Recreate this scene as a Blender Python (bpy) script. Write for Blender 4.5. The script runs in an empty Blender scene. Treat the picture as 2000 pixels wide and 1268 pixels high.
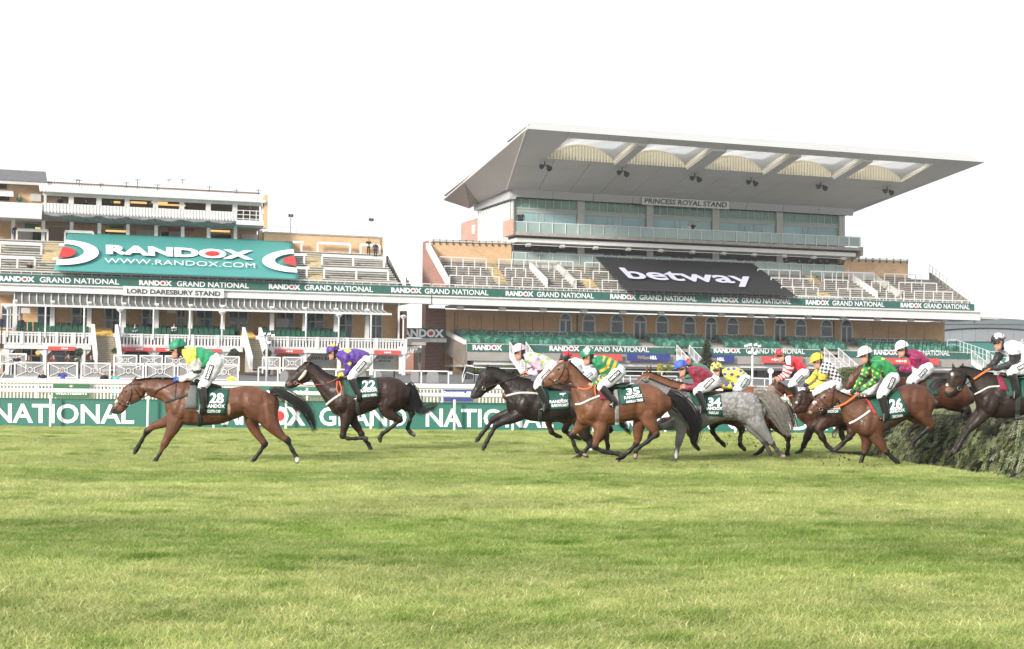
import bpy, bmesh, math, random
import numpy as np
from mathutils import Vector, Matrix
from mathutils.bvhtree import BVHTree
random.seed(7); rng = np.random.default_rng(7)
SC = bpy.context.scene; COL = SC.collection
R = math.radians
# ------------------------------------------------------------------ camera, sky, sun, exposure
FOC, CX, CY = 2800.0, 1000.0, 634.0
PITCH, ROLL, CAMZ = math.atan(106/2800), 0.009, 1.5
cF = Vector((0, math.cos(PITCH), math.sin(PITCH)))
_up = Vector((0, -math.sin(PITCH), math.cos(PITCH))); _rt = Vector((1, 0, 0))
cU = _up*math.cos(ROLL) - _rt*math.sin(ROLL); cR = _rt*math.cos(ROLL) + _up*math.sin(ROLL)
camd = bpy.data.cameras.new('camera'); cam = bpy.data.objects.new('camera', camd); COL.objects.link(cam)
cam.matrix_world = Matrix(((cR.x, cU.x, -cF.x, 0), (cR.y, cU.y, -cF.y, 0), (cR.z, cU.z, -cF.z, CAMZ), (0, 0, 0, 1)))
camd.sensor_width = 36; camd.lens = FOC/2000*36; camd.clip_end = 3000; camd.clip_start = 0.2
SC.camera = cam
world = bpy.data.worlds.new('World'); SC.world = world; world.use_nodes = True
wn = world.node_tree; wn.nodes.clear()
SUN_EL, SUN_AZ = R(23), R(218)      # azimuth clockwise from +Y (north): behind the camera, to the left
_o = wn.nodes.new('ShaderNodeOutputWorld'); _b = wn.nodes.new('ShaderNodeBackground'); _b.inputs[1].default_value = 0.15
_s = wn.nodes.new('ShaderNodeTexSky'); _s.sky_type = 'NISHITA'; _s.sun_disc = False
_s.sun_elevation = SUN_EL; _s.sun_rotation = SUN_AZ
_m = wn.nodes.new('ShaderNodeMix'); _m.data_type = 'RGBA'
_t = wn.nodes.new('ShaderNodeTexCoord'); _n = wn.nodes.new('ShaderNodeTexNoise'); _n.inputs['Scale'].default_value = 2.2; _n.inputs['Detail'].default_value = 5
_r = wn.nodes.new('ShaderNodeMapRange'); _r.inputs['From Min'].default_value = .3; _r.inputs['From Max'].default_value = .7; _r.inputs['To Min'].default_value = .80; _r.inputs['To Max'].default_value = .97
wn.links.new(_t.outputs['Generated'], _n.inputs['Vector']); wn.links.new(_n.outputs[0], _r.inputs['Value'])
wn.links.new(_r.outputs[0], _m.inputs['Factor']); wn.links.new(_s.outputs[0], _m.inputs['A'])
_m.inputs['B'].default_value = (6.2, 6.3, 6.45, 1)     # bright thin cloud cover over the sky
wn.links.new(_m.outputs['Result'], _b.inputs[0]); wn.links.new(_b.outputs[0], _o.inputs[0])
sd = bpy.data.lights.new('sun', 'SUN'); sd.energy = 4.4; sd.angle = R(11); sd.color = (1, .94, .85)
sun = bpy.data.objects.new('sun', sd); COL.objects.link(sun)
_d = Vector((math.sin(SUN_AZ)*math.cos(SUN_EL), math.cos(SUN_AZ)*math.cos(SUN_EL), math.sin(SUN_EL)))
sun.rotation_euler = _d.to_track_quat('Z', 'Y').to_euler()
SC.view_settings.view_transform = 'Standard'; SC.view_settings.look = 'None'; SC.view_settings.gamma = 1
SC.view_settings.exposure = 0.35; SC.view_settings.use_curve_mapping = False
SC.cycles.max_bounces = 6; SC.cycles.transparent_max_bounces = 6; SC.cycles.use_denoising = True

# ------------------------------------------------------------------ pixel <-> world
def ray(px, py):
    return cF + cR*((px-CX)/FOC) - cU*((py-CY)/FOC)
CAMP = Vector((0, 0, CAMZ))
def at(px, py, Y):
    d = ray(px, py); return CAMP + d*(Y/d.y)
def ground(px, py, z=0.0):
    d = ray(px, py); return CAMP + d*((z-CAMZ)/d.z)
def proj(P):      # world points (n,3) -> pixels
    q = np.asarray(P)-np.array(CAMP); f = q@np.array(cF)
    return np.stack([CX+FOC*(q@np.array(cR))/f, CY-FOC*(q@np.array(cU))/f], 1)
SA = math.atan(2800/7600); SY0 = 150.0
sU = Vector((math.cos(SA), math.sin(SA), 0)); sV = Vector((-math.sin(SA), math.cos(SA), 0)); sO = Vector((0, SY0, 0))
def S(px, py, d=0.0):   # pixel -> stand coordinates (u, d, z) on the vertical plane d metres behind the front
    r = ray(px, py); t = (d - (CAMP-sO).dot(sV))/r.dot(sV); P = CAMP + r*t
    return Vector(((P-sO).dot(sU), d, P.z))
def Spl(px, py, p0, n):  # pixel -> stand coords on a plane given in stand coords
    r = ray(px, py); rl = Vector((r.dot(sU), r.dot(sV), r.z)); c = CAMP-sO; cl = Vector((c.dot(sU), c.dot(sV), c.z))
    t = (p0-cl).dot(n)/rl.dot(n); return cl + rl*t

# ------------------------------------------------------------------ materials
def rgb(r, g, b):      # sRGB 0-255 -> linear
    return tuple(((c/255/12.92) if c/255 <= .04045 else ((c/255+.055)/1.055)**2.4) for c in (r, g, b))
_mats = {}
def mat(name, col, rough=.7, var=.12, scale=3.0, bump=0.0, bscale=40.0, metal=0.0, sheen=0.0, emit=0.0, attr=None, coat=0.0, trans=0.0, stretch=None):
    if name in _mats: return _mats[name]
    m = bpy.data.materials.new(name); m.use_nodes = True; nt = m.node_tree; N = nt.nodes; L = nt.links
    p = N['Principled BSDF']; p.inputs['Roughness'].default_value = rough; p.inputs['Metallic'].default_value = metal
    p.inputs['Sheen Weight'].default_value = sheen; p.inputs['Coat Weight'].default_value = coat
    tc = N.new('ShaderNodeTexCoord'); vec = tc.outputs['Object']
    if stretch:
        mp = N.new('ShaderNodeMapping'); mp.inputs['Scale'].default_value = stretch; L.new(vec, mp.inputs[0]); vec = mp.outputs[0]
    nz = N.new('ShaderNodeTexNoise'); nz.inputs['Scale'].default_value = scale; nz.inputs['Detail'].default_value = 6
    L.new(vec, nz.inputs['Vector'])
    mr = N.new('ShaderNodeMapRange'); mr.inputs['From Min'].default_value = .25; mr.inputs['From Max'].default_value = .75
    mr.inputs['To Min'].default_value = 1-var; mr.inputs['To Max'].default_value = 1+var; L.new(nz.outputs[0], mr.inputs['Value'])
    mx = N.new('ShaderNodeMix'); mx.data_type = 'RGBA'; mx.blend_type = 'MULTIPLY'; mx.inputs['Factor'].default_value = 1
    if attr:
        at_ = N.new('ShaderNodeAttribute'); at_.attribute_name = attr; L.new(at_.outputs['Color'], mx.inputs['A'])
    else:
        mx.inputs['A'].default_value = (*col, 1)
    L.new(mr.outputs[0], mx.inputs['B']); L.new(mx.outputs['Result'], p.inputs['Base Color'])
    if bump:
        n2 = N.new('ShaderNodeTexNoise'); n2.inputs['Scale'].default_value = bscale; n2.inputs['Detail'].default_value = 3
        L.new(vec, n2.inputs['Vector']); bp = N.new('ShaderNodeBump'); bp.inputs['Strength'].default_value = 1; bp.inputs['Distance'].default_value = bump
        L.new(n2.outputs[0], bp.inputs['Height']); L.new(bp.outputs[0], p.inputs['Normal'])
    if emit:
        p.inputs['Emission Color'].default_value = (*col, 1); p.inputs['Emission Strength'].default_value = emit
    if trans:
        p.inputs['Transmission Weight'].default_value = trans
    _mats[name] = m; return m
def brick_mat(name, c1, c2, mortar, scale=1.0):
    m = mat(name, c1, .85, .14, .6)
    nt = m.node_tree; N = nt.nodes; L = nt.links; mx = [n for n in N if n.type == 'MIX'][0]; tc = [n for n in N if n.type == 'TEX_COORD'][0]
    sp = N.new('ShaderNodeSeparateXYZ'); cb = N.new('ShaderNodeCombineXYZ'); ad = N.new('ShaderNodeMath'); ad.operation = 'ADD'
    L.new(tc.outputs['Object'], sp.inputs[0]); L.new(sp.outputs[0], ad.inputs[0]); L.new(sp.outputs[1], ad.inputs[1])
    L.new(ad.outputs[0], cb.inputs[0]); L.new(sp.outputs[2], cb.inputs[1])
    b = N.new('ShaderNodeTexBrick'); b.inputs['Scale'].default_value = 1; b.inputs['Brick Width'].default_value = .45*scale; b.inputs['Row Height'].default_value = .15*scale
    b.inputs['Mortar Size'].default_value = .02*scale; b.inputs['Color1'].default_value = (*c1, 1); b.inputs['Color2'].default_value = (*c2, 1); b.inputs['Mortar'].default_value = (*mortar, 1)
    L.new(cb.outputs[0], b.inputs['Vector']); L.new(b.outputs[0], mx.inputs['A'])
    return m

# ------------------------------------------------------------------ mesh building
def link(name, me, parent=None, mats=(), kind=None, label=None, cat=None, group=None, loc=None):
    o = bpy.data.objects.new(name, me); COL.objects.link(o)
    if mats and me is not None and len(me.materials) == 0:
        for m in mats: me.materials.append(m)
    if parent is not None: o.parent = parent
    if loc is not None: o.location = loc
    if kind: o['kind'] = kind
    if label: o['label'] = label
    if cat: o['category'] = cat
    if group: o['group'] = group
    return o
def empty(name, loc, label, cat, group=None, rz=0):
    o = link(name, None, None, label=label, cat=cat, group=group, loc=loc); o.rotation_euler = (0, 0, rz); o.empty_display_size = .2; return o
def node(name, parent):
    o = link(name, None, parent); o.empty_display_size = .2; return o
class MB:
    def __init__(s): s.v = []; s.f = []; s.mi = []
    def add(s, vs, fs, mi=0):
        n = len(s.v); s.v += [tuple(v) for v in vs]; s.f += [tuple(i+n for i in f) for f in fs]; s.mi += [mi]*len(fs); return s
    def box(s, x0, x1, y0, y1, z0, z1, mi=0):
        if x0 > x1: x0, x1 = x1, x0
        if y0 > y1: y0, y1 = y1, y0
        if z0 > z1: z0, z1 = z1, z0
        return s.add([(x0,y0,z0),(x1,y0,z0),(x1,y1,z0),(x0,y1,z0),(x0,y0,z1),(x1,y0,z1),(x1,y1,z1),(x0,y1,z1)],
                     [(0,3,2,1),(4,5,6,7),(0,1,5,4),(1,2,6,5),(2,3,7,6),(3,0,4,7)], mi)
    def prism(s, a, b, mi=0):   # two matching polygons
        n = len(a); fs = [tuple(range(n))[::-1], tuple(range(n, 2*n))] + [(i, (i+1) % n, (i+1) % n+n, i+n) for i in range(n)]
        return s.add(list(a)+list(b), fs, mi)
    def slab(s, poly, off, mi=0):
        off = Vector(off); return s.prism([Vector(p) for p in poly], [Vector(p)+off for p in poly], mi)
    def bar(s, a, b, w, h=None, mi=0, up=(0, 0, 1)):   # square bar between two points
        a = Vector(a); b = Vector(b); h = h or w; t = (b-a).normalized(); up = Vector(up)
        if abs(t.dot(up)) > .98: up = Vector((1, 0, 0))
        x = t.cross(up).normalized()*w/2; y = x.cross(t).normalized()*h/2
        return s.prism([a-x-y, a+x-y, a+x+y, a-x+y], [b-x-y, b+x-y, b+x+y, b-x+y], mi)
    def tube(s, pts, r, n=8, mi=0, cap=True):
        pts = [Vector(p) for p in pts]; rs = r if hasattr(r, '__len__') else [r]*len(pts); base = len(s.v)
        px = None
        for i, p in enumerate(pts):
            t = (pts[min(i+1, len(pts)-1)]-pts[max(i-1, 0)])
            t = t.normalized() if t.length > 1e-9 else Vector((0, 0, 1))
            if px is None:
                ref = Vector((0, 1, 0)) if abs(t.y) < .9 else Vector((1, 0, 0)); px = t.cross(ref).normalized()
            else:
                px = (px - t*px.dot(t)); px = px.normalized() if px.length > 1e-6 else Vector((1, 0, 0))
            py = t.cross(px)
            for k in range(n):
                a = 2*math.pi*k/n; s.v.append(tuple(p+px*(math.cos(a)*rs[i])+py*(math.sin(a)*rs[i])))
        for i in range(len(pts)-1):
            for k in range(n):
                s.f.append((base+i*n+k, base+i*n+(k+1) % n, base+(i+1)*n+(k+1) % n, base+(i+1)*n+k)); s.mi.append(mi)
        if cap:
            s.f.append(tuple(base+k for k in range(n))[::-1]); s.mi.append(mi)
            s.f.append(tuple(base+(len(pts)-1)*n+k for k in range(n))); s.mi.append(mi)
        return s
    def sphere(s, c, r, n=10, m=7, mi=0):
        c = Vector(c); r = Vector(r) if hasattr(r, '__len__') else Vector((r, r, r)); base = len(s.v)
        s.v.append(tuple(c+Vector((0, 0, r.z))))
        for j in range(1, m):
            t = math.pi*j/m
            for k in range(n):
                a = 2*math.pi*k/n; s.v.append((c.x+r.x*math.sin(t)*math.cos(a), c.y+r.y*math.sin(t)*math.sin(a), c.z+r.z*math.cos(t)))
        s.v.append(tuple(c-Vector((0, 0, r.z)))); last = len(s.v)-1
        for k in range(n):
            s.f.append((base, base+1+k, base+1+(k+1) % n)); s.mi.append(mi)
            s.f.append((last, base+1+(m-2)*n+(k+1) % n, base+1+(m-2)*n+k)); s.mi.append(mi)
        for j in range(m-2):
            for k in range(n):
                a = base+1+j*n; s.f.append((a+k, a+n+k, a+n+(k+1) % n, a+(k+1) % n)); s.mi.append(mi)
        return s
    def lathe(s, c, prof, n=12, mi=0):     # prof: (r,z) list from bottom to top
        c = Vector(c); base = len(s.v)
        for r_, z in prof:
            for k in range(n):
                a = 2*math.pi*k/n; s.v.append((c.x+r_*math.cos(a), c.y+r_*math.sin(a), c.z+z))
        for i in range(len(prof)-1):
            for k in range(n):
                s.f.append((base+i*n+k, base+i*n+(k+1) % n, base+(i+1)*n+(k+1) % n, base+(i+1)*n+k)); s.mi.append(mi)
        s.f.append(tuple(base+k for k in range(n))[::-1]); s.mi.append(mi)
        s.f.append(tuple(base+(len(prof)-1)*n+k for k in range(n))); s.mi.append(mi)
        return s
    def mesh(s, name, mats, smooth=False, org=None):
        me = bpy.data.meshes.new(name); v = s.v
        if org is not None: v = [(a-org[0], b-org[1], c-org[2]) for a, b, c in v]
        me.from_pydata(v, [], s.f)
        for m in (mats if isinstance(mats, (list, tuple)) else [mats]): me.materials.append(m)
        if any(s.mi): me.polygons.foreach_set('material_index', s.mi)
        if smooth: me.polygons.foreach_set('use_smooth', [True]*len(me.polygons))
        me.update(); return me
    def build(s, name, mats, parent=None, smooth=False, org=None, **kw):
        if org is None and parent is not None and parent.rotation_euler.z == 0: org = parent.location
        return link(name, s.mesh(name, mats, smooth, org), parent, **kw)
def box_part(name, m, parent, *b, **kw):
    return MB().box(*b).build(name, m, parent, **kw)

# ------------------------------------------------------------------ lettering
_txt = {}
def text2d(s, bold=.0, spacing=1.0):
    k = (s, bold, spacing)
    if k in _txt: return _txt[k]
    cu = bpy.data.curves.new('lettering', 'FONT'); cu.body = s; cu.size = 1; cu.offset = bold; cu.resolution_u = 3; cu.space_character = spacing
    o = bpy.data.objects.new('lettering_source', cu); COL.objects.link(o)
    dg = bpy.context.evaluated_depsgraph_get(); me = bpy.data.meshes.new_from_object(o.evaluated_get(dg))
    v = np.array([tuple(a.co)[:2] for a in me.vertices]).reshape(-1, 2); f = [tuple(p.vertices) for p in me.polygons]
    bpy.data.objects.remove(o); bpy.data.curves.remove(cu); bpy.data.meshes.remove(me)
    _txt[k] = (v, f); return _txt[k]
def textfit(s, bold=0.0):      # normalised: cap height 1 (from y=0), x from 0; returns verts, faces, width
    v, f = text2d(s, bold); H, _ = text2d('H', bold)
    h = H[:, 1].max()-H[:, 1].min(); y0 = H[:, 1].min(); x0 = v[:, 0].min()
    w = np.stack([(v[:, 0]-x0)/h, (v[:, 1]-y0)/h], 1); return w, f, w[:, 0].max()
def word_o(bold):              # extent of the O in RANDOX, normalised like textfit
    a = textfit('RAND', bold)[2]; b = textfit('RANDO', bold)[2]; o = textfit('O', bold)[2]; return b-o/2, o/2
# ------------------------------------------------------------------ shared materials
WHITE = mat('white_paint', (.68, .68, .675), .45, .05, 2)
WHITE2 = mat('weathered_white', (.58, .58, .56), .6, .14, 1.2)
GREYW = mat('grey_white', (.50, .50, .48), .6, .1, 1)
TAN = brick_mat('tan_brick', (.66, .42, .225), (.56, .345, .18), (.58, .44, .30))
TANW = brick_mat('warm_brick', (.80, .47, .22), (.68, .385, .175), (.66, .48, .30))
REDB = brick_mat('red_brick', (.36, .15, .10), (.27, .11, .08), (.38, .29, .25))
CONC = mat('concrete', (.36, .34, .31), .9, .2, 1.5)
CONCD = mat('worn_timber_step', (.19, .17, .15), .9, .35, 2.5)
CONCM = mat('pale_step', (.46, .45, .41), .9, .18, 2)
RISER = mat('step_riser', (.17, .16, .145), .9, .3, 1.5)  # darker than the treads: shade on the risers is put into the colour
YEL = mat('yellow_step', (.62, .42, .12), .85, .25, 3)
ASPH = mat('asphalt', (.13, .13, .135), .9, .12, .6)
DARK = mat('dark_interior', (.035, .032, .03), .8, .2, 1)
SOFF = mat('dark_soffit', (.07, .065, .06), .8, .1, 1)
TEAL = mat('teal_cloth', (.06, .29, .27), .55, .05, .4)
BAND = mat('green_banner', (.028, .125, .098), .6, .06, .7)
HOARD = mat('green_hoarding', (.024, .150, .115), .5, .05, .5)
BLACKC = mat('black_cloth', (.022, .022, .025), .7, .1, .5)
PRINT = mat('white_print', (.82, .82, .84), .6, .03, 2)
LILAC = mat('lilac_print', (.62, .62, .78), .6, .03, 2)
REDP = mat('red_print', (.55, .035, .03), .6, .05, 2)
REDS = mat('red_sign', (.60, .085, .075), .5, .05, 2)
NAVY = mat('navy_sign', (.03, .045, .22), .5, .05, 2)
GOLD = mat('gold_print', (.55, .45, .12), .6, .05, 2)
CHAR = mat('charcoal_print', (.06, .06, .06), .6, .05, 2)
SEATG = mat('green_seat', (.02, .17, .11), .35, .15, 2, coat=.3)
GLASS = mat('window_glass', (.05, .085, .11), .08, .3, .25)
GLASST = mat('teal_glass', (.27, .44, .47), .12, .3, .22)  # pane colour brightened to carry the pale blue reflection
GLASSG = mat('green_glass', (.10, .22, .17), .12, .3, .4)
GLASSP = mat('parapet_glass', (.30, .40, .38), .15, .12, .6)
GLASSW = mat('bright_glass', (.75, .78, .80), .25, .05, .4)
FRAMEG = mat('grey_frame', (.42, .42, .40), .5, .05, 2)
CANG = mat('canopy_panel', (.15, .155, .15), .3, .2, .5)
ROOFU = mat('roof_soffit', (.60, .59, .575), .5, .06, .2)
ROOFW = mat('roof_white', (.46, .467, .48), .4, .03, .3)
FLANK = mat('roof_flank', (.56, .53, .51), .5, .05, .2)
CREAM = mat('cream_ribbed', (.85, .79, .62), .5, .05, .5)
SKYL = mat('skylight_sheet', (.85, .84, .81), .35, .06, 1.0, emit=0)
_nt = SKYL.node_tree; _tr = _nt.nodes.new('ShaderNodeBsdfTranslucent'); _tr.inputs[0].default_value = (.66, .65, .62, 1); _ms = _nt.nodes.new('ShaderNodeMixShader'); _ms.inputs[0].default_value = .7
_nt.links.new(_nt.nodes['Principled BSDF'].outputs[0], _ms.inputs[1]); _nt.links.new(_tr.outputs[0], _ms.inputs[2]); _nt.links.new(_ms.outputs[0], _nt.nodes['Material Output'].inputs[0])
SLATE = mat('slate_roof', (.13, .13, .14), .8, .2, 2)
NET = mat('grey_netting', (.22, .22, .22), .9, .4, 3)
LAMPY = mat('lit_lamp', (1.0, .62, .20), .5, .02, 1, emit=.8)
METAL = mat('dark_metal', (.06, .06, .06), .4, .2, 3, metal=.5)
LEAFD = mat('dark_leaf', (.035, .07, .022), .8, .5, 6)
LEAFY = mat('yellow_leaf', (.30, .32, .05), .8, .4, 6)
BARK = mat('bark', (.10, .075, .055), .9, .3, 8)
def ycol(c): return c
# ------------------------------------------------------------------ ground
GRASSB = None
def grass_ground():
    m = bpy.data.materials.new('turf_soil'); m.use_nodes = True; nt = m.node_tree; N = nt.nodes; L = nt.links; p = N['Principled BSDF']
    p.inputs['Roughness'].default_value = .95
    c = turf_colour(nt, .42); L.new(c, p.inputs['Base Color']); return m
def turf_colour(nt, k):     # turf colour by place: mown-nap light and horse shade painted as bands along the rail, plus uneven patches
    N = nt.nodes; L = nt.links
    g = N.new('ShaderNodeNewGeometry'); sp = N.new('ShaderNodeSeparateXYZ'); L.new(g.outputs['Position'], sp.inputs[0])
    def noise(sc, sx, sy, det=4):
        mp = N.new('ShaderNodeMapping'); mp.inputs['Scale'].default_value = (sx, sy, 0); L.new(g.outputs['Position'], mp.inputs[0])
        n = N.new('ShaderNodeTexNoise'); n.inputs['Scale'].default_value = sc; n.inputs['Detail'].default_value = det; L.new(mp.outputs[0], n.inputs['Vector']); return n.outputs[0]
    n1 = noise(1.0, .25, .9); n2 = noise(1.0, 1.3, 2.6, 6); n3 = noise(1, .35, .5, 2)
    def math_(op, a, b):
        x = N.new('ShaderNodeMath'); x.operation = op
        for i, q in enumerate((a, b)):
            if isinstance(q, (int, float)): x.inputs[i].default_value = q
            else: L.new(q, x.inputs[i])
        return x.outputs[0]
    y = math_('ADD', sp.outputs[1], math_('MULTIPLY', math_('SUBTRACT', n1, .5), 2.4))
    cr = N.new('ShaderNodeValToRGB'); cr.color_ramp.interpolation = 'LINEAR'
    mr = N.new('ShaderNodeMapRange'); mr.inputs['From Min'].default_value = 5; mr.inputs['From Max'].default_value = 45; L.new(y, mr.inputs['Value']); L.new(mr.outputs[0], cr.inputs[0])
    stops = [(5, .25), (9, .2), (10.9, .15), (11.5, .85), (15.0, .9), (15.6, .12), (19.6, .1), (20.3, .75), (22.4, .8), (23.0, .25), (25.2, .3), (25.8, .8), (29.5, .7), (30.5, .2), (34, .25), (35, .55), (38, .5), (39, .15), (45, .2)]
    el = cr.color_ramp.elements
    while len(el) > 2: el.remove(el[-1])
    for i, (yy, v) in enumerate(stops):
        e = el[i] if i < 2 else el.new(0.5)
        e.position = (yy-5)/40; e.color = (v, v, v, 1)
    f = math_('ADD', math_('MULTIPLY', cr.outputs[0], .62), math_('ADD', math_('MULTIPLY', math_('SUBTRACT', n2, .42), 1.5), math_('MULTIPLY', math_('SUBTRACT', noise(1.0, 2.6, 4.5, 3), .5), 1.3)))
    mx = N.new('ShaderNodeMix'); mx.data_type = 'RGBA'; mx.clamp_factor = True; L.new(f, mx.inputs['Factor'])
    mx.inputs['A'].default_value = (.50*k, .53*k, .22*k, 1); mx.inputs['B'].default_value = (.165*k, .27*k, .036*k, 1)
    mv = N.new('ShaderNodeMix'); mv.data_type = 'RGBA'; mv.blend_type = 'MULTIPLY'; mv.inputs['Factor'].default_value = 1
    L.new(mx.outputs['Result'], mv.inputs['A'])
    m2 = N.new('ShaderNodeMapRange'); m2.inputs['From Min'].default_value = .3; m2.inputs['From Max'].default_value = .7; m2.inputs['To Min'].default_value = .82; m2.inputs['To Max'].default_value = 1.15
    L.new(n3, m2.inputs['Value']); L.new(m2.outputs[0], mv.inputs['B'])
    return mv.outputs['Result']
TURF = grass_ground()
DL = [(14, 8.35), (18, 8.2), (22.3, 7.97), (25.5, 7.68), (27.4, 7.38), (29.5, 7.0), (31.0, 6.75)]   # (Y, X) edge of turf at the ditch
def dl(Y): return float(np.interp(Y, [a for a, b in DL], [b for a, b in DL]))
gb = MB()
ys = [-60, 0, 14]; 
gb.add([(-900, -60, 0), (900, -60, 0), (900, 14, 0), (-900, 14, 0)], [(0, 1, 2, 3)])
for (y0, x0), (y1, x1) in zip(DL, DL[1:]):
    gb.add([(-900, y0, 0), (x0, y0, 0), (x1, y1, 0), (-900, y1, 0)], [(0, 1, 2, 3)])
    gb.add([(x0+3.4, y0, 0), (900, y0, 0), (900, y1, 0), (x1+3.4, y1, 0)], [(0, 1, 2, 3)])
    gb.add([(x0, y0, 0), (x0+.25, y0, -.38), (x1+.25, y1, -.38), (x1, y1, 0)], [(0, 1, 2, 3)])
gb.add([(-900, 31, 0), (900, 31, 0), (900, 104.9, 0), (-900, 104.9, 0)], [(0, 1, 2, 3)])
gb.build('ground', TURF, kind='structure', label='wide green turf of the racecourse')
WATER = mat('ditch_water', (.018, .017, .012), .12, .4, 4, bump=.01, bscale=30)
w = MB()
for (y0, x0), (y1, x1) in zip(DL, DL[1:]): w.add([(x0-.02, y0, -.30), (x0+3.5, y0, -.30), (x1+3.5, y1, -.30), (x1-.02, y1, -.30)], [(0, 1, 2, 3)])
w.build('water', WATER, kind='structure', label='dark muddy water in the ditch along the foot of the jump')
MUD = mat('muddy_bank', (.05, .04, .028), .95, .3, 6)
b_ = MB()
b_.add([(x0, 14, 0) for x0 in ()], [])
(xa, xb) = (dl(14), dl(31))
b_.add([(xa, 14, 0), (xa+3.4, 14, 0), (xa+3.4, 14, -.45), (xa, 14, -.45)], [(0, 1, 2, 3)])
b_.add([(xb, 31, 0), (xb+3.4, 31, 0), (xb+3.4, 31, -.45), (xb, 31, -.45)], [(0, 1, 2, 3)])
for (y0, x0), (y1, x1) in zip(DL, DL[1:]): b_.add([(x0+3.4, y0, 0), (x0+3.4, y0, -.45), (x1+3.4, y1, -.45), (x1+3.4, y1, 0)], [(0, 1, 2, 3)])
b_.build('ditch_bank', MUD, kind='structure')
MB().add([(-900, 105, .9), (900, 105, .9), (900, 108, .95), (-900, 108, .95), (900, 1500, 2.2), (-900, 1500, 2.2), (-900, 150, 1.9), (900, 150, 1.9)],
         [(0, 1, 2, 3), (3, 2, 7, 6), (6, 7, 4, 5)]).build('apron_pavement', ASPH, kind='structure', label='grey tarmac apron in front of the stands')
MB().box(-900, 900, 104.9, 105.0, -.1, .9).build('retaining_wall', mat('brown_render', (.20, .165, .13), .8, .25, .5), kind='structure')

# ------------------------------------------------------------------ lettering on planes
def letters_px(mb, s, p0, p1, up, un, bold=.02, mi=0):
    v, f, W = textfit(s, bold); p0 = np.array(p0, float); p1 = np.array(p1, float); up = np.array(up, float)
    P = p0+(v[:, :1]/W)*(p1-p0)+v[:, 1:]*up
    mb.add([un(x, y) for x, y in P], f, mi)
def dot_px(mb, c, rx, ry, un, mi=0, n=20):
    mb.add([un(c[0]+rx*math.cos(2*math.pi*k/n), c[1]-ry*math.sin(2*math.pi*k/n)) for k in range(n)], [tuple(range(n))], mi)
def randox_px(mb, p0, p1, up, un, un2, bold=.045, mi=0, mired=1):
    letters_px(mb, 'RANDOX', p0, p1, up, un, bold, mi); W = textfit('RANDOX', bold)[2]; c, r = word_o(bold)
    p0 = np.array(p0, float); p1 = np.array(p1, float); up = np.array(up, float)
    cc = p0+(p1-p0)*c/W+up*.5; k = abs(p1[0]-p0[0])/W
    dot_px(mb, cc, r*k*.52, abs(up[1])*.27, un2, mired)

# ------------------------------------------------------------------ rails and hoardings on the course
RY = 41.0
rr = empty('running_rail', (at(700, 800, RY).x, RY, 0), 'white plastic running rail in front of the green hoardings', 'rail')
PLAS = mat('white_plastic', (.80, .80, .77), .35, .04, 1, bump=0)
MB().tube([at(x, 761.8+.0118*x, RY) for x in (-120, 400, 900, 1400, 1660)], .06, 12).build('rail_tube', PLAS, rr, smooth=True)
for x in (-30, 99, 289, 418, 559, 725, 888, 1002, 1160, 1300, 1437, 1580):
    t = at(x, 770+.012*x, RY); MB().tube([(t.x, RY+.02, -.1), (t.x, RY+.02, t.z)], .036, 8).build('post', PLAS, rr)
r2 = empty('outer_rail', (at(700, 800, 47).x, 47, 0), 'thick white rail running behind the hoardings above the picket fence', 'rail')
MB().tube([at(x, 743.6+.0135*x, 47) for x in (-120, 400, 900, 1400, 1800)], .085, 12).build('rail_tube', PLAS, r2, smooth=True)
for x in range(-60, 1700, 132):
    t = at(x, 750+.0135*x, 47); MB().tube([(t.x, 47.02, -.1), (t.x, 47.02, t.z)], .04, 8).build('post', PLAS, r2)
HY = 41.35
def hoarding(x0, x1, words, label):
    c = at((x0+x1)/2, 840, HY); r = empty('advertising_hoarding', (c.x, HY, 0), label, 'hoarding', 'green advertising hoardings along the rail')
    a = at(x0, 777.2+.0103*x0, HY); b = at(x1, 777.2+.0103*x1, HY)
    MB().add([(a.x, HY, -.1), (b.x, HY, -.1), (b.x, HY, b.z), (a.x, HY, a.z), (a.x, HY+.04, -.1), (b.x, HY+.04, -.1), (b.x, HY+.04, b.z), (a.x, HY+.04, a.z)],
             [(0, 1, 2, 3), (7, 6, 5, 4), (3, 2, 6, 7), (0, 3, 7, 4), (1, 5, 6, 2)]).build('board', HOARD, r)
    un = lambda x, y: at(x, y, HY-.012); un2 = lambda x, y: at(x, y, HY-.02)
    for s, xa, xb in words:
        m = MB()
        bl = lambda x: 825.6+.0094*x; cap = 37.2-.0022*xa
        if s == 'RANDOX': randox_px(m, (xa, bl(xa)), (xb, bl(xb)), (0, -cap), un, un2, .05)
        else: letters_px(m, s, (xa, bl(xa)), (xb, bl(xb)), (0, -cap), un, .022)
        m.build('lettering', [PRINT, REDP], r)
hoarding(-60, 338, [('NATIONAL', -14, 262)], 'green hoarding reading NATIONAL at the far left behind the leading bay horse')
hoarding(338.6, 1148, [('RANDOX', 415, 597), ('GRAND', 624, 794), ('NATIONAL', 831.5, 1081)], 'long green hoarding reading RANDOX GRAND NATIONAL behind the two dark brown horses')
hoarding(1148.6, 1640, [('RANDOX', 1221, 1395), ('GRAND', 1420, 1580), ('NATION', 1612, 1800)][:2]+[('N', 1612, 1634)], 'green hoarding mostly hidden behind the galloping pack of horses')

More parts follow.
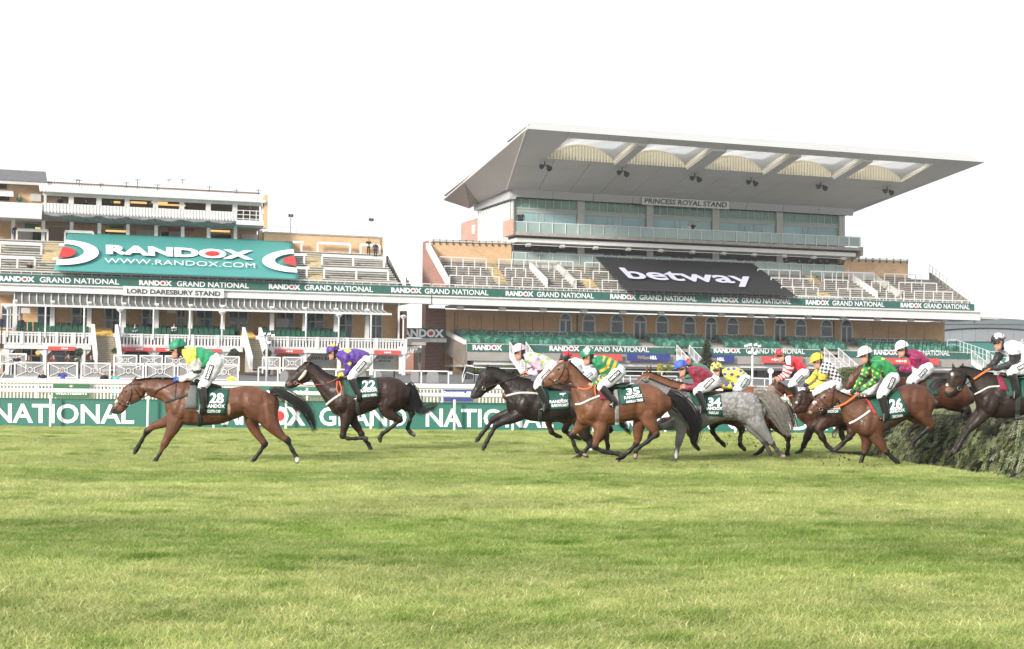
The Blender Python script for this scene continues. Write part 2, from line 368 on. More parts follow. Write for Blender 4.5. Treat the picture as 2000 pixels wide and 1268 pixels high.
# picket fence
PY = 62.0
pf = empty('picket_fence', (0, PY, 0), 'low white picket fence behind the outer rail', 'fence')
pk = MB().box(-.030, .030, -.01, .012, 0, 1.2).mesh('picket', WHITE)
xa, xb = at(-20, 760, PY).x, at(1700, 770, PY).x; n = int((xb-xa)/.15); rest = MB()
for i in range(n):
    x = xa+i*.15
    if i < 290:
        o = link('picket', pk, pf, loc=(x, 0, 0))
    else: rest.box(x-.03, x+.03, -.01, .012, 0, 1.2)
rest.build('picket_row', WHITE, pf, org=(0, 0, 0), kind='stuff')
MB().box(xa, xb, .015, .06, .25, .33).build('fence_rail', WHITE, pf, org=(0, 0, 0)); MB().box(xa, xb, .015, .06, 1.0, 1.08).build('fence_rail', WHITE, pf, org=(0, 0, 0))
def small_sign(x0, x1, yt, yb, Y, mats, words, label):
    a = at(x0, yt, Y); b = at(x1, yb, Y); r = empty('sign', ((a.x+b.x)/2, Y, 0), label, 'sign')
    MB().box(a.x, b.x, Y-.03, Y, b.z, a.z).build('sign_board', mats[0], r); m = MB()
    for (s, xa, xb, y, cap, bold) in words: letters_px(m, s, (xa, y), (xb, y), (0, -cap), lambda px, py: at(px, py, Y-.04), bold)
    return r, m
r, m = small_sign(104, 174, 745, 777, 61.8, [mat('forest_sign', (.02, .12, .045), .5, .05)], [('WEATHERBYS', 108, 170, 771.3, 4.6, .04)], 'dark green sign lettered WEATHERBYS on the picket fence')
for k in range(7):
    a = math.pi*(k+.5)/7; m.add([at(139-1.2*math.sin(a), 756.6, 61.76), at(139+1.2*math.sin(a), 756.6, 61.76), at(139-7*math.cos(a), 756-5*math.sin(a), 61.76)], [(0, 1, 2)])
m.build('lettering', PRINT, r)
r, m = small_sign(860, 924, 761, 784.5, 61.8, [NAVY], [('Postemps', 865, 907, 768.4, 4.4, .03)], 'blue sign on the picket fence left of the black horse nose'); m.box(0, 0, 0, 0, 0, 0)
a = at(911, 765, 61.7); bq = at(920, 768, 61.7); m.box(a.x, bq.x, 61.74, 61.76, bq.z, a.z); m.build('lettering', PRINT, r)
r, m = small_sign(478, 652, 754, 776, 61.5, [HOARD], [('RANDOX', 520, 600, 772, 9, .04)], 'green board behind the outer rail above the bay horse tail'); m.build('lettering', PRINT, r)

# ------------------------------------------------------------------ stands
LD = empty('grandstand', tuple(sO), 'long tan brick grandstand with white balconies and the LORD DARESBURY STAND board', 'grandstand', rz=SA)
PR = empty('grandstand', tuple(sO), 'tall grandstand with huge overhanging roof and the PRINCESS ROYAL STAND board', 'grandstand', rz=SA)
class SBd(MB):
    def px(s, xl, xr, yt, yb, d, th, mi=0):      # box by picture measures taken at its left end, on the plane d, th deep (backwards)
        a = S(xl, yt, d); b = S(xl, yb, d); u1 = S(xr, yt+(xr-xl)*.02, d).x
        return s.box(a.x, u1, d, d+th, b.z, a.z, mi)
    def poly(s, pts, d, th, mi=0):
        return s.slab([S(x, y, d) for x, y in pts], (0, th, 0), mi)
def P(name, m, par, xl, xr, yt, yb, d, th, **kw): return SBd().px(xl, xr, yt, yb, d, th).build(name, m, par, **kw)

# --- band of banners along both stands
def btop(x): return 534.3+.0314*x
def bbot(x): return 552+.0287*x
def bbase(x): return 549.2+.0292*x
runs = [(-2, 67.7, 77.5, 232.7), (271.7, 336, 345.5, 486), (525, 587, 594.6, 728.6), (764, 823.5, 829.5, 954), (987.6, 1042, 1048.5, 1159.8),
        (1191.7, 1242.4, 1249, 1360.4), (1390, 1443, 1448.6, 1545), (1573.6, 1619.8, 1625.6, 1727), (1759, 1792.6+8, 1804, 1894)]
where = ['at the left end above the white terrace roof', 'above the LORD DARESBURY STAND board', 'below the right half of the teal tarpaulin', 'across the gap between the two stands', 'below the left stairwell of the tall stand',
         'below the left edge of the black tarpaulin', 'below the right edge of the black tarpaulin', 'left of the right stairwell of the tall stand', 'at the right tip of the tall stand terrace']
edges = [-60]+[(runs[i][3]+runs[i+1][0])/2 for i in range(8)]+[1903]
for i, (a0, a1, g0, g1) in enumerate(runs):
    e0, e1 = edges[i]+.15, edges[i+1]-.15; c = S((e0+e1)/2, 570, -.1)
    r = empty('banner', tuple(sO+sU*c.x+sV*(-.1)+Vector((0, 0, c.z-.4))), 'green RANDOX GRAND NATIONAL banner '+where[i], 'banner', 'green banners along the front of the stands', rz=SA)
    org = (c.x, -.1, c.z-.4)
    SBd().poly([(e0, btop(e0)), (e0, bbot(e0)), (e1, bbot(e1)), (e1, btop(e1))], -.1, .04).build('banner_cloth', BAND, r, org=org)
    m = MB(); un = lambda x, y: S(x, y, -.125); un2 = lambda x, y: S(x, y, -.14); cap = 10.4-.0006*a0
    randox_px(m, (a0, bbase(a0)), (a1, bbase(a1)), (0, -cap), un, un2, .055)
    letters_px(m, 'GRAND NATIONAL', (g0, bbase(g0)), (g1, bbase(g1)), (0, -cap), un, .02)
    m.build('lettering', [PRINT, REDP], r, org=org)
# fascia, railing behind the banners
def fas(par, x0, x1):
    f = lambda x: 568.5+.0300*x
    SBd().poly([(x0, bbot(x0)-1), (x0, f(x0)-9), (x1, f(x1)-9), (x1, bbot(x1)-1)], 0, .5).build('fascia', WHITE2, par)
    SBd().poly([(x0, f(x0)-9), (x0, f(x0)), (x1, f(x1)), (x1, f(x1)-9)], -.25, .7).build('fascia', WHITE, par)
    SBd().poly([(x0, bbot(x0)+1), (x0, bbot(x0)+3.5), (x1, bbot(x1)+3.5), (x1, bbot(x1)+1)], -.2, .5).build('fascia_lip', WHITE, par)
    a = S(x0, btop(x0)-6, .1); b = S(x1, btop(x1)-6, .1)
    m = MB(); m.bar(a, b, .07, .09); m.bar(a-Vector((0, 0, .25)), b-Vector((0, 0, .25)), .03)
    L_ = (b-a).length; nn = int(L_/.9)
    for k in range(nn+1):
        p = a.lerp(b, k/nn); m.box(p.x-.025, p.x+.025, p.y-.02, p.y+.02, p.z-1.3, p.z)
    m.build('front_railing', WHITE, par)
fas(LD, -60, 842); fas(PR, 845, 1915)
# --- terrace slope
def terr(par, xl, xr, fpt, bpt, dF, dB, n, mstep, dark=None, extra=None):
    A_ = S(fpt[0], fpt[1], dF); B_ = S(bpt[0], bpt[1], dB); t = B_-Vector((A_.x, A_.y, A_.z)); t.x = 0
    nrm = Vector((0, -t.z, t.y)).normalized()
    u0, u1 = xl, xr
    for k in range(n):
        d0 = dF+(dB-dF)*k/n; z1 = A_.z+(B_.z-A_.z)*(k+1)/n
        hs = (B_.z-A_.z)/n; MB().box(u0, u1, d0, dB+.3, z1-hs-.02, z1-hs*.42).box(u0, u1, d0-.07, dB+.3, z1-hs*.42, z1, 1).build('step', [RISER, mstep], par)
    MB().box(u0, u1, dF, dB, A_.z-.9, A_.z-.02).build('terrace_slab', CONC, par)
    return A_, nrm
ldU0, ldU1 = S(-60, 540, 2).x, S(762, 520, 4).x
LT = terr(LD, ldU0, ldU1, (650, 554, ), (650, 493.5), .6, 8.2, 14, CONCM)
prU0, prU1 = S(866, 540, 3).x, S(1845, 560, 5).x
PT = terr(PR, prU0, prU1, (1000, 569), (1000, 516), .6, 8.2, 12, CONC)
def TL(T, x, y): return Spl(x, y, T[0], T[1])
# yellow aisles: painted treads standing just proud of the steps
def aisle(par, T, pts, n, m=YEL):     # pts: bottom-left, bottom-right, top-right, top-left in the picture
    bl, br, tr, tl = [TL(T, *q) for q in pts]; mb = MB(); dz = T[0].z
    for k in range(n):
        f = (k+.5)/n; a = bl.lerp(tl, f); b = br.lerp(tr, f); h = abs(tl.z-bl.z)/n; dd = abs(tl.y-bl.y)/n
        mb.box(a.x, b.x, a.y-dd/2-.02, a.y+dd/2, a.z-h*.9, a.z+.09)
    mb.build('yellow_aisle', m, par)
aisle(LD, LT, [(601, 549), (630, 551), (624, 497), (598, 495)], 14)
aisle(LD, LT, [(74, 534), (103, 535), (127, 476), (90, 474)], 14)
aisle(LD, LT, [(-20, 532), (-5, 532), (12, 474), (-2, 473)], 14)
aisle(PR, PT, [(972, 563), (996, 564), (964, 512), (945, 512)], 12)
aisle(PR, PT, [(1145, 566), (1168, 566), (1138, 525), (1120, 523)], 9)
aisle(PR, PT, [(1596, 580), (1619, 580), (1590, 540), (1570, 538)], 9)
aisle(PR, PT, [(1750, 584), (1776, 584), (1704, 541), (1685, 540)], 10)
# worn dark timber parts of the terrace
def patch(par, T, pts, n, m, nm='worn_tread'): aisle(par, T, pts, n, m)
for a_, b_, c_, d_ in [((882, 561), (968, 563), (936, 512), (866, 510))]:
    mm = MB()
    bl, br, tr, tl = [TL(PT, *q) for q in (a_, b_, c_, d_)]
    for k in range(12):
        f = (k+.5)/12; p = bl.lerp(tl, f); q = br.lerp(tr, f); mm.box(p.x, q.x, p.y-.3, p.y+.2, p.z-.25, p.z+.06)
    mm.build('worn_treads', CONCD, PR)
mm = MB(); bl, br, tr, tl = [TL(PT, *q) for q in ((1800, 586), (1880, 588), (1768, 540), (1712, 540))]
for k in range(12):
    f = (k+.5)/12; p = bl.lerp(tl, f); q = br.lerp(tr, f); mm.box(p.x, q.x, p.y-.3, p.y+.2, p.z-.25, p.z+.06)
mm.build('worn_treads', CONCD, PR)
# crush barriers
def barriers(par, T, rows, m, w=.09, sp=None, hh=1.15, square=False):
    for (x0, x1, y0, y1, posts) in rows:
        ht = hh; mb = MB()
        a = TL(T, x0, y0+22); b = TL(T, x1, y1+22)
        a.y = max(a.y, .55); b.y = max(b.y, .55); qa = S(x0, y0, a.y); qb = S(x1, y1, b.y); a.x, b.x = qa.x, qb.x; za, zb = qa.z, qb.z
        A0 = Vector((a.x, a.y, za)); B0 = Vector((b.x, b.y, zb))
        mb.bar(A0, B0, w, w*1.3 if not square else w*1.6)
        ps = [i/(posts-1) for i in range(posts)] if posts > 1 else [.8]
        for f in ps:
            p = A0.lerp(B0, f); mb.box(p.x-w/2, p.x+w/2, p.y-w/2, p.y+w/2, p.z-ht, p.z-.01)
        mb.build('crush_barrier', m, par)
barriers(LD, LT, [(572, 593, 473, 473.5, 1), (620.5, 684, 474.5, 477.5, 2), (704.5, 742, 478, 480, 2), (575, 599, 497.5, 498, 1), (629, 750, 499, 505, 3), (579.5, 604, 523.3, 524, 1), (633, 758, 525, 529.5, 3),
                  (33, 93, 449, 451, 2), (0, 81, 474, 477.5, 2), (0, 68, 501.5, 504, 3), (115, 126, 478, 478.6, 1), (103, 114, 505, 505.5, 1), (127, 182, 452, 454, 2)], WHITE, .17, hh=1.0, square=True)
def z3(x): return 820+x/4.762
def y3(y): return 460+y/4.762
def z4(x): return 1200+x/5
def y4(y): return 470+y/5
def z5(x): return 1560+x/4.545
def y5(y): return 480+y/4.545
rows = []
for a, b, c, d, k in [(185, 618, 198, 215, 5), (735, 1425, 220, 245, 7), (230, 675, 285, 298, 5), (795, 985, 303, 308, 3), (1250, 1500, 320, 328, 3), (1612, 1755, 332, 338, 2), (280, 738, 370, 385, 5), (858, 1050, 390, 397, 3), (1325, 1582, 405, 413, 3), (1697, 1840, 415, 422, 2), (1535, 1670, 250, 255, 2),
                      (330, 800, 462, 475, 4), (925, 1150, 480, 486, 2), (1385, 1665, 492, 500, 3), (1785, 2000, 506, 512, 2)]: rows.append((z3(a), z3(b), y3(c), y3(d), k))
for a, b, c, d, k in [(1400, 1815, 280, 295, 5), (1530, 1945, 363, 375, 5), (1630, 1990, 450, 460, 4), (1920, 2290, 298, 310, 4)]: rows.append((z4(a), z4(b), y4(c), y4(d), k))
for a, b, c, d, k in [(110, 670, 228, 243, 7), (760, 1035, 250, 257, 4), (228, 437, 300, 308, 3), (648, 800, 317, 322, 3), (890, 1225, 325, 335, 4), (350, 563, 380, 385, 3), (778, 935, 395, 400, 3), (1027, 1365, 402, 412, 5), (0, 380, 452, 462, 3), (480, 720, 462, 470, 2), (930, 1080, 476, 480, 2), (1170, 1450, 483, 492, 3), (1035, 1090, 257, 262, 2)]: rows.append((z5(a), z5(b), y5(c), y5(d), k))
barriers(PR, PT, rows, WHITE, .085, hh=1.25)
# glass balustrade above the terrace
def glassrail(par, x0, x1, yt0, yt1, h, d, n, gl=GLASSP):
    a = S(x0, yt0, d); b = S(x1, yt1, d)
    for k in range(n):
        p = a.lerp(b, (k+.04)/n); q = a.lerp(b, (k+.96)/n)
        MB().slab([(p.x, d, p.z-.06), (p.x, d, p.z-h), (q.x, d, q.z-h), (q.x, d, q.z-.06)], (0, .03, 0)).build('glass_panel', gl, par)
    m = MB(); m.bar(a, b, .06, .08)
    for k in range(n+1):
        p = a.lerp(b, k/n); m.box(p.x-.035, p.x+.035, d-.1, d-.02, p.z-h-.1, p.z)
    m.build('handrail', WHITE, par)
glassrail(PR, 1000.5, 1656, 492.3, 519.5, 1.25, 8.3, 27)
glassrail(PR, 1003, 1680, 432.5, 463.5, 1.15, 6.2, 29)
# --- wings, box block, windows of the tall stand
def side_wall(name, m, par, pts_front, du):      # polygon in (d,z) at one u, thickness du
    pass
WZ = SBd()
SBd().poly([(847.5, 471.5), (847.5, 530), (999, 530), (999, 476)], 8.25, 1.2).build('wing_wall', TAN, PR)
SBd().poly([(1649, 506), (1649, 545), (1773.5, 551), (1773.5, 511)], 8.25, 1.2).build('wing_wall', TAN, PR)
SBd().poly([(846, 469.5), (846, 471.7), (999, 476.2), (999, 474)], 8.1, 1.5).build('coping', GREYW, PR)
SBd().poly([(1649, 504), (1649, 506.2), (1775, 511.2), (1775, 509)], 8.1, 1.5).build('coping', GREYW, PR)
m = MB(); a = S(846, 468.3, 8.2); b = S(999, 473, 8.2); m.bar(a, b, .04)
for k in range(13): p = a.lerp(b, k/12); m.box(p.x-.03, p.x+.03, 8.1, 8.3, p.z-.5, p.z+.05)
a = S(1650, 502.5, 8.2); b = S(1772, 507.5, 8.2); m.bar(a, b, .04)
for k in range(10): p = a.lerp(b, k/9); m.box(p.x-.03, p.x+.03, 8.1, 8.3, p.z-.5, p.z+.05)
m.build('wire_guard', METAL, PR)
# left flank: red brick side wall with the stepped white string
uL = S(866, 540, 3).x-.05
zt = S(847.5, 489, 8).z; zf = S(884, 560, .6).z; zbot = -1
MB().slab([(uL, 8.2, zbot), (uL, 8.2, zt+.2), (uL, .7, zf+.1), (uL, .7, zf-1.6), (uL, 8.0, zf-1.6), (uL, 8.0, zbot)][::-1], (-.35, 0, 0)).build('side_wall', REDB, PR)
MB().box(uL-.35, uL, 8.2, 9.4, zbot, S(847, 471.5, 8.2).z).build('side_wall', REDB, PR)
m = MB(); m.slab([(uL+.05, 8.0, zt+.15), (uL+.05, 8.0, zt+.75), (uL+.05, .7, zf+.75), (uL+.05, .7, zf+.15)], (-.45, 0, 0)); m.build('stair_string', WHITE, PR)
m = MB()
for k in range(14):
    f = (k+.5)/14; m.box(uL+.05, uL+.12, 8-7.3*f-.2, 8-7.3*f+.12, zt+(zf-zt)*f-.05, zt+(zf-zt)*f+.2)
m.build('string_teeth', WHITE2, PR)
# right end railing
uR = prU1+.1
zt2 = S(1776, 531, 8.2).z; zf2 = S(1886, 590, .6).z
m = MB(); m.bar((uR, 8.2, zt2+1.0), (uR, .6, zf2+.9), .05); m.bar((uR, 8.2, zt2+.5), (uR, .6, zf2+.45), .03)
for k in range(12): f = k/11; m.box(uR-.03, uR+.03, 8.2-7.6*f-.03, 8.2-7.6*f+.03, zt2+(zf2-zt2)*f-.2, zt2+1+(zf2-.1-zt2)*f)
m.build('end_railing', GREYW, PR)
MB().slab([(uR, 8.2, zt2), (uR, .6, zf2), (uR, .6, zf2-1.3), (uR, 8.2, zf2-1.3)], (.3, 0, 0)).build('end_wall', CONCD, PR)
# stair openings in the terrace
for (xl, xr, yt, yb, tag_) in [(1033, 1078, 527, 565, 0), (1661, 1698, 549, 587, 1)]:
    a = TL(PT, xl, yt); b = TL(PT, xr+30, yb-2); w_ = 3.3
    u0 = a.x; u1 = u0+w_; d1 = a.y; d0 = 1.6; z1 = a.z
    zf_ = TL(PT, xl, yb).z
    MB().box(u0, u1, d1, d1+.25, zf_-1.5, z1+.15).build('stairwell_wall', CONC, PR)
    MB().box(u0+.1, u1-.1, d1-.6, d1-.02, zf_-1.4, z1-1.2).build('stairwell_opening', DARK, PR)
    for uu in (u0, u1):
        MB().slab([(uu, d1, z1+.9), (uu, d0, zf_+1.2), (uu, d0, zf_-.1), (uu, d1, z1-.3)], (.22, 0, 0)).build('stairwell_side', WHITE if uu == u0 else GREYW, PR)
    MB().box(u0+.22, u1, d1-.1, d1, z1+.2, z1+1.0).build('stairwell_rail', GREYW, PR)
    MB().box(u0+1.9, u0+2.6, d1-.75, d1-.62, z1-2.0, z1-1.5).build('wall_lamp', LAMPY, PR)
# box block
colx = [(989.5, 1003), (1127.8, 1141), (1262.5, 1275), (1391, 1404), (1516, 1528), (1638, 1649)]
D9 = 9.0
uB0 = S(1000.5, 420, D9).x; uB1 = S(1649, 440, D9).x
zF1 = S(1003, 385.5, D9).z; zFl = S(1003, 450, D9).z; zLow = S(1003, 515, D9).z; zT = S(1003, 370.5, D9).z
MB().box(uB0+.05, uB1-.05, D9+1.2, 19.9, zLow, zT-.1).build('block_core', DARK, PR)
for (a, b) in colx:
    ua = S(a, 420, D9).x if a > 995 else uB0; ub = S(b, 420, D9).x
    MB().box(max(ua, uB0), ub, D9-.15, D9+.6, zLow, zF1).build('column', GREYW, PR)
for i in range(5):
    u0 = S(colx[i][1], 420, D9).x; u1 = S(colx[i+1][0], 420, D9).x; wdt = u1-u0
    H = zF1-zFl
    w = node('window', PR)
    m = MB()
    for k in range(9): x = u0+wdt*k/8; m.box(x-.05, x+.05, D9+.12, D9+.22, zF1-H*.29, zF1)
    m.box(u0, u1, D9+.1, D9+.24, zF1-H*.33, zF1-H*.29); m.box(u0, u1, D9+.1, D9+.24, zF1-H*.44, zF1-H*.40)
    for k in (3, 3.75, 5): x = u0+wdt*k/8; m.box(x-.06, x+.06, D9+.12, D9+.22, zFl, zF1-H*.44)
    m.box(u0, u1, D9+.1, D9+.24, zFl, zFl+.1); m.build('window_frame', FRAMEG, w)
    for k in range(8): x = u0+wdt*k/8; MB().box(x+.05, x+wdt/8-.05, D9+.16, D9+.2, zF1-H*.29, zF1).build('pane', GLASSG, w)
    for a, b in ((0, 3), (3, 3.75), (3.75, 5), (5, 8)): MB().box(u0+wdt*a/8+.06, u0+wdt*b/8-.06, D9+.16, D9+.2, zFl+.1, zF1-H*.44).build('pane', GLASST, w)
    MB().box(u0, u1, D9+.15, D9+.19, zF1-H*.40, zF1-H*.33).build('vent_strip', GLASSP, w)
    w2 = node('window', PR)
    zA = S(1003, 463, D9).z; zB = S(1003, 513, D9).z; hh = zA-zB
    m = MB(); m.box(u0, u1, D9+.1, D9+.24, zA-hh*.36, zA-hh*.30)
    for k in (0, 2.5, 3.6, 4.6, 5.5, 8): x = u0+wdt*k/8; m.box(x-.06, x+.06, D9+.12, D9+.22, zB, zA)
    m.build('window_frame', FRAMEG, w2)
    for a, b in ((0, 2.5), (2.5, 3.6), (3.6, 4.6), (4.6, 5.5), (5.5, 8)): MB().box(u0+wdt*a/8+.06, u0+wdt*b/8-.06, D9+.16, D9+.2, zB, zA-hh*.36).build('pane', GLASST if b-a > 2 else GLASS, w2)
    for k in (.5, 1.3, 2.1, 6.0, 6.8, 7.5): MB().box(u0+wdt*(k-.28)/8, u0+wdt*(k+.28)/8, D9+.08, D9+.16, zA-hh*.28, zA-hh*.16).build('vent', DARK, w2)
    MB().box(u0, u1, D9+.14, D9+.2, zA-hh*.30, zA).build('vent_panel', GREYW, w2)
# side glass wall facing left, brick stair tower behind
zs = zLow
for k in range(11):
    d0 = D9+.6+k*1.0; MB().box(uB0-.05, uB0, d0, d0+.9, zs, zF1-.4).build('side_pane', GLASSW, PR)
m = MB()
for k in range(12): m.box(uB0-.14, uB0-.05, D9+.5+k*1.0, D9+.6+k*1.0, zs, zF1-.3)
m.build('side_mullions', GREYW, PR)
MB().box(uB0-.5, uB0+.2, D9-.6, 21, zF1-.25, zT).build('side_fascia', ROOFW, PR)
MB().box(uB0-.1, uB0+3, 20.6, 27, zs-2, S(938, 425, 20).z).build('stair_tower', brick_mat('pink_brick', (.50, .26, .19), (.42, .21, .15), (.5, .4, .34)), PR)
MB().box(uB0-.16, uB0-.1, 21.6, 22.6, S(930, 455, 21).z, S(930, 438, 21).z).build('tower_window', GLASSW, PR)
# upper fascia with sign
fa = SBd()
n = 9
for k in range(n):
    a = uB0-.3+(uB1+1.2-uB0)*k/n; b = uB0-.3+(uB1+1.2-uB0)*(k+1)/n-.06
    MB().slab([(a, D9-.6, zF1-.02), (b, D9-.6, zF1-.02), (b, D9-.9, zT), (a, D9-.9, zT)], (0, .3, 0)).build('fascia_panel', GREYW if False else ROOFW, PR)
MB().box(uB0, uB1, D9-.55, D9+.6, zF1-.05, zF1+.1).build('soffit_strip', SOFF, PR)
# sign board of the tall stand
ps = empty('sign', tuple(sO+sU*S(1340, 395, D9-1).x+sV*(D9-1)+Vector((0, 0, S(1340, 405, D9-1).z))), 'white name board lettered PRINCESS ROYAL STAND under the big roof', 'sign', rz=SA)
og = (S(1340, 395, D9-1).x, D9-1, S(1340, 405, D9-1).z)
SBd().poly([(1254, 384.5), (1254, 399.5), (1424, 409), (1424, 394)], D9-1, .08).build('sign_board', WHITE, ps, org=og)
m = MB(); letters_px(m, 'PRINCESS ROYAL STAND', (1258.5, 396.8), (1419, 405.5), (1.6, -9.8), lambda x, y: S(x, y, D9-1.03), .025); m.build('lettering', CHAR, ps, org=og)
# balcony slab and lower gallery
zSl = S(1003, 452.5, 6.2).z; uS1 = S(1681, 480, 6.2).x; uS0 = S(1003, 455, 6.2).x
MB().box(uS0, uS1, 6.1, D9+.4, zSl-.35, zSl).build('balcony_slab', CONC, PR)
MB().box(uS0+.5, uS1-.4, 6.6, D9, zSl-1.05, zSl-.6).build('blind_box', WHITE, PR)
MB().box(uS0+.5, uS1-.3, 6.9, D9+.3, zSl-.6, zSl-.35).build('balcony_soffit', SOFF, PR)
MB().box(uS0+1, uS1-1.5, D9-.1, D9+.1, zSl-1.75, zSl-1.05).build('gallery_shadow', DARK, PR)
MB().box(uS0-.15, uS0, 6.0, D9+.3, zSl-.35, zSl+1.4).build('balcony_end', brick_mat('pink_brick2', (.50, .26, .19), (.42, .21, .15), (.5, .4, .34)), PR)
MB().slab([(uS1, 6.1, zSl-.9), (uS1, D9, zSl-1.4), (uS1, D9, zSl+.1), (uS1, 6.1, zSl+.1)], (.3, 0, 0)).build('balcony_end', CONC, PR)
for k in range(11):
    u = uS0+2+k*(uS1-uS0-4)/10; MB().box(u-.25, u+.25, 6.7, 7.2, zSl-1.5, zSl-1.15).build('floodlight', GREYW, PR)
MB().bar((uS0, 6.6, zSl-1.35), (uS1-2, 6.6, zSl-1.35), .06).build('conduit', WHITE, PR)
# concourse floor behind the glass rail
MB().box(uB0-8, uB1+7, 8.2, D9+.6, zLow-.4, S(1003, 513, 8.3).z-.02).build('concourse_floor', CONC, PR)
# --- great roof
dFr, dBk = -9.0, 22.0
FL = S(1029, 252, dFr); FR = S(1923, 317.5, dFr); BL = S(866, 391, dBk)
XL = S(990, 370.5, D9-.6); XR = S(1661, 407.5, D9-.6); XLb = S(937, 403, 19.5)
XR.z = XL.z
BR = Vector((FR.x, dBk, BL.z)); XRb = Vector((XR.x, 19.5, XLb.z))
roofroot = node('roof', PR)
# main soffit as strips around five skylights
def onroof(s, t):
    a = FL.lerp(FR, s); b = XL.lerp(XR, s); return a.lerp(b, t)
def roof_st(px, py):
    n_ = (FR-FL).cross(XL-FL).normalized(); p = Spl(px, py, FL, n_); t = (p.y-FL.y)/(XL.y-FL.y)
    a = FL.lerp(XL, t); b = FR.lerp(XR, t); return (p.x-a.x)/(b.x-a.x), t, p
bays = [((1105.8, 269.5), (1243, 279), (1067, 312), (1205, 317.6)), ((1264, 281), (1386, 289), (1217, 319.5), (1348, 327)), ((1418, 292.5), (1547, 301), (1370, 328.5), (1490, 337)), ((1563.5, 303), (1688, 311), (1508, 340), (1625, 347.5)), ((1703, 313), (1826, 320.5), (1644.5, 349), (1758.5, 356.5))]
B2 = []; tt = []
for a, b, c, d in bays:
    q = [roof_st(*k) for k in (a, b, c, d)]; tt += [(q[0][1]+q[1][1])/2, (q[2][1]+q[3][1])/2]
    B2.append(((q[0][2].x+q[2][2].x)/2, (q[1][2].x+q[3][2].x)/2))
t1 = sum(tt[0::2])/5; t2 = sum(tt[1::2])/5
def rp(u, t):        # point of the main soffit plane at u and depth parameter t
    zf_u = FL.z+(FR.z-FL.z)*(u-FL.x)/(FR.x-FL.x); return Vector((u, FL.y+(XL.y-FL.y)*t, zf_u+(XL.z-zf_u)*t))
def uLt(t): return FL.x+(XL.x-FL.x)*t
def uRt(t): return FR.x+(XR.x-FR.x)*t
th = Vector((0, 0, .35)); seam = MB()
def panel(p): MB().slab([tuple(q) for q in p], th).build('soffit_panel', ROOFU, roofroot)
nS = 12
for k in range(nS):     # front strip and rear strip in panels
    f0 = k/nS; f1 = (k+1)/nS; e = .0012
    g = lambda f, t: rp(uLt(t)+(uRt(t)-uLt(t))*f, t)
    panel([g(f0, 0), g(f1-e, 0), g(f1-e, t1), g(f0, t1)])
    for j in range(4):
        ta = t2+(1-t2)*j/4; tb = t2+(1-t2)*(j+1)/4-.004
        panel([g(f0, ta), g(f1-e, ta), g(f1-e, tb), g(f0, tb)])
gaps = [(None, B2[0][0])]+[(B2[i][1], B2[i+1][0]) for i in range(4)]+[(B2[4][1], None)]
for a, b in gaps:
    A0 = a if a is not None else None
    p = [rp(uLt(t1) if a is None else a, t1), rp(uRt(t1) if b is None else b, t1), rp(uRt(t2) if b is None else b, t2), rp(uLt(t2) if a is None else a, t2)]
    panel(p)
    if a is not None and b is not None:
        MB().slab([rp(a, t1)+Vector((0, 0, -.25)), rp(b, t1)+Vector((0, 0, -.25)), rp(b, t2)+Vector((0, 0, -.25)), rp(a, t2)+Vector((0, 0, -.25))], (0, 0, .24)).build('roof_beam', ROOFU, roofroot)
for (u0, u1) in B2:     # barrel vaulted skylights with ribbed cream end walls
    nn = 44; rise = 1.5
    arc = lambda k, t: rp(u0+(u1-u0)*k/nn, t)+Vector((0, 0, .12+(.15+1.5*(t-t1)/(t2-t1))*max(math.sin(math.pi*k/nn), 0)**.75))
    sk = node('skylight', roofroot)
    m = MB()
    rows_ = 14
    for j in range(rows_):
        ta = t1+(t2-t1)*j/rows_; tb = t1+(t2-t1)*(j+.72)/rows_; tc = t1+(t2-t1)*(j+1)/rows_
        for k in range(nn):
            m.add([arc(k, ta), arc(k+1, ta), arc(k+1, tb), arc(k, tb)], [(0, 1, 2, 3)])
            m.add([arc(k, tb)+Vector((0, 0, .1)), arc(k+1, tb)+Vector((0, 0, .1)), arc(k+1, tc)+Vector((0, 0, .1)), arc(k, tc)+Vector((0, 0, .1))], [(0, 1, 2, 3)])
    m.build('vault_sheet', SKYL, sk)
    m = MB()
    for k in range(nn):
        o_ = Vector((0, -.12 if k % 2 else 0, 0)); a = rp(u0+(u1-u0)*k/nn, t2); b = rp(u0+(u1-u0)*(k+1)/nn, t2)
        m.slab([a+o_, b+o_, arc(k+1, t2)+o_, arc(k, t2)+o_], (0, .1, 0))
    m.build('ribbed_wall', CREAM, sk)
    for uu in (u0, u1):
        MB().slab([rp(uu, t1), rp(uu, t2), rp(uu, t2)+Vector((0, 0, .45)), rp(uu, t1)+Vector((0, 0, .45))], (.05 if uu == u0 else -.05, 0, 0)).build('kerb', CREAM, sk)
# flanks
E1 = FL.lerp(BL, .0)
P1 = FL.lerp(BL, .72)
MB().slab([FL, P1, XLb+Vector((0, 0, .3)), XL], (0, 0, .2)).build('roof_flank', FLANK, roofroot)
MB().slab([P1, BL, XLb+Vector((-.6, 2.0, -.1)), ], (0, 0, .2)).build('roof_flank', mat('roof_tip', (.47, .40, .375), .5, .03), roofroot)
m = MB()
q0, q1, q2 = P1, XLb+Vector((-.6, 2.0, -.1)), XLb+Vector((0, 0, .32))
for k in range(10):
    f0, f1 = k/10, (k+.6)/10; m.slab([q0.lerp(q2, f0), q1.lerp(q2, f0), q1.lerp(q2, f1), q0.lerp(q2, f1)], (0, 0, .12))
m.build('ribbed_recess', mat('rib', (.42, .37, .32), .6), roofroot)
MB().slab([q0, q1, q2], (0, 0, .3)).build('recess_lining', mat('rib_dark', (.25, .21, .18), .6), roofroot) if False else None
MB().slab([q0+Vector((0, 0, .13)), q1+Vector((0, 0, .13)), q2+Vector((0, 0, .13))], (0, 0, .1)).build('recess_lining', SOFF, roofroot)
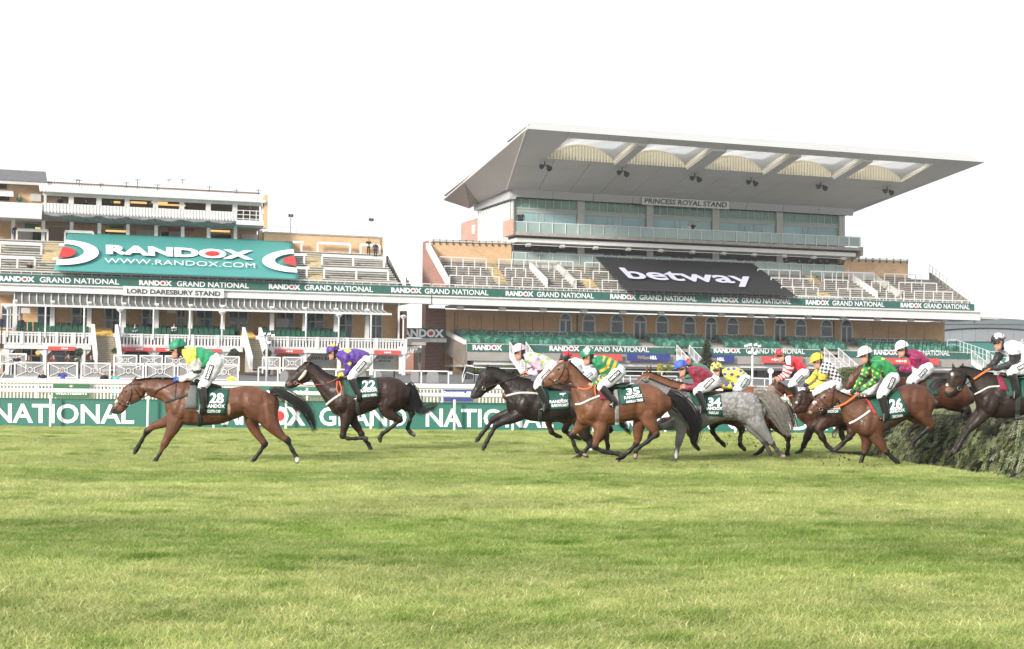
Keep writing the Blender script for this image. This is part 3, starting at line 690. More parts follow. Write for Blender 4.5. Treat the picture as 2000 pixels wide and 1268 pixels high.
MB().slab([FR, BR, XRb, XR][::-1], (0, 0, .2)).build('roof_flank', FLANK, roofroot)
MB().slab([BL, BR, XRb, XLb], (0, 0, .2)).build('roof_flank', FLANK, roofroot)
hF = S(1040, 237, dFr).z-FL.z
tL = S(1040, 237, dFr); tR = S(1893, 298.5, dFr)
MB().slab([FL+Vector((0, -.12, 0)), FR+Vector((0, -.12, 0)), Vector((tR.x, dFr+.3, FR.z+hF)), Vector((tL.x, dFr+.3, FL.z+hF))], (0, .1, 0)).build('roof_edge', ROOFW, roofroot)
def cz(d, u=0):
    z0_ = FL.z+(FR.z-FL.z)*(u-FL.x)/(FR.x-FL.x)+hF-.1; return z0_+(BL.z+.5-z0_)*(d-(dFr+.6))/(dBk-(dFr+.6))
def cover(u0, u1, d0, d1): MB().slab([Vector((u0, d0, cz(d0, u0))), Vector((u1, d0, cz(d0, u1))), Vector((u1, d1, cz(d1, u1))), Vector((u0, d1, cz(d1, u0)))], (0, 0, .12)).build('roof_covering', ROOFW, roofroot)
dA, dB_ = rp(0, t1).y, rp(0, t2).y
cover(tL.x, tR.x, dFr+.6, dA); cover(BL.x, BR.x, dB_, dBk); cover(tL.x, B2[0][0], dA, dB_); cover(B2[4][1], tR.x, dA, dB_)
for i in range(4): cover(B2[i][1], B2[i+1][0], dA, dB_)
MB().bar(FL, XL, .14, .2).build('crease_trim', FLANK, roofroot)
for (x, y) in ((1064, 322), (1215, 334), (1357, 345), (1467, 353), (1603, 362), (1733, 371)):
    s_, t_, p = roof_st(x, y-6); r = Vector((p.x, p.y, p.z))
    m = MB(); m.box(r.x-.05, r.x+.05, r.y-.05, r.y+.05, r.z-.5, r.z); m.bar(r+Vector((-.5, 0, -.35)), r+Vector((.5, 0, -.35)), .08)
    m.tube([r+Vector((-.45, -.3, -.6)), r+Vector((-.45, .1, -.4))], [.28, .16], 10); m.tube([r+Vector((.4, -.35, -.75)), r+Vector((.4, .1, -.5))], [.32, .16], 10)
    m.build('roof_floodlight', METAL, roofroot)
# --- brick middle storey of the tall stand
D8 = 8.0
zS = S(1104, 603, 0).z
zdeck = S(1104, 667, D8).z
uW0 = S(871, 620, D8).x; uW1 = S(1845, 650, D8).x
MB().box(uW0, uW1, D8, D8+.5, zdeck-3.5, zS).build('wall', TANW, PR)
MB().box(uW0, uW1+2, .3, D8+.4, zS+.15, zS+.4).build('soffit', GREYW, PR)
MB().box(uW1-.4, uW1, D8+.5, 22, -1, zS).build('wall', TAN, PR)
MB().box(uW0-.0, uW0+.4, D8+.5, 12.6, -1, zS).build('wall', REDB, PR); MB().box(uL-.34, uW0-.01, D8+.22, 9.39, -1, zS+.1).build('wall', REDB, PR)
def arch_pts(u0, u1, z0, zs_, n=10):
    c = (u0+u1)/2; r = (u1-u0)/2; return [(u0, z0), (u1, z0)]+[(c+r*math.cos(math.pi*k/n), zs_+r*math.sin(math.pi*k/n)) for k in range(n+1)]
def opening(kind, xl, xr, yt, yb):
    a = S(xl, yt, D8); u1 = S(xr, yt, D8).x; u0 = a.x; zt_ = a.z; zb = S(xl, yb, D8).z; r = (u1-u0)/2; zs_ = zt_-r
    w = node(kind, PR)
    o = arch_pts(u0, u1, zb, zs_); i = arch_pts(u0+.16, u1-.16, zb+.14, zs_)
    m = MB(); n = len(o)
    for k in range(n):
        l = (k+1) % n
        q = [Vector((o[k][0], D8-.08, o[k][1])), Vector((o[l][0], D8-.08, o[l][1])), Vector((i[l][0], D8-.08, i[l][1])), Vector((i[k][0], D8-.08, i[k][1]))]
        m.slab(q, (0, .12, 0))
    m.box(u0+.1, u1-.1, D8-.09, D8+.02, zs_-.1, zs_+.02)
    if kind == 'door':
        m.box((u0+u1)/2-.09, (u0+u1)/2+.09, D8-.09, D8+.02, zb+.1, zs_-.1); m.box(u0+.1, u1-.1, D8-.09, D8+.02, zb+.12, zb+.35)
    m.build('window_frame', mat('bright_white', (.84, .84, .83), .45, .04), w)
    MB().slab([Vector((x, D8-.03, z)) for x, z in [(i[0][0], zs_-.1)]+[(i[1][0], zs_-.1)]+i[2:]], (0, .02, 0)).build('fanlight', GLASS, w)
    if kind == 'door':
        for a_, b_ in ((u0+.13, (u0+u1)/2-.09), ((u0+u1)/2+.09, u1-.13)): MB().box(a_, b_, D8-.04, D8-.01, zb+.35, zs_-.1).build('pane', GLASS, w)
    else: MB().box(u0+.13, u1-.13, D8-.04, D8-.01, zb+.12, zs_-.1).build('pane', GLASS, w)
for k, (a, b) in enumerate([(1092, 1117), (1236.6, 1262.4), (1376.4, 1400.6), (1511, 1535), (1641.4, 1665)]): opening('door', a, b, 610.8+.0225*(a-1092), 666+.014*(a-1092))
for (a, b) in [(1136.5, 1162.7), (1191.7, 1218), (1280, 1305.4), (1333.6, 1359), (1418, 1443), (1470, 1494.4), (1551.6, 1575.6), (1601.8, 1626)]: opening('arched_window', a, b, 611.5+.025*(a-1136), 650+.019*(a-1136))
for x in (899, 981, 1061, 1140, 1216, 1291, 1366, 1409, 1466, 1508, 1579, 1646, 1714, 1779, 1845, 1908):
    p = S(x, 600+.0275*(x-899), 1.0); m = MB(); m.box(p.x-.35, p.x+.35, .8, 1.2, p.z-.22, p.z+.12); m.box(p.x-.05, p.x+.05, .95, 1.05, p.z+.1, p.z+.4); m.build('soffit_lamp', WHITE, PR)
MB().bar((uW0+1.0, D8-.05, zS-.3), (uW0+1.0, D8-.05, zdeck), .06).build('drainpipe', METAL, PR)
for x in (1127, 1628): p = S(x, 620, D8); MB().box(p.x-.06, p.x+.06, D8-.12, D8-.01, zdeck-.5, zS-.2).build('drainpipe', METAL, PR)
for x in (893, 916, 940, 965, 990, 1015, 1040, 1062, 1705, 1735, 1770, 1805): p = S(x, 620, D8); MB().box(p.x-.02, p.x+.02, D8-.012, D8+.01, zdeck-.5, zS-.5).build('wall_joint', SOFF, PR)
# --- lower seating of the tall stand
SLa, SLb = S(1000, 676, .8), S(1000, 655.5, 7.0)
ST = (SLa, Vector((0, -(SLb.z-SLa.z), SLb.y-SLa.y)).normalized())
uQ0 = S(912, 672, .5).x; uQ1 = S(1896, 690, .5).x
nr = 8
seatm = MB(); seatm.box(-.19, .19, -.02, .03, .28, .72); seatm.box(-.20, .20, -.38, -.02, .28, .34); seatm.box(-.03, .03, -.1, 0, 0, .28)
seat_mes = [seatm.mesh('seat', SEATG), seatm.mesh('seat', mat('highlight_green_seat', (.10, .30, .22), .35, .2, 2, coat=.3)), seatm.mesh('seat', mat('deep_green_seat', (.01, .10, .065), .35, .2, 2, coat=.3))]  # paler and deeper copies paint highlight variation across the seats
seats = []
gapsx = [(1002, 1022), (1236, 1262), (1376, 1400), (1511, 1535), (1641, 1665)]
for r_ in range(nr):
    f = (r_+.5)/nr; d = SLa.y+(SLb.y-SLa.y)*f; z = SLa.z+(SLb.z-SLa.z)*(r_)/nr
    MB().box(uQ0, uQ1, SLa.y+(SLb.y-SLa.y)*r_/nr, D8-.02, z-.35, z).build('seating_step', CONC, PR)
    u = uQ0+.4+.05*r_
    while u < uQ1-.3:
        q = proj([tuple(sO+sU*u+sV*d+Vector((0, 0, z)))])[0]
        cut = 872+40*(1-f)
        if q[0] > cut and not any(a-6+(1-f)*22 < q[0] < b-2+(1-f)*22 for a, b in gapsx[1:]) and q[0] < 1846+(1-f)*48: seats.append((u, d, z))
        u += .54
seats.sort(key=lambda s: s[1]+.0*s[0])
stuff = MB()
for i, (u, d, z) in enumerate(seats):
    if i < 300: link('seat', random.choice(seat_mes), PR, loc=(u, d, z))
    else:
        n0 = len(stuff.v); stuff.box(u-.19, u+.19, d-.02, d+.03, z+.28, z+.72, random.choice((0, 0, 1, 2))); stuff.box(u-.20, u+.20, d-.38, d-.02, z+.28, z+.34)
stuff.build('seat_rows', [SEATG, mat('highlight_green_seat', None), mat('deep_green_seat', None)], PR, kind='stuff')
zg1 = S(912, 671, .3).z; zg0 = S(912, 686.5, .3).z
for (a, b) in ((912, 994), (1028, 1318), (1345, 1602), (1640, 1896)):
    ua = S(a, 675, .3).x; ub = S(b, 680, .3).x
    lb = {912: 'short green RANDOX banner at the left end of the lower seating', 1028: 'green banner on the seating rail above the red and blue signs', 1345: 'green banner on the seating rail right of the conifer', 1640: 'green banner on the seating rail above the maroon rider'}[a]
    o = empty('banner', tuple(sO+sU*((ua+ub)/2)+sV*.3+Vector((0, 0, zg0))), lb, 'banner', 'green banners on the lower seating rail', rz=SA); og = ((ua+ub)/2, .3, zg0)
    MB().box(ua, ub, .3, .34, zg0, zg1-.12).build('banner_cloth', BAND, o, org=og)
    m = MB(); un = lambda x, y: S(x, y, .28); un2 = lambda x, y: S(x, y, .265)
    if a == 912: randox_px(m, (923, 683.8), (981, 684.6), (0, -10.6), un, un2, .055)
    else:
        x0 = {1028: 1073, 1345: 1394, 1640: 1707}[a]; bl = lambda x: 684.8+.0118*(x-1000)
        wR = {1028: 59, 1345: 53, 1640: 46}[a]; wG = {1028: 126, 1345: 115, 1640: 92}[a]
        randox_px(m, (x0, bl(x0)), (x0+wR, bl(x0+wR)), (0, -10.2), un, un2, .05); letters_px(m, 'GRAND NATIONAL', (x0+wR+10, bl(x0+wR+10)), (x0+wR+10+wG, bl(x0+wR+10+wG)), (0, -10.2), un, .015)
    m.build('lettering', [PRINT, REDP], o, org=og)
    m = MB(); m.bar((ua, .25, zg1), (ub, .25, zg1), .06)
    k = ua
    while k < ub: m.box(k-.025, k+.025, .34, .38, zg0-.1, zg1); k += 1.0
    m.build('seating_rail', WHITE, PR)
MB().box(uQ0, uQ1, .35, 1.2, zg0-.95, zg0-.02).build('deck_edge', mat('deck_edge', (.33, .31, .29), .7, .1, .6), PR)
MB().box(uQ0+.8, uQ1-.5, .6, 1.6, zg0-1.35, zg0-.98).build('light_strip', WHITE, PR)
MB().box(uQ0, uQ1, 1.0, D8, zg0-1.6, zg0-1.36).build('deck_soffit', GREYW, PR)
MB().slab([(uQ0, .35, zg0-1.6), (uQ0, .35, zg1-.1), (uQ0, D8, zg1+1.3), (uQ0, D8, zg0+.2)], (-.3, 0, 0)).build('deck_flank', mat('brown_cladding', (.20, .165, .14), .7, .1, .8), PR)
MB().slab([(uQ0-.1, .35, zg1-.1), (uQ0-.1, .35, zg1+.35), (uQ0-.1, D8, zg1+1.75), (uQ0-.1, D8, zg1+1.3)], (-.3, 0, 0)).build('deck_string', WHITE, PR)
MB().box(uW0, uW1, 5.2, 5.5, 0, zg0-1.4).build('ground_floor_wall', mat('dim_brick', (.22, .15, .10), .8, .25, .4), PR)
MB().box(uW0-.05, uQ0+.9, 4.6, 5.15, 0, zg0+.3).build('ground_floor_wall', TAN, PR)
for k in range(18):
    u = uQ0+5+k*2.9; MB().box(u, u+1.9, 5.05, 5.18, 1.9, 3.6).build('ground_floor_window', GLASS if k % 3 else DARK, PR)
def sgn(name_lab, x0, x1, yt, yb, m0, words, d=-.05, cat='sign', mm=PRINT):
    a = S(x0, yt, d); b = S(x0, yb, d); u1 = S(x1, yt, d).x; o = empty('sign', tuple(sO+sU*a.x+sV*d+Vector((0, 0, b.z))), name_lab, cat, rz=SA); og = (a.x, d, b.z)
    MB().box(a.x, u1, d, d+.08, b.z, a.z).build('sign_board', m0, o, org=og)
    m = MB()
    for (s, xa, xb, y, cap, bold, mi) in words: letters_px(m, s, (xa, y), (xb, y+.012*(xb-xa)), (0, -cap), lambda px, py: S(px, py, d-.03), bold, mi)
    if words: m.build('lettering', [mm, GOLD], o, org=og)
    return o
TOTE = lambda xc, y: [('+0+0', xc-11, xc+11, y, 5.2, .06, 0)]
sgn('red betting sign above the pink-silked rider, left of the blue sign', 1110, 1215, 690, 703.5, REDS, TOTE(1155, 699.5))
sgn('blue WILLIAM HILL sign beside the red sign under the seating', 1225, 1309, 690, 704.5, NAVY, [('William', 1245, 1269, 701.5, 7, .0, 1), ('HILL', 1270, 1283, 702, 7, .09, 0)])
sgn('blue WILLIAM HILL sign partly behind the conifer', 1345, 1434, 692.5, 707, NAVY, [('William', 1376, 1400, 704.5, 7, .0, 1), ('HILL', 1401, 1415, 705, 7, .09, 0)])
sgn('red betting sign behind the rider in the red jacket', 1488, 1568, 695.5, 709, REDS, TOTE(1517, 705))
sgn('red betting sign behind the rider in the maroon jacket', 1722, 1834, 698.5, 711.5, REDS, TOTE(1760, 708))
# stairs down from the lower seating
def stair_down(xl, xr, yt, label):
    a = S(xl, yt, .3); u0 = a.x; u1 = S(xr, yt, .3).x; z1 = zg0-.1; z0 = 2.0; d1 = .2; d0 = -4.2; n = 12
    r = node('staircase', PR)
    for k in range(n):
        dd = d1+(d0-d1)*k/n; zz = z1+(z0-z1)*k/n; MB().box(u0, u1, dd-.4, dd, zz-.12, zz).build('tread', GREYW, r)
    for uu in (u0-.1, u1):
        m = MB(); m.slab([(uu, d1, z1+.1), (uu, d0, z0+.1), (uu, d0, z0-.5), (uu, d1, z1-.5)], (.1, 0, 0)); m.build('string', WHITE, r)
        m = MB(); m.bar((uu+.05, .3, z1+1.15), (uu+.05, d1, z1+1.15), .07); m.bar((uu+.05, d1, z1+1.15), (uu+.05, d0, z0+1.1), .07); m.bar((uu+.05, d1, z1+.25), (uu+.05, d0, z0+.2), .04)
        for k in range(5): f = k/4; m.box(uu+.01, uu+.09, d1+(d0-d1)*f-.04, d1+(d0-d1)*f+.04, z1+(z0-z1)*f, z1+(z0-z1)*f+1.15)
        for k in range(28): f = (k+.5)/28; m.box(uu+.04, uu+.06, d1+(d0-d1)*f-.012, d1+(d0-d1)*f+.012, z1+(z0-z1)*f+.2, z1+(z0-z1)*f+1.12)
        m.build('handrail', WHITE, r)
stair_down(996, 1026, 672, ''); stair_down(1322, 1345, 676, ''); stair_down(1610, 1636, 679, ''); stair_down(1897, 1925, 683, '')
# disabled-platform railings above the seats
for (x0, x1, yt, yb) in ((973, 1108, 647, 662), (1692, 1800, 661, 671)):
    m = MB(); a = S(x0, yt, 5); b = S(x1, yt+.012*(x1-x0), 5); h = a.z-S(x0, yb, 5).z
    m.bar(a, b, .06); m.bar(a-Vector((0, 0, h/2)), b-Vector((0, 0, h/2)), .04)
    for k in range(9): p = a.lerp(b, k/8); m.box(p.x-.03, p.x+.03, 4.97, 5.03, p.z-h, p.z)
    m.build('platform_railing', WHITE, PR)
# ================================================================== horses and riders
def dyn_remesh(verts, faces, voxel, smooth=2):
    me = bpy.data.meshes.new('remesh_source'); me.from_pydata([tuple(v) for v in verts], [], faces); me.update()
    o = bpy.data.objects.new('remesh_source', me); COL.objects.link(o)
    r = o.modifiers.new('r', 'REMESH'); r.mode = 'VOXEL'; r.voxel_size = voxel; r.use_smooth_shade = True
    if smooth:
        s = o.modifiers.new('s', 'SMOOTH'); s.factor = .5; s.iterations = smooth
    dg = bpy.context.evaluated_depsgraph_get(); out = bpy.data.meshes.new_from_object(o.evaluated_get(dg))
    bpy.data.objects.remove(o); bpy.data.meshes.remove(me)
    return out
def mverts(me):
    v = np.empty(len(me.vertices)*3); me.vertices.foreach_get('co', v); return v.reshape(-1, 3)
def set_mverts(me, v): me.vertices.foreach_set('co', np.ascontiguousarray(v).ravel()); me.update()
def set_col(me, c):
    a = me.color_attributes.new('Col', 'FLOAT_COLOR', 'POINT'); q = np.ones((len(c), 4)); q[:, :3] = c; a.data.foreach_set('color', q.ravel())
def catmull(P, sub):
    P = np.asarray(P, float); out = []
    for i in range(len(P)-1):
        a = P[max(i-1, 0)]; b = P[i]; c = P[i+1]; d = P[min(i+2, len(P)-1)]
        for k in range(sub):
            t = k/sub; out.append(.5*((2*b)+(-a+c)*t+(2*a-5*b+4*c-d)*t*t+(-a+3*b-3*c+d)*t**3))
    out.append(P[-1]); return np.array(out)
class Solid:      # closed lofts gathered for one voxel remesh
    def __init__(s): s.v = []; s.f = []
    def ring_loft(s, cs, a, b, n=16):     # centres, half axes a (in plane), b (lateral) as vectors
        base = len(s.v); m = len(cs)
        cs = list(cs); a = list(a); b = list(b)
        t0 = cs[0]-cs[1]; t0 = t0/(np.linalg.norm(t0)+1e-9); t1 = cs[-1]-cs[-2]; t1 = t1/(np.linalg.norm(t1)+1e-9)
        r0 = min(np.linalg.norm(a[0]), np.linalg.norm(b[0])); r1 = min(np.linalg.norm(a[-1]), np.linalg.norm(b[-1]))
        C = [cs[0]+t0*r0*.75, cs[0]+t0*r0*.5]+cs+[cs[-1]+t1*r1*.5, cs[-1]+t1*r1*.75]; A = [a[0]*.25, a[0]*.75]+a+[a[-1]*.75, a[-1]*.25]; B = [b[0]*.25, b[0]*.75]+b+[b[-1]*.75, b[-1]*.25]
        for c_, a_, b_ in zip(C, A, B):
            for k in range(n):
                t = 2*math.pi*k/n; s.v.append(c_+a_*math.cos(t)+b_*math.sin(t))
        M = len(C)
        for i in range(M-1):
            for k in range(n): s.f.append((base+i*n+k, base+i*n+(k+1) % n, base+(i+1)*n+(k+1) % n, base+(i+1)*n+k))
        s.f.append(tuple(base+k for k in range(n))[::-1]); s.f.append(tuple(base+(M-1)*n+k for k in range(n)))
    def tube(s, P, r, lat=.88, n=10, sub=3):
        Q = catmull(np.column_stack([np.array([list(p) for p in P]), r]), sub); C = Q[:, :3]; rr = np.maximum(Q[:, 3], .004); A = []; B = []
        for i in range(len(C)):
            t = C[min(i+1, len(C)-1)]-C[max(i-1, 0)]; t = t/(np.linalg.norm(t)+1e-9)
            x = np.cross(t, np.array([0, 1., 0])); x = x/(np.linalg.norm(x)+1e-9); y = np.cross(t, x)
            A.append(x*rr[i]); B.append(y*rr[i]*lat)
        s.ring_loft(C, A, B, n)
    def ball(s, c, r, n=12):
        m = MB().sphere(tuple(c), r, n, 8); b = len(s.v); s.v += [np.array(q) for q in m.v]; s.f += [tuple(i+b for i in f) for f in m.f]
class Fr:         # a zoomed view of the photograph used as drawing frame, at depth Y
    def __init__(s, x0, y0, sc, Y): s.x0, s.y0, s.s, s.Y = x0, y0, sc, Y
    def p(s, x, y, lat=0.0): return at(s.x0+x/s.s, s.y0+y/s.s, s.Y+lat)
    def n(s, x, y, lat=0.0): return np.array(s.p(x, y, lat))
    @property
    def k(s): return s.Y/FOC/s.s        # metres per zoom pixel
    def inv(s, V): q = proj(V); return np.stack([(q[:, 0]-s.x0)*s.s, (q[:, 1]-s.y0)*s.s], 1)
class Skin:       # drapes points onto a surface seen from the camera side
    def __init__(s, fr, me): s.fr = fr; s.v = mverts(me); s.t = BVHTree.FromPolygons([tuple(q) for q in s.v], [tuple(p.vertices) for p in me.polygons]); s.last = fr.Y-.25
    def __call__(s, x, y, off=.01):
        px, py = s.fr.x0+x/s.fr.s, s.fr.y0+y/s.fr.s; d = ray(px, py).normalized(); h = s.t.ray_cast(CAMP, d)
        if h[0] is None: P = at(px, py, s.last)
        else: P = h[0]; s.last = P.y
        return P-d*off
def seg_dist(V, a, b):
    ab = b-a; t = np.clip(((V-a)@ab)/(ab@ab+1e-12), 0, 1); return np.linalg.norm(V-(a+t[:, None]*ab), axis=1), t
def sheet(mb, grid, th, mi=0):    # grid of draped points -> thin closed sheet
    g = np.array([[list(p) for p in r] for r in grid]); n, m = g.shape[:2]; back = g+np.array([0, th, 0]); base = len(mb.v)
    mb.v += [tuple(p) for p in g.reshape(-1, 3)]+[tuple(p) for p in back.reshape(-1, 3)]; N = n*m
    fs = []
    for i in range(n-1):
        for j in range(m-1):
            a = base+i*m+j; fs += [(a, a+1, a+m+1, a+m), (a+N, a+m+N, a+m+1+N, a+1+N)]
    ed = [base+j for j in range(m)]+[base+i*m+m-1 for i in range(1, n)]+[base+(n-1)*m+j for j in range(m-2, -1, -1)]+[base+i*m for i in range(n-2, 0, -1)]
    for i in range(len(ed)): a, b = ed[i], ed[(i+1) % len(ed)]; fs.append((a, a+N, b+N, b))
    mb.f += fs; mb.mi += [mi]*len(fs)
def drape_quad(mb, sk, q, n, m, off, th=.012, mi=0):      # q: tl, tr, br, bl
    q = [np.array(a, float) for a in q]; G = []
    for i in range(n+1):
        a = q[0]+(q[3]-q[0])*i/n; b = q[1]+(q[2]-q[1])*i/n; G.append([sk(*(a+(b-a)*j/m), off) for j in range(m+1)])
    sheet(mb, G, th, mi)
def strap(mb, sk, pts, r, off=.006, mi=0, sub=5, n=6):
    Q = catmull(np.array(pts, float), sub); mb.tube([sk(x, y, off) for x, y in Q], r, n, mi)
def drape_text(mb, sk, s, c, w, h, rot=0, off=.02, bold=.05, mi=0, randox=False):
    bold = min(bold, .055)*.62; v, f, W = textfit(s, bold); k = w/W; co, si = math.cos(R(rot)), math.sin(R(rot))
    def T(x, y): X = (x-W/2)*k; Y_ = -(y-.5)*h; return c[0]+X*co-Y_*si, c[1]+X*si+Y_*co
    mb.add([sk(*T(x, y), off) for x, y in v], f, mi)
    if randox:
        cc, r = word_o(bold); mb.add([sk(*T(cc+r*.5*math.cos(a), .5+.26*math.sin(a)), off+.004) for a in [2*math.pi*i/12 for i in range(12)]], [tuple(range(12))[::-1]], mi+1)
COAT = mat('horse_coat', (1, 1, 1), .48, .22, 4.5, bump=.015, bscale=7, attr='Col')
COAT.node_tree.nodes['Principled BSDF'].inputs['Specular IOR Level'].default_value = .35
_nt = COAT.node_tree; _n1 = _nt.nodes.new('ShaderNodeTexNoise'); _n1.inputs['Scale'].default_value = 9; _n1.inputs['Detail'].default_value = 8; _m1 = _nt.nodes.new('ShaderNodeMapRange'); _m1.inputs['From Min'].default_value = .35; _m1.inputs['From Max'].default_value = .65; _m1.inputs['To Min'].default_value = .36; _m1.inputs['To Max'].default_value = .72
_tc = [n for n in _nt.nodes if n.type == 'TEX_COORD'][0]; _nt.links.new(_tc.outputs['Object'], _n1.inputs['Vector']); _nt.links.new(_n1.outputs[0], _m1.inputs['Value']); _nt.links.new(_m1.outputs[0], _nt.nodes['Principled BSDF'].inputs['Roughness'])
HAIR = lambda n, c: mat('hair_'+n, tuple(q*.45 for q in c), .6, .35, 20)
LEATH = mat('dark_leather', (.022, .018, .016), .38, .3, 20)
CLOTHG = mat('saddle_cloth_green', (.008, .075, .052), .7, .12, 12, bump=.01, bscale=9)
GIRTH = mat('dark_girth', (.03, .04, .035), .7, .2, 12)
HOOF = mat('hoof_horn', (.05, .042, .036), .5, .3, 12)
EYE = mat('eye', (.008, .006, .005), .08, .1, 3)
SILV = mat('steel', (.5, .5, .5), .3, .1, 5, metal=.9)
FABC = lambda n: mat('silks_'+n, (1, 1, 1), .55, .05, 6, bump=.022, bscale=11, attr='Col', sheen=.1)
SKIN = mat('person_surface', (1, 1, 1), .55, .06, 9, attr='Col')
BREECH = mat('white_breeches', (.76, .76, .78), .6, .04, 8, bump=.014, bscale=12)
BOOT = mat('black_boots', (.018, .016, .016), .28, .3, 14, bump=.006, bscale=18, coat=.3)
HELM = mat('silk_cap', (1, 1, 1), .5, .04, 6, bump=.012, bscale=16, attr='Col')
def sstep(x, a, b): t = np.clip((x-a)/(b-a), 0, 1); return t*t*(3-2*t)
def lerpc(c, d, w): return c*(1-w[:, None])+np.array(d)*w[:, None]
def make_horse(fr, H, label):
    k = fr.k; c0 = H.get('root', H['trunk'][len(H['trunk'])//2]); r0 = fr.p(c0[0], c0[1]); root = empty('horse', (r0.x, fr.Y, 0), label, 'horse', 'racehorses galloping past the stands')
    so = Solid()
    secs = H['head']+H.get('neck', []); lat = H.get('lat', 0)
    def loft(secs, sub=4, n=20):
        rows = []
        for s_ in secs:
            x0, y0, x1, y1, w = s_[:5]; lc = s_[5] if len(s_) > 5 else 0
            a = fr.n(x0, y0, lc); b = fr.n(x1, y1, lc); rows.append(np.concatenate([(a+b)/2, (a-b)/2, [w]]))
        Q = catmull(rows, sub); so.ring_loft([q[:3] for q in Q], [q[3:6] for q in Q], [np.array([0, max(q[6], .02), 0]) for q in Q], n)
    loft(H['head']); 
    if H.get('neck'): loft(H['head'][-1:]+H['neck']+H['trunk'][:1])
    loft(H['trunk'])
    legs = []
    for L in H['legs']:
        la = L[0]; pts = list(L[1]); kd0 = L[2] if len(L) > 2 else len(pts)-3; q_ = []
        for i, p_ in enumerate(pts):
            q_.append(p_)
            if i >= kd0-1 and i < len(pts)-2:
                b_ = pts[i+1]; q_.append(((p_[0]+b_[0])/2, (p_[1]+b_[1])/2, min(p_[2], b_[2])*(.80 if i >= kd0 else .92)))
        L = (L[0], q_, kd0+1 if kd0 >= 1 else kd0); pts = q_; n = len(pts)
        lats = [la*(.55+.45*min(1, i/1.5)) if n > 3 else la for i in range(n)]
        P = [fr.n(x, y, q) for (x, y, r), q in zip(pts, lats)]; rr = [r*k*.96 for x, y, r in pts]
        so.tube(P, rr, .72 if False else .85); legs.append((P, rr, L[2] if len(L) > 2 else n-3))
    # muscle masses: shoulder, forearm top, quarters
    for (x, y, r, la) in H.get('mass', []):
        so.ball(fr.n(x, y, la), (r*k, r*k*.6, r*k*1.1))
    for (x0, y0, x1, y1, r, la) in H.get('ears', []):
        a, b = fr.n(x0, y0, la), fr.n(x1, y1, la); so.tube([a, a*.55+b*.45, b], [r*k, r*k*.85, .006], .7, 8)
    me = dyn_remesh(so.v, so.f, .0155, 2); V = mverts(me); q = fr.inv(V)
    # muscle grooves: shallow hollows along the natural lines of neck, shoulder, ribs, flank and thigh
    T = (H['trunk'] + [H['trunk'][-1]]*4)[:max(len(H['trunk']), 5)]; nT = len(T); mid = lambda s_, f: np.array([s_[0]+(s_[2]-s_[0])*f, s_[1]+(s_[3]-s_[1])*f]); nk = H.get('neck', [])
    lines = [([mid(T[0], .12), mid(T[0], .4), mid(T[0], .8)], .014, 30), ([mid(T[1], .30), mid(T[1], .6), mid(T[1], .88)], .013, 34), ([mid(T[-4], .25), mid(T[-4], .6), mid(T[-4], .97)], .016, 36), ([mid(T[-2], .15), mid(T[-2], .55), mid(T[-2], .95)], .010, 26), ([mid(T[0], .30), mid(T[1], .42), mid(T[1], .30)], .008, 26)]
    if nk: lines.append(([mid(h_, .74) for h_ in nk], .010, 22)); lines.append(([mid(h_, .30) for h_ in nk], .006, 26))
    hd = H['head']; lines.append(([mid(hd[-1], .5), mid(hd[-2], .75), mid(hd[-3], .55)], .006, 16)); lines.append(([mid(hd[1], .45), mid(hd[2], .5), mid(hd[3], .42)], .006, 14))
    for i_ in range(2, 5): lines.append(([mid(T[2], .5)+np.array([18*(i_-3)*2, 0]), mid(T[2], .92)+np.array([18*(i_-3)*2+8, 0])], .0035, 12))
    nr_ = np.empty(len(V)*3); me.vertices.foreach_get('normal', nr_); nr_ = nr_.reshape(-1, 3); dsp = np.zeros(len(V))
    for pts_, dep, wd in lines:
        C_ = catmull(pts_, 4); best = np.full(len(V), 1e9)
        for a_, b_ in zip(C_, C_[1:]):
            d_, _ = seg_dist(q, a_, b_); best = np.minimum(best, d_)
        dsp -= dep*np.exp(-(best/wd)**2*2)
    for P, rr, kd in legs:      # tendon grooves and joint shapes on the lower legs
        for i in range(1, len(P)):
            pass
    V = V+nr_*dsp[:, None]; q = fr.inv(V)
    # colours of the coat
    N = len(V); base = np.array(H['coat']); col = np.tile(base, (N, 1))
    nn = np.sin(q[:, 0]*.021+q[:, 1]*.013)*np.sin(q[:, 1]*.027-q[:, 0]*.008)
    col *= (1+.10*nn)[:, None]
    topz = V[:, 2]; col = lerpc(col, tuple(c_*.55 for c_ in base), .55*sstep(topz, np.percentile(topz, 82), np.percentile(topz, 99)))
    pz = np.sin(V[:, 0]*9+3*np.sin(V[:, 2]*7))*np.sin(V[:, 2]*11+2*np.sin(V[:, 0]*5)); col = lerpc(col, tuple(c_*.6 for c_ in base), .35*sstep(pz, .1, .9))
    fz = np.sin(V[:, 0]*23+V[:, 2]*17)*np.sin(V[:, 2]*29-V[:, 0]*13); col *= (1+.10*fz)[:, None]
    dark = np.array(H['points'])
    for P, rr, kd in legs:
        L_ = len(P); best = np.full(N, 1e9); par = np.zeros(N)
        for i in range(L_-1):
            d, t = seg_dist(V, P[i], P[i+1]); d = d-(rr[i]+(rr[i+1]-rr[i])*t); m_ = d < best; best = np.where(m_, d, best); par = np.where(m_, i+t, par)
        w = sstep(par, kd-1.3, kd+.1)*(1-sstep(best, .02, .05)); col = lerpc(col, dark, w)
        hf = sstep(par, L_-1.9, L_-1.7)*(1-sstep(best, .02, .05)); col = lerpc(col, (.045, .04, .036), hf)
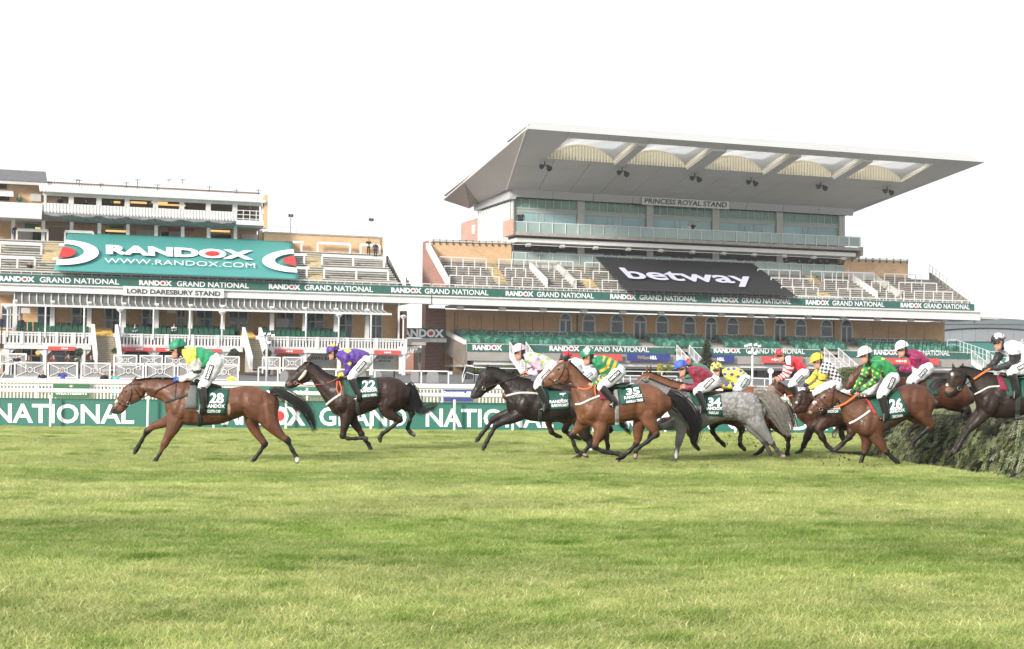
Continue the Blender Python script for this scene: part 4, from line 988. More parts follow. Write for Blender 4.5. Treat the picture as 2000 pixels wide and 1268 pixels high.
    if H.get('dapple'):
        rr_ = random.Random(3); cs = [(rr_.uniform(350, 1250), rr_.uniform(480, 880), rr_.uniform(11, 19)) for _ in range(420)]; w = np.zeros(N)
        for a_, b_, r_ in cs: w = np.maximum(w, 1-sstep(np.hypot(q[:, 0]-a_, q[:, 1]-b_), r_*.35, r_))
        col = lerpc(col, (.46, .455, .45), w*.42*(.35+.65*sstep(q[:, 0], *H['dapple']))*(1-sstep(q[:, 1], 760, 900)))
    if False:
        g = np.sin(q[:, 0]*.11+2*np.sin(q[:, 1]*.05))*np.sin(q[:, 1]*.12+1.5*np.sin(q[:, 0]*.06)); w = sstep(g, .1, .8)*.38*sstep(q[:, 0], *H['dapple']); col = lerpc(col, (.62, .61, .60), w)
    if H.get('muzzle'):
        x, y, r = H['muzzle']; d = np.hypot(q[:, 0]-x, q[:, 1]-y); col = lerpc(col, (.03, .024, .022), .85*(1-sstep(d, r*.5, r)))
    for x, y, rx, ry, c in H.get('marks', []):
        d = np.hypot((q[:, 0]-x)/rx, (q[:, 1]-y)/ry); col = lerpc(col, c, 1-sstep(d, .7, 1.0))
    set_col(me, col); V2 = V-np.array(root.location); set_mverts(me, V2)
    # work with world copy for draping
    class _M: pass
    sk = Skin.__new__(Skin); sk.fr = fr; sk.v = V; sk.last = fr.Y-.25; sk.t = BVHTree.FromPolygons([tuple(a) for a in V], [tuple(p.vertices) for p in me.polygons])
    link('body', me, root, [COAT])
    # eye, nostril
    for (x, y) in H.get('eye', []):
        c = sk(x, y, .0); MB().sphere(c, (.022, .016, .018), 10, 8).build('eye', EYE, root, smooth=True)
    if 'nostril' in H:
        c = sk(*H['nostril'], .0); MB().sphere(c, (.013, .008, .02), 8, 6).build('nostril', EYE, root, smooth=True)
    # mane
    if H.get('mane'):
        C = catmull(H['mane'], 14); m = MB(); hl = H.get('mane_len', 22)
        for i in range(len(C)-1):
            for j in range(5):
                t = random.random(); x, y = C[i]*(1-t)+C[i+1]*t; dx, dy = (C[i+1]-C[i])/np.linalg.norm(C[i+1]-C[i]); nx, ny = dy, -dx
                if ny > 0: nx, ny = -nx, -ny
                la = random.uniform(-.03, .03); l = hl*random.uniform(.5, 1.1); sw = random.uniform(.1, .9)*H.get('mane_sweep', 1)
                a = fr.p(x-nx*6, y-ny*6, la); b = fr.p(x+nx*l*.6+dx*l*sw*.4, y+ny*l*.6+dy*l*sw*.4, la*1.6); c = fr.p(x+nx*l*.75+dx*l*sw*1.0, y+ny*l*.75+dy*l*sw*1.0, la*2)
                m.tube([a, b, c], [.007, .005, .001], 3, cap=False)
        m.build('mane', HAIR(*H['hair']), root)
    # tail
    if H.get('tail'):
        T = catmull([(*p,) for p in H['tail']['path']], 5); m = MB(); ns = H['tail'].get('n', 170); Tn = len(T)
        for i in range(ns):
            a = random.gauss(0, .42); b = random.gauss(0, .42); l = random.uniform(.55, 1.0) if i > ns*.25 else random.uniform(.9, 1.04); pts = []
            K = 12; ph = random.uniform(0, 6); wv = random.uniform(0, .16)
            for j in range(K):
                f = j/(K-1)*l*(Tn-1); i0 = min(int(f), Tn-2); t = f-i0; x, y, w = T[i0]*(1-t)+T[i0+1]*t; dx, dy = (T[i0+1]-T[i0])[:2]; nl = math.hypot(dx, dy)+1e-9
                o = (a+wv*math.sin(ph+j*.9))*w; pts.append(fr.p(x-dy/nl*o, y+dx/nl*o, b*w*k*.8))
            m.tube(pts, [.007*(1-.75*j/(K-1)) for j in range(K)], 3, cap=False)
        C = [T[int(i)] for i in np.linspace(0, (Tn-1)*.72, 9)]
        m.tube([fr.p(x, y) for x, y, w in C], [max(w*k*.52*(1-.07*i), .01) for i, (x, y, w) in enumerate(C)], 8)
        hm = HAIR(*H.get('tailhair', H['hair'])); m.build('tail', hm, root)
    # tack
    m = MB()
    for pts, r in H.get('bridle', []): strap(m, sk, pts, r)
    if m.v: m.build('bridle', LEATH, root)
    if H.get('bit'):
        c = sk(*H['bit'], .012); m = MB(); m.tube([c+Vector((.033*math.cos(a), -.002, .033*math.sin(a))) for a in [2*math.pi*i/12 for i in range(13)]], .005, 6, cap=False); m.build('bit_ring', SILV, root, smooth=True)
    for nm, pts, r, mt in H.get('straps', []):
        m = MB(); strap(m, sk, pts, r, .008); m.build(nm, mt, root)
    if H.get('reins'):
        for pts, r, mt in H['reins']:
            m = MB(); Q = catmull([(*p,) for p in pts], 5); m.tube([fr.p(x, y, la) for x, y, la in Q], r, 6); m.build('rein', mt, root)
    C = H.get('cloth')
    if C:
        cl = None
        m = MB()
        for q_ in C.get('pads', []): drape_quad(m, sk, q_, 8, 5, .010)
        if m.v: m.build('saddle_pad', C.get('padmat', CLOTHG), root, smooth=False)
        m = MB(); drape_quad(m, sk, C['quad'], 12, 10, .016); cl = m.build('number_cloth', CLOTHG, root, smooth=True)
        m = MB()
        for t in C.get('text', []):
            s_, c_, w_, h_, rot, bold = t; drape_text(m, sk, s_, c_, w_, h_, rot, .024, bold, 0, s_ in ('RANDOX',))
            if s_ == 'ANDOX':
                pass
        if m.v: m.build('lettering', [PRINT, REDP], cl, org=root.location)
        if C.get('tint'): pass
        for nm, q_, mt in C.get('extra', []):
            m = MB(); drape_quad(m, sk, q_, 6, 4, .022); m.build(nm, mt, root, smooth=True)
    if H.get('girth'):
        m = MB(); pts = H['girth']; strap(m, sk, pts, .028, .002); strap(m, sk, [(x+14, y) for x, y in pts], .024, .002); m.build('girth', H.get('girthmat', GIRTH), root)
    if H.get('saddle'):
        so2 = Solid(); P = H['saddle']; so2.tube([fr.n(x, y, 0) for x, y, r in P], [r*k for x, y, r in P], 1.9, 14); me2 = dyn_remesh(so2.v, so2.f, .015, 2); set_mverts(me2, mverts(me2)-np.array(root.location)); link('saddle', me2, root, [LEATH])
    for nm, pts, r, mt in H.get('rolls', []):
        so2 = Solid(); Q = [sk(x, y, .02) for x, y in pts]; m = MB(); Q2 = catmull([tuple(q) for q in Q], 4); rr = [r*(.55+.45*math.sin(math.pi*min(max(i/(len(Q2)-1), .08), .92))) for i in range(len(Q2))]; m.tube([Vector(q) for q in Q2], rr, 10); m.build(nm, mt, root, smooth=True)
    return root, sk

def finger_hand(so_mb, P, dirv, up, k=1.0):     # palm plus four curled fingers and a thumb, closed round the reins
    P = Vector(P); f = Vector(dirv).normalized(); u = (Vector(up)-f*Vector(up).dot(f)).normalized(); l = f.cross(u)
    so_mb.sphere(P+f*.02*k, (.045*k, .026*k, .036*k), 10, 8)
    for i, ln in enumerate((.030, .034, .032, .025)):
        a = P+f*.055*k+u*(.026-.018*i)*k-l*.01*k; b = a+f*ln*.8*k; c = b-l*.0+u*-.004*k+f*-.004*k+l*.026*k; d = a+f*.0*k+l*.036*k
        so_mb.tube([a, b, c, d], [.0105*k, .0098*k, .009*k, .0075*k], 6)
    a = P+f*.01*k+u*.034*k; so_mb.tube([a, a+f*.03*k+u*.012*k, a+f*.055*k+u*.002*k+l*.012*k], [.0115*k, .0105*k, .008*k], 6)
WH = (.78, .78, .80)
def make_rider(fr, D, label):
    k = fr.k; hx, hy = D['hip'][:2]; r0 = fr.p(hx, hy); root = empty('person', tuple(r0), label, 'person', 'jockeys riding in the race'); O = np.array(r0)
    ox, oy = D.get('off', (0, 0))
    f = lambda x, y, la=0: fr.n(x, y, la)
    # head
    cx, cy, cr = D['cap']; fx, fy = D['face']; hc = f(cx, cy, 0); fc = f(fx, fy, 0); R_ = cr*k
    tl = D.get('turn', 0)
    def head_solid(so, infl=0):
        so.ball(hc*.86+fc*.14, (R_*.80+infl, R_*.70+infl, R_*.80+infl))
        so.ball(fc, (.066+infl, .062+infl, .084+infl))
        d = fc-hc; d = d/np.linalg.norm(d); fw = np.array([-1.0, 0, -.1]) 
        so.ball(fc+fw*.066+np.array([0, 0, .004]), (.022, .013, .02)); so.ball(fc+fw*.052+np.array([0, 0, -.04]), (.022, .022, .015)); so.ball(fc+fw*.048+np.array([0, 0, -.066]), (.022, .024, .018))
    T = D['torso']        # (xtop,ytop,xbot,ybot,lateral)
    def torso(so, g=0.0):
        rows = []
        for x0, y0, x1, y1, w in T:
            a = f(x0, y0); b = f(x1, y1); c = (a+b)/2; h = (a-b)/2; L_ = np.linalg.norm(h); rows.append(np.concatenate([c, h*(1+g/L_), [w+g]]))
        Q = catmull(rows, 4); so.ring_loft([q[:3] for q in Q], [q[3:6] for q in Q], [np.array([0, max(q[6], .02), 0]) for q in Q], 18)
    def limb(so, pts, la0, la1, g=0.0, i0=0, i1=None, lats=None):
        n = len(pts); pts_ = pts[i0:i1]; 
        ls = [la0+(la1-la0)*min(1, i/max(n-1, 1)) for i in range(n)][i0:i1]
        so.tube([f(x, y, l) for (x, y, r), l in zip(pts_, ls)], [max(r*k+g, .012) for x, y, r in pts_], .92)
    arms = [(D['arm'], -.19, -.10)]+([(D['arm2'], .17, .08)] if 'arm2' in D else [([(x+D.get('armdx', 10), y-6, r*.95) for x, y, r in D['arm']], .19, .10)])
    leg = D['leg']; boot = D['boot']; legs2 = D.get('leg2', [(x+6, y, r) for x, y, r in leg]); boots2 = [(x+8, y, r) for x, y, r in boot]
    neck = [D['neck'] if 'neck' in D else ((T[0][0]+T[0][2])/2, (T[0][1]+T[0][3])/2)]
    # body under the clothes: one continuous figure
    so = Solid(); head_solid(so); torso(so, -.024)
    nb = f(neck[0][0], neck[0][1]); so.tube([hc*.3+fc*.7+np.array([.03, 0, 0]), (hc*.3+fc*.7)*.5+nb*.5+np.array([.02, 0, 0]), nb], [.062, .062, .075], 1)
    for a, l0, l1 in arms: limb(so, a, l0, l1, -.018)
    hipc = f(hx, hy)
    for (lg, bt, l0, l1) in ((leg, boot, -.12, -.31), (legs2, boots2, .12, .31)):
        pts = lg+bt[1:]; n = len(pts); ls = [l0+(l1-l0)*min(1, i/(len(lg)-1)) for i in range(n)]
        so.tube([f(x, y, l) for (x, y, r), l in zip(pts, ls)], [max(r*k-.024, .02) for x, y, r in pts], .9)
    me = dyn_remesh(so.v, so.f, .0135, 2); V = mverts(me); q = fr.inv(V)
    col = np.tile(np.array([.50, .27, .19]), (len(V), 1))
    d1, _ = seg_dist(V, hc+np.array([.035, 0, -.05]), nb); dn = np.linalg.norm(V-(fc+np.array([-.03, 0, -.01])), axis=1)
    mask = (V[:, 0] > fc[0]+.028) & (np.linalg.norm(V-nb, axis=1) < .4); col[mask] = (.02, .02, .022)
    mth = np.linalg.norm((V-(fc+np.array([-.06, 0, -.045])))*np.array([1, 1, 2.2]), axis=1) < .022; col[mth] = (.30, .10, .09)
    lw = V[:, 2] < hipc[2]+.05; far_ = np.min([np.linalg.norm(V-f(a[-1][0], a[-1][1], l1), axis=1) for a, l0, l1 in arms], axis=0) > .16; col[lw & far_ & (np.linalg.norm(V-fc, axis=1) > .25)] = (.3, .3, .3)
    if D.get('glove'):
        for a, l0, l1 in arms:
            h = f(a[-1][0], a[-1][1], l1); col[np.linalg.norm(V-h, axis=1) < .085] = D['glove']
    set_col(me, col); set_mverts(me, V-O)
    body = link('body', me, root, [SKIN])
    gm = mat('glove_'+str(D.get('glove')), D['glove'] if D.get('glove') else (.50, .27, .19), .6)
    for (a, l0, l1) in arms:
        h = f(a[-1][0], a[-1][1], l1); e = f(a[-2][0], a[-2][1], l1); m = MB(); finger_hand(m, h, h-e, (0, 0, 1), 1.05); m.build('hand', gm, root, smooth=True, org=O)
    # shirt
    so = Solid(); torso(so, .006)
    for a, l0, l1 in arms: limb(so, a, l0, l1, .004, 0, len(a)-1)
    for a, l0, l1 in arms: 
        P = [a[-2], ((a[-2][0]*.35+a[-1][0]*.65), (a[-2][1]*.35+a[-1][1]*.65), (a[-2][2]+a[-1][2])/2)]; so.tube([f(x, y, l1) for x, y, r in P], [r*k+.006 for x, y, r in P], .95, sub=2)
    me = dyn_remesh(so.v, so.f, .0125, 2); V = mverts(me)
    wr = .009*np.sin(V[:, 0]*34+V[:, 2]*21+3*np.sin(V[:, 1]*17))*np.sin(V[:, 2]*37-V[:, 0]*13); nrm = np.empty(len(V)*3); me.vertices.foreach_get('normal', nrm); V = V+nrm.reshape(-1, 3)*wr[:, None]
    q = fr.inv(V)
    da = np.full(len(V), 9.); ta = np.zeros(len(V))
    for a, l0, l1 in arms:
        n = len(a)
        for i in range(n-1):
            d, t = seg_dist(V, f(a[i][0], a[i][1], l0+(l1-l0)*i/(n-1)), f(a[i+1][0], a[i+1][1], l0+(l1-l0)*(i+1)/(n-1))); d = d-max(a[i][2]*k, .03)*1.15; m_ = d < da; ta = np.where(m_, (i+t)/(n-1), ta); da = np.where(m_, d, da)
    sleeve = (da < .012) & (ta > .10)
    col = D['silks'](q[:, 0], q[:, 1], sleeve, ta, len(V)); 
    if D.get('band', True) is not False:
        bc = D.get('band', (.02, .02, .02)) or (.02, .02, .02); bw = D.get('bandat', (.36, .46)); mk = sleeve & (ta > bw[0]) & (ta < bw[1]); col[mk] = (.02, .02, .02) if bc is True else bc
    set_col(me, col); set_mverts(me, V-O); link('silk_jacket', me, root, [FABC('cloth')])
    # breeches and boots
    so = Solid()
    x0, y0, x1, y1, w = T[-1]; a = f(x0, y0); b = f(x1, y1)
    so.tube([(a+b)*.2+f(hx, hy)*.6, f(hx, hy)], [np.linalg.norm(a-b)/2*.93, leg[0][2]*k*1.02], 1.25)
    for lg, l0, l1 in ((leg, -.10, -.30), (legs2, .10, .30)): limb(so, lg, l0, l1, .004)
    me = dyn_remesh(so.v, so.f, .0125, 2); V = mverts(me); n_ = np.empty(len(V)*3); me.vertices.foreach_get('normal', n_)
    wr = .006*np.sin(V[:, 0]*25+V[:, 2]*31)*np.sin(V[:, 2]*22-V[:, 0]*19); V = V+n_.reshape(-1, 3)*wr[:, None]
    bt_me = me; skb = Skin.__new__(Skin); skb.fr = fr; skb.v = V; skb.last = fr.Y-.3; skb.t = BVHTree.FromPolygons([tuple(p) for p in V], [tuple(p.vertices) for p in me.polygons])
    set_mverts(me, V-O); br = link('breeches', me, root, [BREECH])
    if D.get('patch'):
        (ax, ay), (bx, by), hw = D['patch']; dx, dy = bx-ax, by-ay; L_ = math.hypot(dx, dy); nx, ny = -dy/L_, dx/L_; m = MB()
        # a is the start (lower left) of the word
        drape_quad(m, skb, [(ax-nx*-hw*-1, ay-ny*hw), (bx-nx*hw, by-ny*hw), (bx+nx*hw, by+ny*hw), (ax+nx*hw, ay+ny*hw)], 3, 8, .008, .006, 0)
        pc = D.get('patchmat', None) or mat('patch_black', (.02, .02, .02), .6)
        drape_text(m, skb, 'RANDOX', ((ax+bx)/2, (ay+by)/2), L_*.86, hw*1.15, math.degrees(math.atan2(dy, dx)), .017, .05, 1)
        m.build('sponsor_patch', [pc, PRINT], br, org=O)
    for bt, la in ((boot, -.31), (boots2, .31)):
        so = Solid(); so.tube([f(x, y, la) for x, y, r in bt], [r*k+.004 for x, y, r in bt], .85)
        tx, ty = D['toe'] if la < 0 else (D['toe'][0]+8, D['toe'][1]); an = bt[-1]; so.tube([f(an[0]+an[2]*.5, an[1]+an[2]*.3, la), f((an[0]+tx)/2, (an[1]+ty)/2+an[2]*.35, la), f(tx, ty, la)], [.042, .038, .028], .9)
        me = dyn_remesh(so.v, so.f, .012, 2); set_mverts(me, mverts(me)-O); link('boot', me, root, [BOOT])
        st = f((an[0]+tx)/2, (an[1]+ty)/2+an[2]*.9, la); m = MB(); m.tube([tuple(st+np.array([-.0, -.05, 0])), tuple(st+np.array([0, .05, 0]))], .009, 6); m.tube([tuple(st+np.array([0, -.05, 0])), tuple(st+np.array([.01, -.03, .13])), tuple(st+np.array([.02, -.0, .2]))], .006, 6); m.build('stirrup', SILV, root, org=O)
    # cap with peak and strap, goggles
    so = MB(); n, mm = 22, 14; base = []
    ca = math.radians(D.get('tilt', 18)); m = MB(); Rx, Ry, Rz = R_*1.0, R_*.88, R_*.94; vs = []; fs = []
    for j in range(mm+1):
        ph = (math.pi*.54)*j/mm
        for i in range(n):
            t = 2*math.pi*i/n; x = Rx*math.sin(ph)*math.cos(t); y = Ry*math.sin(ph)*math.sin(t); z = Rz*math.cos(ph)
            X = x*math.cos(ca)+z*math.sin(-ca); Z = x*math.sin(ca)+z*math.cos(ca); vs.append(np.array([X, y, Z])+hc+np.array([0, 0, 0]))
    for j in range(mm):
        for i in range(n): fs.append((j*n+i, (j+1)*n+i, (j+1)*n+(i+1) % n, j*n+(i+1) % n))
    fs.append(tuple(mm*n+i for i in range(n)))
    b0 = len(vs)      # peak
    for j in range(2):
        for i in range(9):
            t = math.pi-.95+1.9*i/8; rr_ = 1.0 if j == 0 else 1.36; x = Rx*rr_*math.cos(t); y = Ry*1.0*math.sin(t)*(1 if j == 0 else .92); z = -.06*Rz if j == 0 else -.20*Rz
            vs.append(np.array([x*math.cos(ca)-z*math.sin(ca), y, x*math.sin(ca)+z*math.cos(ca)])+hc)
    for i in range(8): fs.append((b0+i, b0+i+1, b0+9+i+1, b0+9+i))
    me = bpy.data.meshes.new('cap'); me.from_pydata([tuple(v-O) for v in vs], [], fs); me.polygons.foreach_set('use_smooth', [True]*len(me.polygons))
    qq = fr.inv(np.array(vs)); col = D['capcol']((qq[:, 0]-cx)/cr, (qq[:, 1]-cy)/cr, np.array(vs)); set_col(me, col); sdv = None
    c_ = link('cap', me, root, [HELM]); sb = c_.modifiers.new('s', 'SUBSURF'); sb.levels = 1; sb.render_levels = 1
    m = MB(); pk = []
    for i in range(13):
        t = math.pi*i/12; pk.append(tuple(hc+np.array([R_*(.55*math.cos(0)*.0)+.25*R_, -R_*.92*math.cos(t), R_*.92*math.sin(t)])+np.array([.12*R_*math.sin(t), 0, 0])))
    m.tube(pk, .004, 5); m.build('cap_band', LEATH, c_, org=O)
    m = MB(); gp = []
    g0 = hc*.42+fc*.58
    for i in range(11):
        t = -1.9+3.8*i/10; gp.append(tuple(g0+np.array([-.078*math.cos(t), .078*math.sin(t), .018-.03*math.cos(t)*.3])))
    m.tube(gp, [.008]+[.012]+[.021]*7+[.012]+[.008], 8); m.build('goggles', mat('goggle_lens', (.02, .018, .016), .12, .2, 3, coat=.5), root, smooth=True, org=O)
    return root
def solid_cap(c): return lambda x, y, V: np.tile(np.array(c), (len(x), 1))
def plain(body, sleeve=None):
    def g(x, y, s, t, n):
        c = np.tile(np.array(body), (n, 1))
        if sleeve is not None: c[s] = sleeve
        return c
    return g
# ------------------------------------------------------------------ horse and rider data, traced in zoomed views of the photograph
BAY = (.122, .049, .025); BAYD = (.075, .026, .013); DKB = (.026, .0115, .0085); BLK = (.016, .0105, .009); PTC = (.012, .009, .008)
CHEST = (.17, .065, .027); GREY = (.20, .195, .19)
ORANGE = mat('orange_rubber', (.75, .16, .04), .6, .1, 20); STRW = mat('white_strap', (.65, .65, .64), .6, .08, 20); SHEEP = mat('sheepskin', (.62, .57, .44), .95, .2, 30, bump=.01, bscale=40)
MARP = mat('maroon_cloth', (.20, .02, .05), .8, .1, 20); REDT = mat('red_trim', (.5, .03, .03), .7, .1, 20); GREYP = mat('grey_pad', (.12, .13, .13), .8, .1, 20); BRLE = mat('brown_leather', (.10, .045, .025), .5, .2, 20)
GN = (.012, .20, .085); YL = (.74, .60, .09); PU = (.085, .03, .25); PK = (.72, .49, .61); LG = (.25, .78, .08); GO = (.74, .43, .04); MA = (.20, .012, .035); BL_ = (.045, .12, .60); RD = (.56, .02, .035); MG = (.24, .006, .07)
BLKM = ('black', (.014, .011, .010))
FA = Fr(200, 640, 4.3727, 24.6)
HA = dict(coat=BAY, points=PTC, hair=BLKM,
 head=[(78,688,102,738,.05),(92,652,165,733,.055),(118,612,215,683,.06),(150,562,246,658,.07),(180,512,300,636,.085),(218,482,352,594,.095),(262,452,376,540,.09)],
 neck=[(310,450,400,585,.09),(400,441,470,610,.10),(500,438,532,650,.125),(610,440,550,735,.17)],
 trunk=[(740,443,610,815,.235),(850,480,760,838,.27),(990,508,985,828,.285),(1100,514,1110,790,.275),(1200,499,1212,762,.27),(1290,500,1290,800,.275),(1370,524,1395,830,.25),(1435,566,1462,760,.17)],
 legs=[(-.12,[(640,740,95),(610,840,66),(562,935,42),(528,1000,35),(488,1080,20),(458,1130,22),(425,1163,21),(395,1178,17)],4),
       (.12,[(620,770,80),(520,815,46),(440,838,38),(382,885,33),(335,965,21),(308,1012,23),(288,1045,25),(272,1076,14)],3),
       (-.13,[(1390,680,120),(1420,780,92),(1475,865,58),(1530,925,38),(1580,962,35),(1622,1045,23),(1658,1105,24),(1668,1135,20),(1640,1178,15)],4),
       (.13,[(1280,720,90),(1278,810,62),(1318,900,42),(1358,950,35),(1386,996,34),(1345,1062,22),(1300,1120,24),(1270,1158,19),(1250,1164,12)],4)],
 mass=[(660,700,75,-.17),(1340,650,105,-.10)], ears=[(258,470,296,408,16,-.05),(228,462,214,452,10,.05)],
 muzzle=(88,712,62), marks=[(110,628,24,16,(.6,.55,.5)),(393,1178,22,14,(.6,.55,.5)),(1665,1128,30,26,(.62,.56,.52)),(1640,1172,22,16,(.5,.42,.36)),(1080,700,14,60,(.45,.33,.27))],
 eye=[(200,545)], nostril=(100,700), mane=[(262,452),(320,447),(400,438),(500,435),(610,438),(720,440)], mane_len=16,
 tail=dict(path=[(1432,560,34),(1500,552,40),(1590,592,58),(1690,662,68),(1768,758,62),(1815,880,34)], n=210),
 bridle=[([(235,480),(250,560),(222,642)],.009),([(232,488),(330,478)],.008),([(128,640),(175,668),(222,655)],.009),([(258,500),(300,560),(330,610)],.008),([(150,615),(190,640)],.007)],
 bit=(222,652), straps=[('breast_girth',[(540,636),(620,610),(730,574)],.02,GIRTH),('martingale',[(630,480),(622,560),(618,620)],.007,LEATH)],
 reins=[([(225,655,-.09),(330,608,-.10),(450,545,-.13),(560,492,-.14),(640,452,-.13)],.009,LEATH)],
 cloth=dict(quad=[(905,498),(1085,520),(1045,745),(872,742)], pads=[[(790,446),(880,490),(868,690),(800,700)]], text=[('28',(975,602),122,88,2,.09),('RANDOX',(962,670),166,30,1,.05),('CLOTH CAP',(952,715),116,24,1,.05)],
   extra=[('weight_pad',[(762,452),(806,470),(810,690),(700,690)],GREYP)]),
 girth=[(822,730),(826,835)], saddle=[(800,452,18),(860,480,24),(940,498,24),(1010,508,14)])
RA = dict(cap=(645,164,74), face=(632,226), torso=[(705,185,700,255,.10),(748,172,738,318,.185),(800,168,800,345,.20),(880,182,868,352,.185),(962,212,922,340,.17)], hip=(968,278), arm=[(748,250,44),(798,330,38),(805,392,34),(740,425,26),(690,440,22),(655,446,20)], glove=(.05,.14,.5),
 leg=[(970,285,66),(930,380,56),(885,455,46),(848,518,38)], boot=[(850,518,36),(862,600,34),(862,665,28),(855,700,26)], toe=(805,716), patch=((890,445),(935,318),22),
 silks=lambda x,y,s,t,n: np.where(s[:,None],np.array([[.60,.59,.56]]),np.where((x<802+.08*(y-250))[:,None],np.array([YL]),np.array([(.012,.26,.10)]))), bandat=(.30,.40), capcol=solid_cap((.012,.24,.13)), armdx=-8)
FB = Fr(540, 650, 5.0722, 29.0)
HB = dict(coat=DKB, points=PTC, hair=BLKM,
 head=[(86,494,122,560,.05),(108,464,182,545,.055),(145,424,228,520,.06),(185,376,285,500,.08),(228,334,338,470,.095),(272,302,356,415,.09)],
 neck=[(322,300,352,470,.09),(400,338,380,525,.10),(485,402,430,605,.13),(575,440,500,712,.175)],
 trunk=[(670,447,560,800,.235),(750,452,660,842,.265),(860,455,800,828,.28),(960,445,935,782,.28),(1060,434,1030,742,.27),(1140,435,1110,765,.275),(1220,462,1195,790,.26),(1285,512,1270,730,.18)],
 legs=[(-.12,[(690,760,105),(690,850,66),(672,940,44),(656,1025,36),(710,1050,24),(780,1048,23),(845,1042,24),(895,1048,24)],3),
       (.10,[(720,790,90),(765,880,52),(808,945,42),(845,1008,36),(880,1065,25),(912,1105,27),(930,1150,27),(922,1182,20)],3),
       (-.13,[(1150,650,130),(1090,730,95),(1120,800,66),(1180,838,46),(1225,862,38),(1160,922,25),(1095,970,25),(1050,1000,27),(1025,1040,28),(1030,1082,18)],4),
       (.13,[(1270,690,85),(1320,750,55),(1340,800,40),(1318,880,25),(1300,945,26),(1325,985,27),(1368,1020,18)],2)],
 mass=[(650,700,85,-.17),(1190,600,110,-.10)], ears=[(312,322,344,262,15,-.05),(290,318,268,300,9,.05)], muzzle=(100,520,40), marks=[(120,505,38,22,(.16,.08,.05)),(1365,1000,24,20,(.2,.15,.13))],
 eye=[(212,378)], nostril=(98,512), mane=[(272,302),(330,299),(405,335),(485,400),(570,438),(660,445)], mane_len=15,
 tail=dict(path=[(1292,512,42),(1345,590,62),(1375,690,72),(1430,760,62),(1510,752,56),(1600,708,34)], n=220),
 bridle=[([(262,330),(275,400),(200,480)],.008),([(128,480),(170,505),(205,500)],.008)], bit=(190,497), rolls=[('cheek_piece',[(296,372),(268,420),(222,468)],.036,SHEEP)],
 straps=[('breast_girth',[(497,712),(560,660),(640,608)],.024,STRW),('martingale',[(602,482),(598,560),(618,612)],.012,ORANGE),('martingale',[(622,482),(645,560),(632,606)],.012,ORANGE)],
 reins=[([(195,497,-.09),(300,520,-.1),(430,512,-.12),(560,478,-.13),(650,420,-.12)],.010,mat('red_rein',(.3,.07,.05),.6,.1))],
 cloth=dict(quad=[(830,462),(990,446),(1016,640),(846,658)], pads=[[(662,470),(830,462),(835,655),(690,610)]], text=[('22',(914,515),130,86,-3,.09),('RANDOX',(915,572),170,30,-4,.05),('LORD DU MESNIL',(922,620),146,24,-6,.05)]),
 girth=[(792,670),(808,808)], saddle=[(690,450,16),(780,462,24),(870,452,18),(930,445,10)])
RB = dict(cap=(560,174,68), face=(556,232), torso=[(628,185,612,258,.10),(680,168,665,305,.185),(750,162,740,322,.20),(820,165,818,322,.185),(880,185,865,300,.17)], hip=(892,270), arm=[(682,235,44),(705,310,38),(708,372,33),(688,400,26),(665,415,21),(650,420,19)], glove=(.62,.6,.06),
 leg=[(895,275,62),(830,350,54),(775,400,46),(738,452,40)], boot=[(748,465,36),(780,545,32),(808,610,26),(812,640,25)], toe=(770,660), patch=((798,385),(880,285),20),
 silks=lambda x,y,s,t,n: np.where((((np.abs(x-705)/40+np.abs(y-178)/24)<1)|((np.abs(x-725)/28+np.abs(y-305)/22)<1)|(s&((np.abs(t-.72)<.09)|(np.abs(t-.28)<.06)&(x<668))))[:,None],np.array([YL]),np.array([PU])), bandat=(.42,.52),
 capcol=lambda x,y,V: np.where((y<-.62)[:,None],np.array([YL]),np.array([PU])))
FC = Fr(900, 650, 4.697, 27.0)
